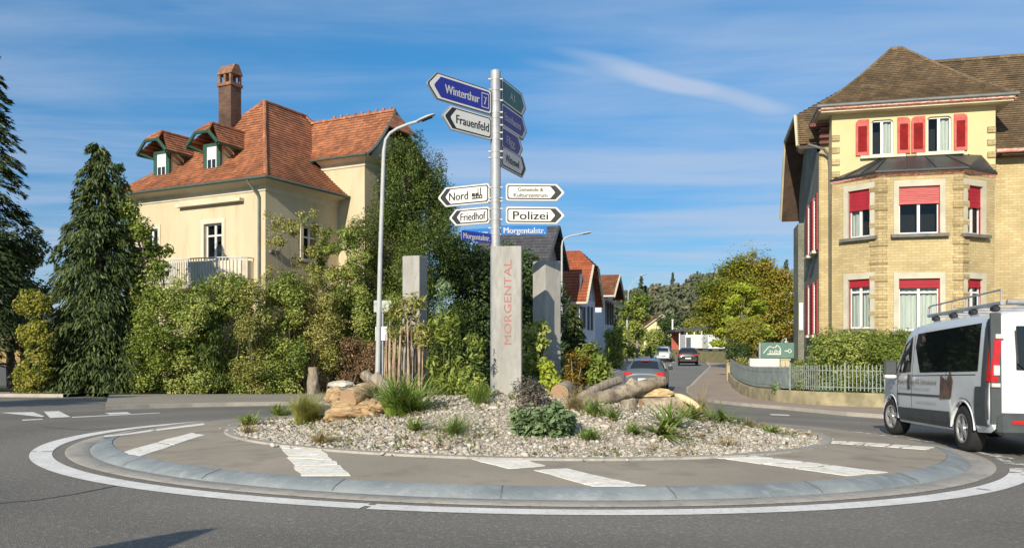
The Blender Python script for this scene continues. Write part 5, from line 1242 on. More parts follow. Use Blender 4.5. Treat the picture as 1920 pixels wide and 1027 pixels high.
x, y = cxy(1240, 84, 0); car('white car coming towards the roundabout', x + .25 * 3.3, y + .97 * 3.3, (-.25, -.97), M_pwhite, True)
x, y = cxy(1231, 104, 0); car('dark car following close behind the white oncoming car', x + .25 * 3.3, y + .97 * 3.3, (-.25, -.97), M_pblack, True)
car('black car furthest up the street, driving away beside the pole', *cxy(1261, 112), (.2, .98), M_pblack, True)
# ---------------------------------------------------------------- houses along the street
M_whitew = mat('white house plaster', srgb(232, 230, 224), srgb(216, 214, 208), .8, .9, .1, 60)
M_shadew = mat('white plaster with blue shade tint', srgb(214, 220, 228), srgb(198, 204, 214), .8, .9, .1, 60)  # white walls with the blue of shade mixed into the colour
M_pinkw = mat('pinkish grey plaster', srgb(186, 164, 158), srgb(168, 148, 142), .8, .9, .1, 60)
M_yelw = mat('pale yellow plaster house', srgb(238, 226, 170), srgb(226, 212, 156), .8, .9, .1, 60)
M_shutd = mat('dark window shutter', (.05, .06, .07), (.04, .05, .055), 3, .6)
SX = Vector((.9627, -.27, 0)); SY = Vector((.27, .9627, 0))
def house(name, label, O, ex, L, D, ze, zr, wall, roof, ov=.5, hip=0.0, wins=(), sides=(), base=None, n=20, sidewall=None):
    """ridge along ex; O = right front corner; body runs L to the left along -ex and D back"""
    ex = Vector(ex).normalized(); ey = Zv.cross(ex); g = G(O[0], O[1]); P0 = Vector((O[0], O[1], g))
    h = thing(name, label, 'house', P0, math.atan2(ex.y, ex.x)); Z = ze - g; ZR = zr - g; Mh = MATW[h.name]
    b = MB(); hl = [(L + u, L + u + w, z0 - g, z1 - g) for u, w, z0, z1 in wins]; hr = [(v, v + w, z0 - g, z1 - g) for v, w, z0, z1 in sides]
    b.wall((-L, 0), (0, 0), -.5, Z, hl, n=Vector((0, -1))); b.build('wall', wall, h)
    b = MB(); b.wall((0, 0), (0, D), -.5, Z, hr, n=Vector((1, 0))); b.wall((0, D), (-L, D), -.5, Z, n=Vector((0, 1))); b.wall((-L, D), (-L, 0), -.5, Z, n=Vector((-1, 0)))
    zt = ZR - (ZR - Z) * hip; fr = (zt - Z) / (ZR - Z)
    for x, s in ((0, 1), (-L, -1)):
        q = [(x, 0, Z), (x, D, Z), (x, D - D / 2 * fr, zt - .06), (x, D / 2 * fr, zt - .06)]; b.poly(q if s > 0 else q[::-1])
    b.build('gable_wall', sidewall or wall, h)
    k = (ZR - Z) / (D / 2); ze_ = Z - ov * k * .6; rb = MB(); hb = (D / 2 + ov) * hip; xr, xl = ov, -L - ov
    yt = -ov + (D / 2 + ov) * (zt - ze_) / (ZR - ze_); n1 = max(3, int(n * fr)); n2 = max(2, n - n1)
    roof_face(rb, (xl, -ov, ze_), (xr, -ov, ze_), (xr, yt, zt), (xl, yt, zt), n1, .06, .05); roof_face(rb, (xr, D + ov, ze_), (xl, D + ov, ze_), (xl, D - yt, zt), (xr, D - yt, zt), n1, .06, .05)
    if hip > 0:
        roof_face(rb, (xl, yt, zt), (xr, yt, zt), (xr - hb, D / 2, ZR), (xl + hb, D / 2, ZR), n2, 0, .05); roof_face(rb, (xr, D - yt, zt), (xl, D - yt, zt), (xl + hb, D / 2, ZR), (xr - hb, D / 2, ZR), n2, 0, .05)
        roof_face(rb, (xr, yt, zt), (xr, D - yt, zt), (xr - hb, D / 2, ZR), (xr - hb, D / 2, ZR), n2, 0, .05); roof_face(rb, (xl, D - yt, zt), (xl, yt, zt), (xl + hb, D / 2, ZR), (xl + hb, D / 2, ZR), n2, 0, .05)
    r = rb.build('roof', roof, h)
    b = MB()
    for x in (xl, xr):
        for y0, y1 in ((-ov, yt), (D + ov, D - yt)): b.tube([(x, y0, ze_ - .06), (x, y1, zt - .06)], .09, 5)
    b.tube([(xl, -ov - .04, ze_), (xr, -ov - .04, ze_)], .08, 6); b.build('bargeboard', M_trimw if wall is not M_pinkw else M_shutd, r)
    for u, w, z0, z1 in wins:
        window(h, Mh @ Vector((u, 0, z0 - g)), ex, -ey, w, z1 - z0, 1, fw=.07)
    for v, w, z0, z1 in sides:
        window(h, Mh @ Vector((0, v, z0 - g)), ey, ex, w, z1 - z0, 1, fw=.07)
        b = MB()
        for s in (-.3, w + .3): b.box((.05, v + s, (z0 + z1) / 2 - g), (.05, .5, z1 - z0))
        b.build('shutter', M_shutd, h)
    return h
p = at(1087, 640, 52)
hB = house('street_house', 'white house with steep orange half hipped roof behind the lamp post', p, SX, 5.2, 5.9, 5.05, 8.45, M_whitew, M_tile3, .55, .32, wins=[(-1.9, .8, 3.2, 4.4), (-3.9, .8, 3.2, 4.4)], sides=[(.7, .5, 3.1, 4.5), (3.3, .8, 3.0, 4.6), (.9, .7, .9, 2.1), (3.2, .8, .9, 2.1), (2.6, .6, 5.6, 6.6)], sidewall=M_shadew)
b = MB(); b.box((-3.4, 1.2, 2.2 + 3.75), (1.5, 2.4, 1.2)); dm = b.build('dormer', M_whitew, hB)
b = MB(); b.box((-3.4, -.03, 2.2 + 3.85), (.9, .06, .8)); b.build('pane', M_carglass, dm)
b = MB(); roof_face(b, (-4.4, -.4, 2.2 + 4.35), (-2.4, -.4, 2.2 + 4.35), (-2.4, 2.9, 8.4), (-4.4, 2.9, 8.4), 8); b.build('dormer_roof', M_tile3, hB)
p = at(1134, 640, 65)
hC = house('street_house', 'narrow white house with shade-tinted walls and small brown roof, next after the orange roofed house', p, SX, 5.5, 4.6, 6.2, 7.8, M_shadew, M_tile4, .9, 0, wins=[(-1.0, .55, 4.1, 5.3)], sides=[(.5, .7, 3.6, 5.4), (2.0, .7, 3.6, 5.4), (3.4, .6, 3.6, 5.4), (.5, .7, .8, 2.4), (2.0, .7, .8, 2.4)], n=10)
b = MB(); b.box((-.9, -1.0, 2.6), (1.9, 2.0, 5.4)); b.build('front_annex', M_shadew, hC)
b = MB(); roof_face(b, (-.4, -.6, 5.9), (1.5, -.6, 5.0), (1.5, 4.6, 5.0), (-.4, 4.6, 5.9), 3); b.tube([(.0, -.7, 5.75), (1.55, -.7, 4.95)], .09, 5); b.build('side_canopy', M_shutd, hC)
p = at(1014, 640, 47)
house('street_house', 'pinkish house with dark grey gabled roof behind the street name plate', p, SX, 3.6, 4.6, 7.15, 9.3, M_pinkw, M_tile5, .6, 0, wins=[(-2.6, .8, 5.4, 6.6)], sides=[(1.8, .7, 6.1, 7.2)], n=12)
p = at(1250, 640, 150)
hY = house('gable_house', 'pale yellow gabled house at the far end of the street', (p.x, p.y), (-.05, 1.0, 0), 9, 6.2, 4.6, 7.0, M_yelw, M_tile4, .4, 0, n=8)
b = MB()
for v, z in ((-4.9, 2.7), (-4.9, 1.0)): pass
# gable side facing the camera carries two windows and a dark archway
ga = MATW[hY.name]
for yy, w, z0, z1 in ((2.3, .6, 3.6, 5.0), (3.3, .6, 3.6, 5.0)):
    b = MB(); b.box((-9.03, yy, (z0 + z1) / 2), (.06, w, z1 - z0)); b.build('window', M_carglass, hY)
b = MB(); b.box((-9.03, 3.1, .9), (.06, 3.4, 1.8)); b.build('archway', M_dark, hY)
p = at(1530, 640, 72)
hW = house('commercial_building', 'white flat building with blue grey metal roof behind the round autumn tree', (p.x, p.y), (.99, -.12, 0), 5.4, 8, 7.2, 8.9, M_whitew, mat('blue grey metal roof', srgb(112, 134, 150), srgb(96, 118, 134), 1.2, .5), .6, 0, wins=[(-5.0, .7, 2.0, 4.0), (-3.9, .7, 2.0, 4.0), (-2.6, 1.9, 1.0, 3.6), (-4.6, 1.2, 5, 6.4), (-2.4, 1.2, 5, 6.4)], n=6)
b = MB(); b.box((-2.0, -.7, 3.75), (3.0, 1.5, .15)); b.build('canopy', M_shutd, hW)
b = MB(); b.box((-1.75, -.9, 2.3), (.55, .25, .75)); b.build('signboard', mat('ochre sign panel', srgb(206, 160, 70), srgb(190, 146, 62), 3, .6), hW)
# raised yard with two white trailers and an open shed
e = [(17.6, 92), (22.2, 66), (34, 64), (36, 110), (20, 118)]
v = [(x, y, G(x, y) + .02) for x, y in e] + [(x + (26 - x) * .10, y + (88 - y) * .07, G(x, y) + 1.15) for x, y in e]
kind(mk('embankment', v, [(i, (i + 1) % 5, 5 + (i + 1) % 5, 5 + i) for i in range(5)] + [(5, 6, 7, 8, 9)], mat('dry grass verge', (0.20, 0.17, 0.08), (0.12, 0.12, 0.05), 1.5, .95, .5, 20)), 'structure')
def trailer(px0, px1, Y, yt, yb, label, door):
    a, c = at(px0, yb, Y), at(px1, yb, Y); w = c.x - a.x; h = at(0, yt, Y).z - a.z; zb = G(a.x + w / 2, Y) + 1.15
    o = thing('site_trailer', label, 'trailer', (a.x + w / 2, Y, zb), R(4), 'white trailers in the raised yard'); lift = max(.25, a.z - zb)
    b = MB(); b.bbox((0, 1.0, lift + h / 2), (w, 2.0, h), .06); b.build('body', M_pwhite, o)
    b = MB(); b.box((door * w, -.02, lift + h * .45), (w * .22, .06, h * .7)); b.build('door', M_pgrey, o)
    b = MB(); b.box((-door * w * .7, -.02, lift + h * .6), (w * .22, .05, h * .3)); b.build('window', M_wframe, o)
    for sx in (-.3, .3): b = MB(); b.tube([(sx * w, .3, .22), (sx * w, .5, .22)], .22, 12); b.build('wheel', M_tyre, o)
    b = MB(); b.box((0, 1.0, lift - .04), (w * .9, 1.6, .1)); b.build('chassis', M_dark, o)
trailer(1285, 1324, 88, 629, 655, 'white box trailer with grey door, left of the two in the yard', -.36); trailer(1327, 1361, 84, 633, 660, 'white box trailer with tall dark door, right of the two in the yard', .25)
p0, p1 = at(1268, 640, 100), at(1322, 640, 98); zs = G(p0.x, 100) + 1.0
sh_ = thing('open_shed', 'open shed with flat dark roof and red wall behind the white trailers', 'shed', ((p0.x + p1.x) / 2, 99, zs)); w = p1.x - p0.x; ht = at(0, 617, 100).z - zs
b = MB(); b.box((0, 2, ht), (w + 1, 5, .3), M=Matrix.Rotation(R(-6), 3, 'Y')); b.build('roof', M_shutd, sh_)
b = MB(); b.box((-w * .25, 4, ht / 2), (w * .5, .15, ht)); b.build('wall', mat('red boarded wall', srgb(176, 96, 78), srgb(150, 84, 70), 2, .8), sh_)
for i in range(4): b = MB(); b.box((-w / 2 + .2 + i * (w - .4) / 3, 0, ht / 2), (.14, .14, ht)); b.build('post', M_wframe, sh_)
p = at(1261, 600, 118); g = G(p.x, p.y)
o = thing('utility_pole', 'slim white pole beside the street in front of the wooded hill', 'pole', (p.x, p.y, g)); b = MB(); b.tube([(0, 0, -.2), (0, 0, p.z - g)], [.14, .12], 8); b.build('shaft', M_wframe, o); b = MB(); b.box((0, 0, p.z - g + .05), (.3, .3, .14)); b.build('cap', M_wframe, o)
# ---------------------------------------------------------------- green company board in the garden
Y = 37.0; a, c = at(1427, 671, Y), at(1491, 642, Y); g = G((a.x + c.x) / 2, Y) + .3; w = c.x - a.x; h = c.z - a.z
zb_ = thing('company_board', 'grey green board with white mountain outline reading zubi behind the fence', 'sign', ((a.x + c.x) / 2, Y, g)); z0 = a.z - g
b = MB(); b.box((0, 0, z0 + h / 2), (w, .06, h)); pn = b.build('panel', mat('grey green board', srgb(98, 132, 120), srgb(90, 122, 112), 2, .6), zb_); MATW[pn.name] = MATW[zb_.name]
for x in (-w / 2 - .06, w / 2 + .04): b = MB(); b.box((x, .02, (z0 + h) / 2), (.08, .08, z0 + h)); b.build('post', M_galv, zb_)
b = MB(); ln = [(.06, .30), (.20, .68), (.26, .76), (.34, .66), (.42, .70), (.47, .84), (.56, .62), (.565, .26)]
for p, q in zip(ln[:-1], ln[1:]): b.tube([(-w / 2 + p[0] * w, -.036, z0 + p[1] * h), (-w / 2 + q[0] * w, -.036, z0 + q[1] * h)], .022, 5)
b.box((-w / 2 + .37 * w, -.036, z0 + .25 * h), (.40 * w, .012, .05))
b.tube([(-w / 2 + .68 * w, -.036, z0 + .45 * h), (-w / 2 + .78 * w, -.036, z0 + .45 * h)], .03, 5)
cx_, cz_ = -w / 2 + .83 * w, z0 + .45 * h
for i in range(8):
    a0, a1 = math.pi / 4 * i, math.pi / 4 * (i + 1); b.tube([(cx_ + .08 * math.cos(a0), -.036, cz_ + .08 * math.sin(a0)), (cx_ + .08 * math.cos(a1), -.036, cz_ + .08 * math.sin(a1))], .02, 5)
b.build('emblem', M_wsign, pn)
v, f, _ = text_geo('zubi'); b = MB(); b.add([(-w / 2 + (.22 + .32 * u) * w, -.040, z0 + (.30 + y * .42) * h) for u, y in v], f); b.build('lettering', M_wsign, pn)
a, c = at(1405, 690, 36), at(1461, 672, 36); w = c.x - a.x; h = c.z - a.z; g = G(a.x, 36) + .3
o = thing('white_panel', 'blank white panel on short legs below the green board', 'panel', ((a.x + c.x) / 2, 36, g)); b = MB(); b.bbox((0, 0, a.z - g + h / 2), (w, .25, h), .03); b.build('panel', M_plate, o)
for s in (-1, 1): b = MB(); b.box((s * w * .42, 0, (a.z - g) / 2), (.06, .06, a.z - g + .02)); b.build('leg', M_galv, o)
a, c = at(1464, 702, 36.5), at(1481, 675, 36.5); g = G(a.x, 36.5) + .3
o = thing('utility_box', 'beige utility cabinet beside the white panel', 'cabinet', ((a.x + c.x) / 2, 36.5, g)); hh = c.z - g; b = MB(); b.bbox((0, .2, hh / 2), (c.x - a.x, .4, hh), .02); b.build('cabinet', mat('beige cabinet', srgb(206, 196, 160), srgb(190, 180, 146), 3, .6), o); b = MB(); b.box((0, -.005, hh * .5), (.012, .01, hh * .85)); b.build('door_gap', M_dark, o); b = MB(); b.box((0, .2, hh + .03), (c.x - a.x + .06, .46, .06)); b.build('lid', M_stonegrey, o)
# low brick garage at the far left edge
a, c = at(-60, 690, 36), at(38, 636, 36); g = G(-20, 36)
o = thing('garage', 'low tan brick building at the left edge behind the yellow green bush', 'garage', ((a.x + c.x) / 2, 36, g)); w = c.x - a.x; H = c.z - g
b = MB(); b.box((0, 2, H / 2 + .55), (w, 4, H - 1.1)); b.build('wall', bricks('tan brick', srgb(176, 150, 100), srgb(158, 132, 88), srgb(130, 112, 80), .3, .1, .01, .9, .3, .2), o)
b = MB(); b.box((0, 2, H + .06), (w + .3, 4.3, .14)); b.build('roof', M_stonegrey, o); b = MB(); b.box((0, 2.1, .5), (w - .05, 3.8, 1.15)); b.build('plinth', M_shutd, o)
# ---------------------------------------------------------------- foliage
def unit(a): return a / np.maximum(1e-9, np.linalg.norm(a, axis=-1, keepdims=True))
def cards(P, T, Nn, L, Wd):
    """rhombic leaves: centre, long axis, normal, length, width"""
    T = unit(T); B = unit(np.cross(Nn, T)); L = L[:, None]; Wd = Wd[:, None]; n = len(P)
    Nn = np.cross(T, B)
    V = np.stack([P - T * L * .5, P + B * Wd * .5 + T * L * .02 + Nn * L * .06, P + T * L * .5, P - B * Wd * .5 + T * L * .02 + Nn * L * .06], 1).reshape(-1, 3)
    return V, np.arange(4 * n).reshape(n, 4)
def crown(name, parent, clumps, n, L, m, seed, ratio=.6, shell=.16, inner=.30, hang=0.0, up=.5, spread=.22, lum=.6, gap=0.0, xg=0.0):
    """leaves spread through a set of ellipsoid clumps (centre, radii)"""
    rg = np.random.default_rng(seed); c = np.array([q[0] for q in clumps], float); r = np.array([q[1] if hasattr(q[1], '__len__') else (q[1],) * 3 for q in clumps], float)
    wt = (r[:, 0] * r[:, 1] + r[:, 0] * r[:, 2] + r[:, 1] * r[:, 2]); k = rg.choice(len(c), n, p=wt / wt.sum())
    d = unit(rg.normal(size=(n, 3))); lump = 1 + lum * .28 * (np.sin(d[:, 0] * 5.1 + k * 2.3) * np.sin(d[:, 1] * 4.7 + k) + np.sin(d[:, 2] * 6.3 + k * 1.7) * np.sin(d[:, 0] * 3.3 + 2))
    rad = lump * (1 - np.abs(rg.normal(0, shell, n))) ; isin = rg.random(n) < inner; rad[isin] *= rg.uniform(.25, .9, isin.sum())
    rad *= 1 + (rg.random(n) < .05) * rg.uniform(0, .28, n)
    P = c[k] + d * r[k] * rad[:, None]
    if gap > 0:
        keep = np.sin(P[:, 0] * 3.1 + seed) * np.sin(P[:, 1] * 2.7) * np.sin(P[:, 2] * 3.7 + seed * .3) < 1 - gap * 1.3; P, d, k = P[keep], d[keep], k[keep]; n = len(P)
    Nn = unit(d * .7 + np.array([0, 0, up]) + rg.normal(0, .55, (n, 3))); T = rg.normal(size=(n, 3)) + d * .3; T[:, 2] -= hang * 2.2
    T = T - Nn * (T * Nn).sum(1, keepdims=True)
    l = L * rg.uniform(.6, 1.35, n); V, Fc = cards(P, T, Nn, l, l * ratio * rg.uniform(.8, 1.2, n))
    tint = np.clip(.5 + (rg.random(len(c)) - .5)[k] * spread * 2 + rg.normal(0, .20, n) + xg * (P[:, 0] - P[:, 0].mean()) / (P[:, 0].std() + 1e-6), 0, 1); return bulk(name, V, Fc, m, parent, tint)
def conifer_needles(name, parent, base, H, Rb, m, seed, nw=34, per=9, droop=.5, sl=.34, sw=.10, pw=.85, z0=.04, hang=.6, m_=16, jit=.3, topslim=1.0):
    rg = np.random.default_rng(seed); Ps, Ts, Ns, Ls, tt = [], [], [], [], []
    for i in range(nw):
        t = z0 + (1 - z0) * (i / nw) ** .92; z = H * t; nb = max(4, int(per * (1 - .45 * t)))
        for j in range(nb):
            az = rg.random() * 6.283; ln = Rb * max(.05, (1 - t)) ** pw * rg.uniform(1 - jit, 1 + jit * .55) + .10; zz = z + rg.uniform(-.5, .5) * H / nw
            k = max(4, int(m_ * (ln / Rb) ** .8)); u = np.sqrt(rg.random(k)) * 1.0
            u = np.clip(.12 + .88 * u, 0, 1); dirn = np.array([math.cos(az), math.sin(az), 0]); sd2 = np.array([-math.sin(az), math.cos(az), 0])
            for rep in range(3):
                lat = rg.normal(0, .16, k) * ln * (1.1 - .5 * u); P = np.array([base[0], base[1], base[2] + zz]) + dirn * (u * ln)[:, None] + sd2 * lat[:, None]
                P[:, 2] += .28 * ln * u - droop * ln * u * u * 1.2 - hang * rg.random(k) * .22
                T = dirn * .8 + sd2 * (np.sign(lat) * rg.uniform(.1, .8, k))[:, None] + rg.normal(0, .2, (k, 3)); T[:, 2] -= hang * rg.uniform(.3, 1.6, k)
                Ps.append(P); Ts.append(T); Ns.append(np.array([0, 0, 1.0]) + rg.normal(0, .5, (k, 3))); Ls.append(sl * rg.uniform(.6, 1.4, k)); tt.append(np.clip(.45 + rg.normal(0, .22, k) + rg.normal(0, .1), 0, 1))
    P, T, Nn, L, tint = map(np.concatenate, (Ps, Ts, Ns, Ls, tt)); T = unit(T); Nn = Nn - T * (Nn * T).sum(1, keepdims=True)
    V, Fc = cards(P, T, unit(Nn), L, L * (sw / sl)); return bulk(name, V, Fc, m, parent, tint)
M_bark = mat('grey brown bark', (0.16, 0.13, 0.10), (0.08, 0.065, 0.05), 7, .95, .8, 25, stretch=(2, 2, .5))
M_barkp = mat('pale thin bark', (0.32, 0.28, 0.22), (0.22, 0.19, 0.15), 7, .9, .3, 30)
def limbs(parent, base, H, clumps, r0, m=None, seed=1, n=12, name='trunk', lean=(0, 0)):
    rg = random.Random(seed); b = MB(); B0 = Vector(base); top = B0 + Vector((lean[0], lean[1], H))
    pts = [B0 - Zv * .2 + (top - B0) * 0] + [B0.lerp(top, t) + Vector((rg.uniform(-.06, .06), rg.uniform(-.06, .06), 0)) * min(1, H / 3) for t in (.2, .45, .7, 1)]
    b.tube(pts, [r0 * 1.15, r0, r0 * .8, r0 * .55, r0 * .2], 9)
    for c in rg.sample(list(clumps), min(n, len(clumps))):
        e = Vector(c[0]); t = min(.9, max(.25, (e.z - B0.z) / H - .25)); s = B0.lerp(top, t); md = s.lerp(e, .5) + Zv * .1 * (e - s).length
        b.tube([s, md, e], [r0 * .38, r0 * .22, r0 * .06], 6)
    return b.build(name, m or M_bark, parent, smooth=60, world=True)
LG = lambda *c: [tuple(x) for x in c]
m_spruce = leafmat('spruce needles', LG((0.027, 0.043, 0.018), (0.054, 0.081, 0.029), (0.098, 0.128, 0.046)), .05)
m_weep = leafmat('weeping conifer sprays', LG((0.037, 0.056, 0.021), (0.078, 0.110, 0.033), (0.163, 0.200, 0.057)), .08)
m_yew = leafmat('yew needles', LG((0.045, 0.076, 0.016), (0.106, 0.155, 0.030), (0.237, 0.270, 0.058)), .10)
m_darkleaf = leafmat('dark evergreen leaves', LG((0.023, 0.046, 0.016), (0.055, 0.091, 0.027), (0.113, 0.164, 0.045)), .10)
m_fresh = leafmat('fresh green leaves', LG((0.100, 0.153, 0.026), (0.217, 0.283, 0.045), (0.380, 0.414, 0.094)), .30)
m_mid = leafmat('hedge leaves', LG((0.072, 0.116, 0.019), (0.176, 0.244, 0.042), (0.332, 0.384, 0.085), (0.494, 0.500, 0.156)), .25)
m_yellow = leafmat('yellowing leaves', LG((0.150, 0.180, 0.024), (0.312, 0.312, 0.048), (0.475, 0.408, 0.096)), .3)
m_olive = leafmat('olive brown leaves', LG((0.094, 0.132, 0.025), (0.225, 0.246, 0.050), (0.375, 0.342, 0.100), (0.488, 0.444, 0.163)), .22)
m_rust = leafmat('rusty leaves and twigs', LG((0.136, 0.080, 0.040), (0.224, 0.136, 0.072), (0.320, 0.224, 0.120)), .15)
m_maple = leafmat('turning maple leaves', LG((0.116, 0.160, 0.015), (0.253, 0.270, 0.029), (0.352, 0.319, 0.042), (0.429, 0.253, 0.055)), .22)
m_lime = leafmat('lime green leaves', LG((0.220, 0.290, 0.025), (0.370, 0.440, 0.045), (0.520, 0.560, 0.090)), .3)
m_grey = leafmat('grey green leaves', LG((0.085, 0.140, 0.055), (0.165, 0.240, 0.105), (0.310, 0.380, 0.210)), .15)
m_straw = leafmat('dry grass blades', LG((0.224, 0.176, 0.072), (0.384, 0.304, 0.136), (0.528, 0.432, 0.224)), .25)
m_grass = leafmat('green grass blades', LG((0.099, 0.170, 0.026), (0.187, 0.280, 0.048), (0.352, 0.400, 0.099)), .3)
def rel(c, dx, dy, dz): return (c[0] + dx, c[1] + dy, c[2] + dz)
# dark spruce at the left edge
g = gx(-34, 30, .13); t = thing('spruce_tree', 'tall dark spruce cut by the left edge of the photo', 'tree', g)
H = at(0, 40, 30).z - g.z; conifer_needles('crown', t, g, H, 2.7, m_spruce, 1, 52, 10, .5, .26, .06, .75, .12, .45, 44, .4); limbs(t, g, H, [], .22)
g = gx(22, 33, .13); t = thing('dark_tree', 'dark broad tree under the spruce at the left edge', 'tree', g); cl = []
rq = random.Random(4)
for i in range(16): p = at(rq.uniform(-40, 66), rq.uniform(450, 640), 33 + rq.uniform(-1.2, 1.2)); cl.append((p, rq.uniform(.5, .95)))
crown('crown', t, cl, 15000, .17, m_darkleaf, 3, spread=.3); limbs(t, g, 4.2, cl, .16, seed=4)
# weeping conifer
g = gx(186, 27.6, .13); t = thing('weeping_conifer', 'shaggy dark weeping conifer with slim tip beside the villa', 'tree', g)
H = at(0, 262, 27.6).z - g.z; conifer_needles('crown', t, g, H, 2.15, m_weep, 8, 50, 13, .6, .22, .05, .66, .0, 1.1, 46, .55); limbs(t, g, H * .95, [], .16)
# light tree between conifer and villa
g = gx(272, 28.2, .13); t = thing('young_deciduous_tree', 'light green young tree with pale stem right of the weeping conifer', 'tree', g); cl = []
for px, py, r in ((225, 350, .38), (238, 392, .45), (262, 430, .5), (228, 440, .55), (282, 470, .5), (252, 490, .62), (298, 505, .45), (232, 520, .6), (275, 545, .6), (250, 575, .6), (300, 555, .45), (215, 400, .35), (315, 470, .22), (222, 318, .25)): cl.append((at(px, py, 28.2 + rq.uniform(-.5, .5)), r))
crown('crown', t, cl, 9500, .125, m_fresh, 5, gap=.35, shell=.3, spread=.3); limbs(t, g, 4.8, cl, .07, M_barkp, 5, 14)
def shrub(name, label, px0, px1, ytop, ybot, Y, m, n, L, seed, cat='shrub', group=None, dY=.8, gap=.15, rs=(.35, .6), k=14, hang=0., ratio=.6, stem=.03, dz=.1, twig=None, spread=.25, up=.5):
    """bush filling the pixel box px0..px1, ytop..ybot at depth Y"""
    q = random.Random(seed); px = (px0 + px1) / 2; g = gx(px, Y, dz); t = thing(name, label, cat, g, 0, group); cl = []; s = F / Y
    for i in range(int(k * 2.3)):
        r = q.uniform(*rs) * .86; rp = r * s; a0, a1 = px0 - 4 + rp * .6, px1 + 4 - rp * .6; b0, b1 = ytop + rp * .85, ybot - rp * .4
        if a0 > a1: a0 = a1 = px
        if b0 > b1: b0 = b1 = (ytop + ybot) / 2
        cl.append((at(q.uniform(a0, a1), q.uniform(b0, b1), Y + q.uniform(-dY, dY)), r))
    cl.append((at(px + q.uniform(-.2, .2) * (px1 - px0), ytop + rs[0] * s, Y), rs[0])); 
    crown('foliage', t, cl, int(n * 2.1), L * .88, m, seed, lum=.9, gap=gap, hang=hang, ratio=ratio, spread=spread, up=up)
    b = MB(); 
    for c in q.sample(cl, min(len(cl), 8)):
        e = Vector(c[0]); s0 = Vector((g.x + q.uniform(-.25, .25) * (px1 - px0) / s, Y + q.uniform(-.2, .2), g.z - .1)); b.tube([s0, s0.lerp(e, .5) + Vector((q.uniform(-.1, .1), 0, .1)), e], [stem, stem * .7, stem * .25], 5)
    b.build('stems', twig or M_bark, t, world=True); return t, cl, g
HG = 'shrubs of the villa hedge'
shrub('yellow_shrub', 'yellow green columnar bush standing alone left of the weeping conifer', 36, 96, 545, 744, 25.9, m_yellow, 8500, .105, 21, k=12, rs=(.28, .42), dY=.35, gap=.25)
shrub('hedge_shrub', 'light green hedge bush directly right of the weeping conifer', 240, 318, 545, 748, 27.2, m_fresh, 9000, .10, 22, group=HG, k=16)
shrub('hedge_shrub', 'dense fresh green hedge bush below the left part of the balcony', 300, 388, 512, 746, 27.9, m_mid, 11500, .10, 23, group=HG, k=18)
shrub('hedge_shrub', 'mid green hedge bush below the right part of the balcony', 375, 470, 508, 744, 28.9, m_mid, 11500, .10, 24, group=HG, k=18)
shrub('weeping_yew', 'small weeping yew with hanging green sprays in front of the hedge', 352, 420, 578, 745, 27.9, m_yew, 7500, .16, 25, 'shrub', k=11, rs=(.28, .45), dY=.25, hang=1.2, ratio=.22, gap=.1)
shrub('hedge_shrub', 'olive twiggy hedge bush with reddish base below the downpipe', 425, 505, 518, 742, 28.9, m_olive, 9500, .085, 26, group=HG, k=16, gap=.3)
shrub('hedge_shrub', 'bright green hedge bush below the villa corner', 482, 572, 505, 740, 29.7, m_mid, 11500, .10, 27, group=HG, k=18)
shrub('hedge_shrub', 'yellowish olive hedge bush below the ground floor window', 548, 640, 522, 738, 30.6, m_olive, 11500, .09, 28, group=HG, k=18)
shrub('hedge_shrub', 'green hedge bush close to the left lamp post', 612, 702, 530, 736, 31.6, m_mid, 11500, .095, 29, group=HG, k=18, spread=.4)
shrub('brown_shrub', 'low rusty brown twiggy shrub behind the driftwood', 618, 716, 630, 736, 30.2, m_rust, 5500, .085, 30, k=12, rs=(.3, .45), gap=.3)
shrub('hedge_shrub', 'dark green bush in the gap between lamp post and left pillar', 690, 770, 545, 740, 32.2, m_mid, 9500, .10, 31, group=HG, k=16)
t, cl, g = shrub('tall_shrub', 'loose tall shrub with bare twigs in front of the villa side wall', 500, 600, 392, 560, 30.9, m_olive, 2600, .10, 32, k=14, rs=(.18, .36), gap=.5, stem=.035)
shrub('tall_shrub', 'leafy tall shrub half hiding the side window of the villa', 585, 690, 425, 600, 31.6, m_mid, 7500, .105, 33, k=16, rs=(.28, .5), gap=.4, spread=.35)
# big yew
g = gx(768, 34.6, .13); t = thing('yew_tree', 'huge dark green yew between villa and signpost', 'tree', g); cl = []
for i in range(86):
    v = rq.random() ** .8; py = 262 + v * 400; hw = 26 + 98 * min(1, v * 2.1) ** .75; r = rq.uniform(.45, .85); dx = rq.uniform(-1, 1)
    cl.append((at(768 - 6 * (1 - v) + dx * max(4, hw - r * 30), py + r * 30 * .5, 34.6 + rq.uniform(-1, 1) * hw / 43), (r * .8, r * .8, r * 1.25)))
cl += [(at(825, 322, 34.8), (.35, .35, .8)), (at(748, 275, 34.6), (.5, .5, .6)), (at(780, 268, 34.6), (.45, .45, .6)), (at(838, 380, 34.4), (.5, .5, .9)), (at(700, 420, 34), (.5, .5, .9)), (at(690, 500, 34), (.6, .6, .9))]
cl += [(at(770, 450, 34.6), (1.7, 1.6, 3.6)), (at(770, 540, 34.6), (2.1, 1.9, 3.0))]
crown('crown', t, cl, 135000, .13, m_yew, 40, ratio=.30, shell=.2, spread=.3, up=.9, hang=-.5, lum=.8); limbs(t, g, 8, cl, .25, seed=8)
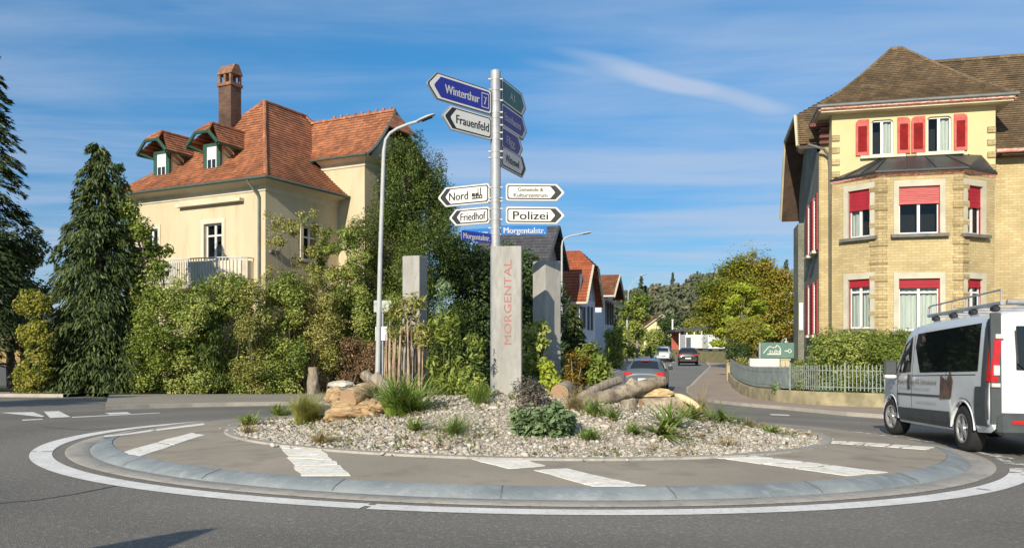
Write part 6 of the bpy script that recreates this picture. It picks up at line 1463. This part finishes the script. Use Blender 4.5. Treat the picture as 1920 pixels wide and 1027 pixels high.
# dark trees behind the pillars
g = gx(885, 37, .1); t = thing('dark_tree', 'dark shaded tree between the yew and the signpost', 'tree', g); cl = []
for i in range(44): cl.append((at(rq.uniform(830, 985), rq.uniform(468, 720), 37 + rq.uniform(-1.2, 1.2)), rq.uniform(.6, 1.0)))
cl += [(at(890, 590, 37), (1.4, 1.2, 2.4)), (at(940, 600, 37.5), (1.3, 1.2, 2.2))]
crown('crown', t, cl, 52000, .15, m_darkleaf, 41, spread=.3); limbs(t, g, 5, cl, .15, seed=3)
shrub('dark_shrub', 'dark evergreen bush behind the cornerwise pillar', 935, 1062, 520, 720, 40, m_darkleaf, 13000, .15, 42, k=20, rs=(.5, .8), dY=1)
g = gx(1072, 45, .1); t = thing('small_conifer', 'small dark conifer in front of the white street house', 'tree', g); H = at(0, 566, 45).z - g.z
conifer_needles('crown', t, g, H, 1.1, m_weep, 43, 28, 10, .5, .26, .08, .6, 0, .6, 22); limbs(t, g, H * .9, [], .1)
shrub('street_shrub', 'dark bush at the foot of the narrow white house down the street', 1140, 1172, 610, 690, 62, m_mid, 4500, .17, 44, k=10, rs=(.4, .7))
g = gx(1195, 80, .1); t = thing('ginkgo_tree', 'light green airy tree beside the far lamp post', 'tree', g); cl = []
for i in range(26): v = rq.random(); cl.append((at(1196 + rq.uniform(-1, 1) * (10 + 26 * min(1, v * 1.8)), 556 + v * 105, 80 + rq.uniform(-1.5, 1.5)), rq.uniform(.45, .85)))
crown('crown', t, cl, 9000, .24, m_fresh, 45, gap=.35, spread=.35); limbs(t, g, 6.5, cl, .12, M_barkp, 9)
# round autumn tree and the lime tree before it
g = gx(1408, 60, .1); t = thing('autumn_maple', 'large round tree turning olive and rust beside the street', 'tree', g); cl = []; cr_ = []
for i in range(105):
    a = rq.uniform(0, 6.283); rr_ = math.sqrt(rq.random()); u, v = math.cos(a) * rr_, math.sin(a) * rr_
    cl.append((at(1408 + u * 88, 566 + v * 78 + 8 * u * u, 60 + rq.uniform(-2.6, 2.6) * math.sqrt(max(0, 1 - rr_ * rr_))), (rq.uniform(.7, 1.1), rq.uniform(.7, 1.1), rq.uniform(.45, .7))))
cl += [(at(1409, 568, 60), (3.3, 3.0, 3.5)), (at(1409, 580, 60), (3.5, 3.2, 2.6)), (at(1410, 478, 60), .45), (at(1436, 490, 60), .4), (at(1392, 484, 60), .4)]
crown('crown', t, cl, 80000, .17, m_maple, 46, shell=.2, spread=.25, lum=.9, xg=.16, up=1.0); limbs(t, g, 6.5, cl, .2, seed=12, n=18)
g = gx(1392, 47, .12); t = thing('lime_tree', 'bright yellow green slender tree in front of the round autumn tree', 'tree', g); cl = []
for i in range(36): v = rq.random(); cl.append((at(1392 + rq.uniform(-1, 1) * (10 + 42 * v ** .7), 532 + v * 112, 47 + rq.uniform(-1, 1)), (rq.uniform(.35, .6), rq.uniform(.35, .6), rq.uniform(.16, .28))))
crown('crown', t, cl, 14000, .15, m_lime, 47, gap=.3, spread=.3); limbs(t, g, 4.3, cl, .07, M_barkp, 13)
shrub('lime_shrub', 'yellow green bush left of the green company board', 1366, 1428, 596, 676, 44, m_yellow, 5500, .12, 48, k=12, rs=(.35, .6))
shrub('dark_shrub', 'dark blue green low bush at the fence post', 1364, 1412, 640, 690, 42.5, m_darkleaf, 4000, .11, 49, k=9, rs=(.3, .5), dY=.4)
shrub('brown_shrub', 'brownish low shrub behind the start of the fence', 1376, 1430, 668, 700, 41, m_olive, 3000, .09, 50, k=8, rs=(.25, .35), dY=.3)
shrub('round_bush', 'small clipped bush between cabinet and shingled annex', 1480, 1512, 676, 704, 34.5, m_mid, 3000, .08, 51, k=7, rs=(.2, .32), dY=.3)
# big evergreen bush in front of the bay, plants behind the fence
shrub('evergreen_bush', 'large dark glossy bush in front of the bay window', 1528, 1668, 614, 730, 26.9, m_mid, 15000, .11, 52, k=24, rs=(.4, .62), dY=.7, gap=.08, ratio=.42, dz=.3)
shrub('evergreen_bush', 'lighter yellow green bush between the dark bush and the van', 1636, 1722, 614, 725, 26.4, m_fresh, 8000, .10, 53, k=14, rs=(.32, .5), dY=.5, gap=.2, ratio=.4, dz=.3)
q = random.Random(77)
for i, (px, lb) in enumerate(((1475, 'low grey green plant just inside the closed part of the fence'), (1522, 'low leafy plant behind the fence under the shingled annex'), (1560, 'pale flowering plant behind the pickets below the downpipe'), (1598, 'low plant behind the pickets under the dark bush'), (1636, 'low plant behind the pickets near the van mirror'))):
    shrub('garden_plant', lb, px - 24, px + 24, 700, 742, (28.2, 26.8, 26.3, 25.8, 25.5)[i], m_grey if i % 2 == 0 else m_fresh, 1500, .085, 60 + i, 'plant', 'plants behind the picket fence', dY=.3, k=7, rs=(.14, .25), dz=.3, stem=.01)
# far garden bushes and the wooded hill
for i, (px0, px1, yt, yb, Y, m, lb) in enumerate(((1236, 1282, 590, 660, 130, m_darkleaf, 'dark conifer like bush right of the yellow gabled house'), (1284, 1330, 596, 625, 125, m_yellow, 'yellowing bushes above the flat shed roof'), (1158, 1200, 600, 668, 96, m_mid, 'green trees behind the far lamp post'), (1218, 1236, 618, 655, 128, m_mid, 'small bush in front of the yellow gabled house'))):
    shrub('distant_bush', lb, px0, px1, yt, yb, Y, m, 3500, .34, 80 + i, 'bush', k=12, rs=(.8, 1.5), dY=1.2, stem=.06)
rg = np.random.default_rng(9); cl = []; Vs = []; Fs = []; Tn = []; off_ = 0
for i in range(210):
    Y = rg.uniform(165, 330); X = Y * rg.uniform(.05, .42); z = G(X, Y); con = rg.random() < .16; H = rg.uniform(8, 12.5) * (1.25 if con else 1)
    H *= .72 + .5 * min(1, max(0, (X / Y - .12) / .13)); n = 260; u = rg.random(n); a = rg.random(n) * 6.283
    if con: r = (1 - u) * H * .22 * np.sqrt(rg.random(n)) ; zz = .12 * H + u * H * .9
    else: r = np.sin(np.pi * np.clip(u, .03, .97)) ** .6 * H * .27 * (1 - .25 * rg.random(n)); zz = .2 * H + u * H * .78
    P = np.stack([X + r * np.cos(a), Y + r * np.sin(a), z + zz], 1); d = np.stack([np.cos(a), np.sin(a), .4 * np.ones(n)], 1)
    V, Fc = cards(P, rg.normal(size=(n, 3)), unit(d + rg.normal(0, .5, (n, 3))), rg.uniform(.6, 1.3, n) * (1.0 if con else 1.25), rg.uniform(.5, .9, n))
    Vs.append(V); Fs.append(Fc + off_); off_ += len(V); base = .12 if con else rg.choice([.3, .45, .6, .8]); Tn.append(np.clip(base + rg.normal(0, .1, n), 0, 1))
m_forest = leafmat('haze grey wood foliage', LG((0.060, 0.085, 0.058), (0.100, 0.125, 0.068), (0.145, 0.155, 0.082), (0.190, 0.155, 0.090)), .12)  # distance haze is mixed into these leaf colours
kind(bulk('forest', np.concatenate(Vs), np.concatenate(Fs), m_forest, None, np.concatenate(Tn)), 'stuff')
# ---------------------------------------------------------------- wood, stones and plants on the island
M_barklog = mat('weathered log bark', srgb(192, 176, 150), srgb(124, 110, 92), 5, .95, .9, 22, stretch=(1, 1, 1), fine=(srgb(84, 70, 56), 11, .6))
M_barkold = mat('grey split wood', srgb(168, 156, 138), srgb(116, 106, 92), 6, .95, .7, 30, stretch=(5, 1, 1))
M_orangew = mat('orange brown rotten wood', srgb(206, 180, 138), srgb(150, 120, 86), 7, .95, 1.0, 24, stretch=(.5, 1, 3.5), fine=(srgb(98, 72, 48), 8, .7))
M_rock = mat('sandy yellow rock', srgb(214, 190, 140), srgb(176, 152, 108), 4, .95, .6, 20)
M_rock2 = mat('pale broken stone', srgb(208, 200, 184), srgb(164, 154, 138), 4, .95, .6, 20)
def ringmat():
    m, t, b = newmat('cut wood with growth rings'); n = t.nodes.new; l = t.links.new; tc = n('ShaderNodeTexCoord')
    w = n('ShaderNodeTexWave'); w.wave_type = 'RINGS'; w.rings_direction = 'SPHERICAL'; w.inputs['Scale'].default_value = 14; w.inputs['Distortion'].default_value = 9; w.inputs['Detail'].default_value = 3
    l(tc.outputs['Object'], w.inputs['Vector']); cr = n('ShaderNodeValToRGB'); cr.color_ramp.elements[0].color = rgba(srgb(140, 112, 88)); cr.color_ramp.elements[1].color = rgba(srgb(176, 146, 116)); l(w.outputs[0], cr.inputs[0]); l(cr.outputs[0], b.inputs['Base Color']); b.inputs['Roughness'].default_value = .9
    return m
M_rings = ringmat()
from mathutils import noise as mnoise
def log(label, A, B, r0, r1, bark, cat='log', bend=.03, name='log', seed=1, rough=.14, group=None, knots=()):
    A, B = Vector(A), Vector(B); t = thing(name, label, cat, A, 0, group); d = (B - A); L = d.length; d.normalize(); up = Vector((0, 0, 1)) if abs(d.z) < .9 else Vector((1, 0, 0)); s = d.cross(up).normalized(); u = s.cross(d)
    n, k = 20, max(8, int(L / .06)); V = []
    for i in range(k + 1):
        f = i / k; c = A + d * (L * f) + u * (bend * math.sin(math.pi * f)) + s * (bend * .6 * math.sin(f * 5)); r = r0 + (r1 - r0) * f
        for j in range(n):
            a = 2 * math.pi * j / n; q = Vector((math.cos(a) * 1.4, math.sin(a) * 1.4, L * f * 3 + seed * 7)); w = 1 + rough * mnoise.noise(q) + rough * .6 * mnoise.noise(q * 3)
            for kf, ka, ks in knots: w += ks * math.exp(-((f - kf) / .05) ** 2 - (((a - ka + math.pi) % (2 * math.pi) - math.pi) / .45) ** 2)
            V.append(c + (s * math.cos(a) + u * math.sin(a)) * r * w)
    F_ = [(i * n + j, i * n + (j + 1) % n, (i + 1) * n + (j + 1) % n, (i + 1) * n + j) for i in range(k) for j in range(n)]
    mk('bark', V, F_, bark, t, smooth=60, world=True)
    for e, fl_ in ((0, True), (k, False)):
        q = V[e * n:(e + 1) * n]; o = mk('cut_end', [p - sum(q, Vector()) / n for p in q], [tuple(range(n - 1, -1, -1)) if fl_ else tuple(range(n))], M_rings, None); o.parent = t; c_ = sum(q, Vector()) / n; o.location = MATW[t.name].inverted() @ c_
    return t
def rock(label, c, r, m, seed, flat=.7, name='rock', cat='rock', chop=.0):
    bmx = bmesh.new(); bmesh.ops.create_icosphere(bmx, subdivisions=4, radius=1.0); V = []
    for v in bmx.verts:
        p = v.co.copy(); w = 1 + .30 * mnoise.noise(p * 1.1 + Vector((seed * 3.1, 0, 0))) + .16 * mnoise.noise(p * 3 + Vector((0, seed, 0))) + .10 * mnoise.noise(p * 7.5 + Vector((seed, 0, 0))) + .05 * mnoise.noise(p * 17)
        q = Vector((p.x * r[0] * w, p.y * r[1] * w, p.z * r[2] * w));
        V.append(q + Vector(c))
    F_ = [tuple(v.index for v in f.verts) for f in bmx.faces]; bmx.free(); o = mk(name, [p - Vector(c) for p in V], F_, m, None, smooth=28); o.location = c; return tag(o, label, cat)
def mp(px, py, Y): return at(px, py, Y)
# right hand woodpile
log('long leaning bark log with a knob, the largest piece of wood', mp(1080, 764, 11.0), mp(1243, 713, 12.3), .130, .078, M_barklog, bend=.012, seed=2, knots=((.62, 1.5, .9), (.55, -1.1, .3), (.3, .8, .25)))
log('round log with orange cut face pointing at the viewer', mp(1049, 738, 11.5), mp(1066, 728, 13.0), .135, .13, M_barklog, seed=3, bend=.01, rough=.08)
log('short upright grey block propping up the leaning log', mp(1180, 792, 11.15), mp(1178, 752, 11.25), .125, .115, M_barkold, 'wood block', .0, 'wood_block', 5, .10)
log('dark lying trunk behind the upright block', mp(1200, 764, 11.9), mp(1288, 760, 12.2), .135, .12, M_barklog, seed=6, bend=.02)
log('pale curved branch lying at the right end of the woodpile', mp(1262, 744, 12.4), mp(1306, 768, 11.8), .06, .045, mat('peeled pale wood', srgb(226, 204, 164), srgb(196, 172, 132), 5, .9, .3, 30), 'branch', .08, 'branch', 7, .08)
log('thin grey log parallel behind the leaning log', mp(1084, 748, 12.2), mp(1162, 712, 13.0), .075, .07, M_barkold, seed=8)
p = mp(1222, 737, 12.25); rock('flat sandy yellow stone slab on the woodpile', p, (.33, .25, .085), M_rock, 3)
# left hand driftwood heap
p = mp(668, 764, 11.2); rock('big orange brown rotten root stump in the left heap', p + Zv * -.06, (.42, .26, .19), M_orangew, 11, name='root_stump', cat='stump')
log('orange brown log with knotted end on the root stump', mp(652, 748, 11.05), mp(694, 732, 11.5), .135, .12, M_orangew, seed=12, rough=.2, knots=((.1, 1, .3),))
p = mp(714, 760, 11.0); rock('ochre angular wood chunk right of the root stump', p, (.17, .14, .11), M_orangew, 15, name='wood_chunk', cat='wood chunk')
log('pale split timber leaning right, top of the left heap', mp(735, 742, 11.4), mp(703, 706, 11.6), .10, .085, M_barkold, 'timber', .0, 'split_timber', 16, .2)
log('dark split timber with broken top leaning left in the heap', mp(712, 730, 11.7), mp(682, 700, 11.8), .085, .075, M_barkold, 'timber', .0, 'split_timber', 17, .3)
p = mp(626, 742, 11.3); rock('orange wood splinter block at the left end of the heap', p, (.14, .12, .12), M_orangew, 18, name='wood_chunk', cat='wood chunk')
p = mp(700, 733, 12.0); rock('pale stone behind the left heap', p, (.15, .13, .09), M_rock2, 19)
p = mp(640, 722, 12.4); rock('white stone behind the root stump', p, (.20, .15, .07), M_rock2, 20)
for i, (px, py, r, lb) in enumerate(((1275, 800, .07, 'pale stone in front of the right woodpile'), (420, 806, .10, 'flat grey stone at the left tip of the gravel'), (545, 800, .06, 'small pale stone left of the grass tussock'), (925, 765, .06, 'small stone at the foot of the lettered pillar'), (1132, 800, .06, 'small pale stone right of the grey green plant'))):
    p = gm(px, py); rock(lb, p, (r * 1.3, r, r * .6), M_rock2, 30 + i)
log('short broken branch lying across the left driftwood', mp(700, 752, 10.9), mp(742, 742, 11.2), .045, .035, M_barkold, 'branch', .03, 'branch', 21, .2)
log('thin grey stick leaning behind the left driftwood', mp(745, 736, 11.6), mp(762, 700, 11.9), .025, .018, M_barkold, 'stick', .02, 'stick', 22, .2)
log('weathered stub standing at the hedge behind the driftwood', mp(586, 746, 29.2), mp(587, 688, 29.2), .20, .17, M_barkold, 'stump', .0, 'tree_stump', 23, .25)
# plants
def blades(name, parent, c, n, h, w, m, seed, spread=.2, lean=.5, rad=.1, curve=.5, seg=4, world=True):
    """strap leaves growing from a tuft"""
    rg = np.random.default_rng(seed); a = rg.random(n) * 6.283; ln = h * rg.uniform(.55, 1.15, n); le = lean * rg.uniform(.2, 1.3, n); r0 = rad * np.sqrt(rg.random(n)); Vs = []; ts = np.linspace(0, 1, seg + 1)
    b0 = np.stack([c[0] + r0 * np.cos(a * 1.7), c[1] + r0 * np.sin(a * 1.7), np.full(n, c[2] - .02)], 1); dx, dy = np.cos(a), np.sin(a)
    V = np.empty((n, seg + 1, 2, 3))
    for k, t in enumerate(ts):
        hor = ln * (le * t + curve * le * t * t); z = ln * (t * np.sqrt(np.maximum(.08, 1 - np.minimum(.9, le * .6) ** 2)) - curve * le * .55 * t * t); ww = w * (1 - .9 * t ** 1.6) * .5
        for s, sg in ((0, -1), (1, 1)): V[:, k, s] = b0 + np.stack([dx * hor - dy * ww * sg, dy * hor + dx * ww * sg, z], 1)
    idx = np.arange(n * (seg + 1) * 2).reshape(n, seg + 1, 2); Fc = np.stack([idx[:, :-1, 0], idx[:, :-1, 1], idx[:, 1:, 1], idx[:, 1:, 0]], -1).reshape(-1, 4)
    return bulk(name, V.reshape(-1, 3), Fc, m, parent, np.repeat(np.clip(.5 + rg.normal(0, .25, n), 0, 1), seg))
def tuft(label, px, py, n, h, w, m, seed, name='grass_tuft', cat='grass', group='weeds and tufts on the gravel', **k):
    h *= 1.35; n = int(n * 1.4); p = gm(px, py); t = thing(name, label, cat, p, 0, group); blades('blades', t, p, n, h, w, m, seed, **k); return t, p
def leafplant(label, px0, px1, ytop, ybot, Y, m, n, L, seed, name='leafy_plant', group='plants on the island', **k):
    x = (px0 + px1) / 2 * Y / F - HX * Y / F; Y = min(Y, gm((px0 + px1) / 2, ybot - 5).y + .15); x = ((px0 + px1) / 2 - HX) * Y / F; g = GM(x, Y); s = F / Y; q = random.Random(seed); t = thing(name, label, 'plant', (x, Y, g), 0, group); cl = []
    for i in range(k.pop('k', 9)):
        r = q.uniform(*k.get('rs', (.07, .13))); cl.append((at(q.uniform(px0 + r * s * .7, px1 - r * s * .7), q.uniform(ytop + r * s * .8, max(ytop + r * s, ybot - r * s * .3)), Y + q.uniform(-.2, .2)), r))
    k.pop('rs', None); st = k.pop('st', M_barkp); crown('leaves', t, cl, n, L, m, seed, **k); b = MB()
    for c in cl:
        e = Vector(c[0]); s0 = Vector((x + (e.x - x) * .4 + q.uniform(-.04, .04), Y + q.uniform(-.08, .08), g - .05)); b.tube([s0, s0.lerp(e, .55), e], [.012, .009, .004], 5)
    b.build('stems', st, t, world=True); return t
M_gstem = mat('green stem', (.10, .14, .05), (.07, .10, .035), 6, .8)
leafplant('lush grey green leafy plant in the front of the gravel', 948, 1092, 758, 828, 10.3, m_grey, 3200, .085, 101, 'broadleaf_plant', k=20, rs=(.10, .16), ratio=.62, up=1.0, shell=.3, st=M_gstem)
leafplant('grey brown dried bushy herb at the foot of the lettered pillar', 958, 1026, 700, 772, 11.4, leafmat('dried herb', LG((.10, .085, .065), (.16, .14, .11), (.22, .20, .16)), .1), 1900, .05, 102, 'dried_herb', k=14, rs=(.10, .16), ratio=.35, up=1.2)
leafplant('tall upright leafy stalks right behind the left pillar', 800, 868, 572, 748, 12.9, m_fresh, 1500, .12, 103, 'tall_leafy_plant', k=18, rs=(.12, .20), ratio=.28, gap=.2, hang=.3, st=M_gstem)
leafplant('tall leafy plant with pale seed heads left of the lettered pillar', 858, 910, 618, 752, 12.6, m_mid, 1050, .095, 104, 'tall_leafy_plant', k=14, rs=(.10, .16), ratio=.32, gap=.25, st=M_gstem)
leafplant('pale tops of drying plant beside the dark tree', 812, 850, 520, 640, 13.4, m_grey, 500, .085, 112, 'tall_leafy_plant', k=9, rs=(.07, .12), ratio=.28, gap=.2, st=M_gstem)
leafplant('low green plant at the foot of the signpost', 872, 926, 718, 752, 12.2, m_fresh, 900, .06, 105, k=8, rs=(.07, .11), ratio=.5, st=M_gstem)
leafplant('green plant climbing between lettered and cornerwise pillar', 984, 1028, 600, 705, 13.0, m_mid, 1300, .10, 106, 'tall_leafy_plant', k=12, rs=(.10, .16), ratio=.45, gap=.2, st=M_gstem)
leafplant('yellow green young shrub above the round cut log', 1012, 1052, 668, 735, 12.6, m_lime, 900, .075, 107, k=9, rs=(.08, .13), ratio=.55, gap=.2)
leafplant('yellow orange autumn plant right of the round cut log', 1056, 1104, 652, 738, 12.9, leafmat('amber leaves', LG((.18, .12, .02), (.28, .19, .03), (.36, .27, .07)), .25), 1100, .09, 108, k=11, rs=(.09, .15), ratio=.25, up=1.4)
leafplant('round green shrub at the back of the island right of the pillars', 1082, 1144, 640, 728, 14.6, m_fresh, 2600, .085, 109, 'leafy_shrub', k=16, rs=(.15, .24), ratio=.5, gap=.2)
tuft('broad clump of bright green strap leaves right of the driftwood', 765, 775, 240, .46, .028, m_grass, 120, 'strap_leaf_clump', 'plant', rad=.30, lean=.8, curve=.6)
tuft('yellow green feathery grass tussock left of the driftwood', 580, 792, 620, .34, .010, leafmat('feathery grass', LG((.22, .24, .05), (.36, .36, .09), (.46, .42, .16)), .3), 121, 'grass_tussock', rad=.20, lean=.55)
tuft('brownish dry grass tuft at the lower left edge of the gravel', 606, 832, 160, .17, .009, m_straw, 122, rad=.08, lean=.9)
tuft('low spreading green tuft in front of the lettered pillar', 858, 812, 180, .24, .010, m_grass, 123, rad=.12, lean=1.3)
tuft('small yellowish weed below the strap leaf clump', 782, 806, 80, .15, .022, m_grass, 124, rad=.07, lean=1.0)
tuft('stiff strap leaf plant in front of the right woodpile', 1258, 800, 44, .34, .035, m_grass, 125, 'strap_leaf_clump', 'plant', rad=.08, lean=.9, curve=.7)
tuft('flat dark green rosette below the strap leaf plant', 1242, 815, 70, .20, .045, m_mid, 126, 'leaf_rosette', 'plant', rad=.10, lean=1.4)
tuft('small green weed right of the grey green plant', 1190, 812, 70, .15, .022, m_grass, 127, rad=.07, lean=1.1)
tuft('low arching green leaves at the right end of the woodpile', 1352, 790, 70, .27, .030, m_grass, 128, 'strap_leaf_clump', 'plant', rad=.14, lean=1.3, curve=.8)
tuft('flat yellow green weed near the right tip of the gravel', 1450, 812, 60, .14, .025, m_grass, 129, rad=.09, lean=1.3)
tuft('tiny dry tuft at the lower right edge of the gravel', 1366, 836, 90, .12, .009, m_straw, 130, rad=.06, lean=1.0)
tuft('thin dry grass stalks behind the right end of the woodpile', 1318, 778, 60, .42, .006, m_straw, 131, 'dry_grass', rad=.10, lean=.6)
tuft('olive weed just right of the lower dry tuft', 1110, 822, 120, .14, .014, m_grass, 132, rad=.12, lean=1.1)
tuft('sparse dry grass left of the grass tussock', 470, 812, 110, .16, .008, m_straw, 133, rad=.12, lean=1.0)
tuft('green weeds among stones above the lower left edge', 520, 772, 90, .20, .018, m_grass, 134, rad=.10, lean=.9)
tuft('small weed beside the upright wood block', 1150, 786, 60, .16, .018, m_grass, 135, rad=.06, lean=.9)
tuft('brown sedge tuft at the right edge of the mound', 1402, 800, 80, .13, .014, m_straw, 136, rad=.10, lean=1.2)
# sparse weeds, dead leaves and seedlings between the stones
rw = np.random.default_rng(44); n = 2600; rr_ = RG * np.sqrt(rw.random(n)) * .99; aa_ = rw.random(n) * 6.283; kk = (np.sin(rr_ * 3.1 + aa_ * 2) * np.sin(aa_ * 5.3 + rr_) + rw.normal(0, .5, n)) > .30; rr_, aa_ = rr_[kk], aa_[kk]; n = len(rr_)
P = np.array([(RC[0] + r * math.cos(a), RC[1] + r * math.sin(a), GM(RC[0] + r * math.cos(a), RC[1] + r * math.sin(a)) + .03) for r, a in zip(rr_, aa_)]); kq = 5; P = np.repeat(P, kq, 0) + rw.normal(0, .022, (n * kq, 3)); P[:, 2] = np.maximum(P[:, 2], np.repeat(P[::kq, 2], kq) - .01)
V, Fc = cards(P, rw.normal(size=(n * kq, 3)) + np.array([0, 0, .5]), rw.normal(0, .6, (n * kq, 3)) + np.array([0, -.3, 1.0]), rw.uniform(.025, .075, n * kq), rw.uniform(.012, .035, n * kq))
kind(bulk('weeds', V, Fc, leafmat('weeds and dead leaves', LG((.10, .14, .03), (.17, .20, .05), (.26, .20, .09), (.20, .12, .06)), .2), None, np.repeat(rw.random(n), kq)), 'stuff')
# unseen panel beside the camera, added and shaped only for the shadow it casts
p_ = gp(404, 984); t_ = 4.3; hd_ = Vector((sd.x, sd.y, 0)).normalized(); q_ = p_ + hd_ * t_; zt_ = p_.z + t_ * math.tan(SUN_EL)
o = thing('shadow_caster', 'unseen panel on a post beside the viewer, added to cast a shadow', 'sign', (q_.x, q_.y, G(q_.x, q_.y))); e_ = Vector((hd_.y, -hd_.x, 0))
b = MB(); b.prism([Vector((q_.x, q_.y, zt_ - .1)) + e_ * .05, Vector((q_.x, q_.y, zt_ - .02)) - e_ * .08, Vector((q_.x, q_.y, zt_ - .50)) - e_ * .34, Vector((q_.x, q_.y, zt_ - .58)) + e_ * .30], hd_ * .02); b.build('panel', M_wsign, o, world=True)
b = MB(); b.tube([(q_.x, q_.y, G(q_.x, q_.y) - .1), (q_.x, q_.y, zt_ - .2)], .03, 8); b.build('post', M_galv, o, world=True)
tuft('dark leafy weed at the left end of the driftwood heap', 528, 782, 90, .26, .040, m_mid, 137, 'leafy_weed', 'plant', rad=.14, lean=.8)
tuft('small leafy weed near the left tip of the gravel', 472, 798, 60, .20, .032, m_fresh, 138, 'leafy_weed', 'plant', rad=.12, lean=.9)
tuft('leafy green weed below the thin dry stalks', 1300, 786, 70, .22, .03, m_fresh, 139, 'leafy_weed', 'plant', rad=.14, lean=1.0)
tuft('tall thin grass at the foot of the lettered pillar, on its left', 902, 758, 120, .30, .008, m_grass, 141, rad=.14, lean=.5)
tuft('dry grass between the round cut log and the grey green plant', 1080, 770, 120, .28, .008, m_straw, 142, rad=.14, lean=.6)
tuft('green grass under the leaning log', 1120, 778, 100, .22, .012, m_grass, 143, rad=.14, lean=.8)
# bundle of thick reddish stems at the left pillar
x = (757 - HX) * 12.6 / F; p = Vector((x, 12.6, GM(x, 12.6))); t = thing('stem_bundle', 'bundle of thick reddish brown plant stems in front of the left pillar', 'plant', p); q = random.Random(8)
M_redstem = mat('reddish brown stems', srgb(186, 166, 140), srgb(128, 104, 84), 7, .8, .3, 30)
for i in range(38):
    px = 727 + i * 1.82 + q.uniform(-2, 2); Y = 12.6 + q.uniform(-.25, .25); top = at(px + q.uniform(-4, 4), q.uniform(596, 640), Y); bt = at(px, 728, Y); bt.z = GM(bt.x, bt.y) - .1
    md = bt.lerp(top, .5) + Vector((q.uniform(-.03, .03), 0, 0)); r = q.uniform(.009, .021); b = MB(); b.tube([bt, md, top], [r * 1.1, r, r * .55], 7); b.build('stem', M_redstem, t, world=True)
cl = [(at(q.uniform(722, 800), q.uniform(560, 640), 12.6 + q.uniform(-.3, .3)), q.uniform(.10, .17)) for i in range(16)]; crown('leaves', t, cl, 1500, .11, m_olive, 140, ratio=.25, gap=.15, spread=.4)
M_wall_weather = mat('weathered white panel', srgb(190, 196, 190), srgb(140, 150, 140), 5, .7)
# white cabinets with ivy behind the left lamp
g = gx(714, 29.0, .1); o = thing('traffic_cabinet', 'pale weathered sign board on a short post behind the left lamp', 'sign', g)
b = MB(); a, c = at(701, 585, 29), at(733, 563, 29); b.box(((a.x + c.x) / 2 - g.x, 0, (a.z + c.z) / 2 - g.z), (c.x - a.x, .05, c.z - a.z)); b.build('panel', M_wall_weather, o)
b = MB(); a, c = at(704, 638, 29), at(727, 612, 29); b.box(((a.x + c.x) / 2 - g.x, 0, (a.z + c.z) / 2 - g.z), (c.x - a.x, .05, c.z - a.z)); b.build('panel', M_plate, o)
b = MB(); b.tube([(.06, .06, -.1), (.06, .06, at(0, 563, 29).z - g.z)], .035, 8); b.build('post', M_galv, o)
# a tree by the road to the left, outside the picture: its shade lies on the road and the foot of the conifer
g = Vector((-17.2, 12.0, G(-16, 12.0) + .1)); t = thing('roadside_tree', 'tree at the roadside left of the roundabout, outside the photo', 'tree', g); cl = []
for i in range(40): cl.append(((g.x + rq.uniform(-1.5, 1.5), g.y + rq.uniform(-1.5, 1.5), g.z + rq.uniform(1.2, 5.2)), rq.uniform(.5, .8)))
crown('crown', t, cl, 16000, .2, m_mid, 150); limbs(t, g, 5.5, cl, .2, seed=2)
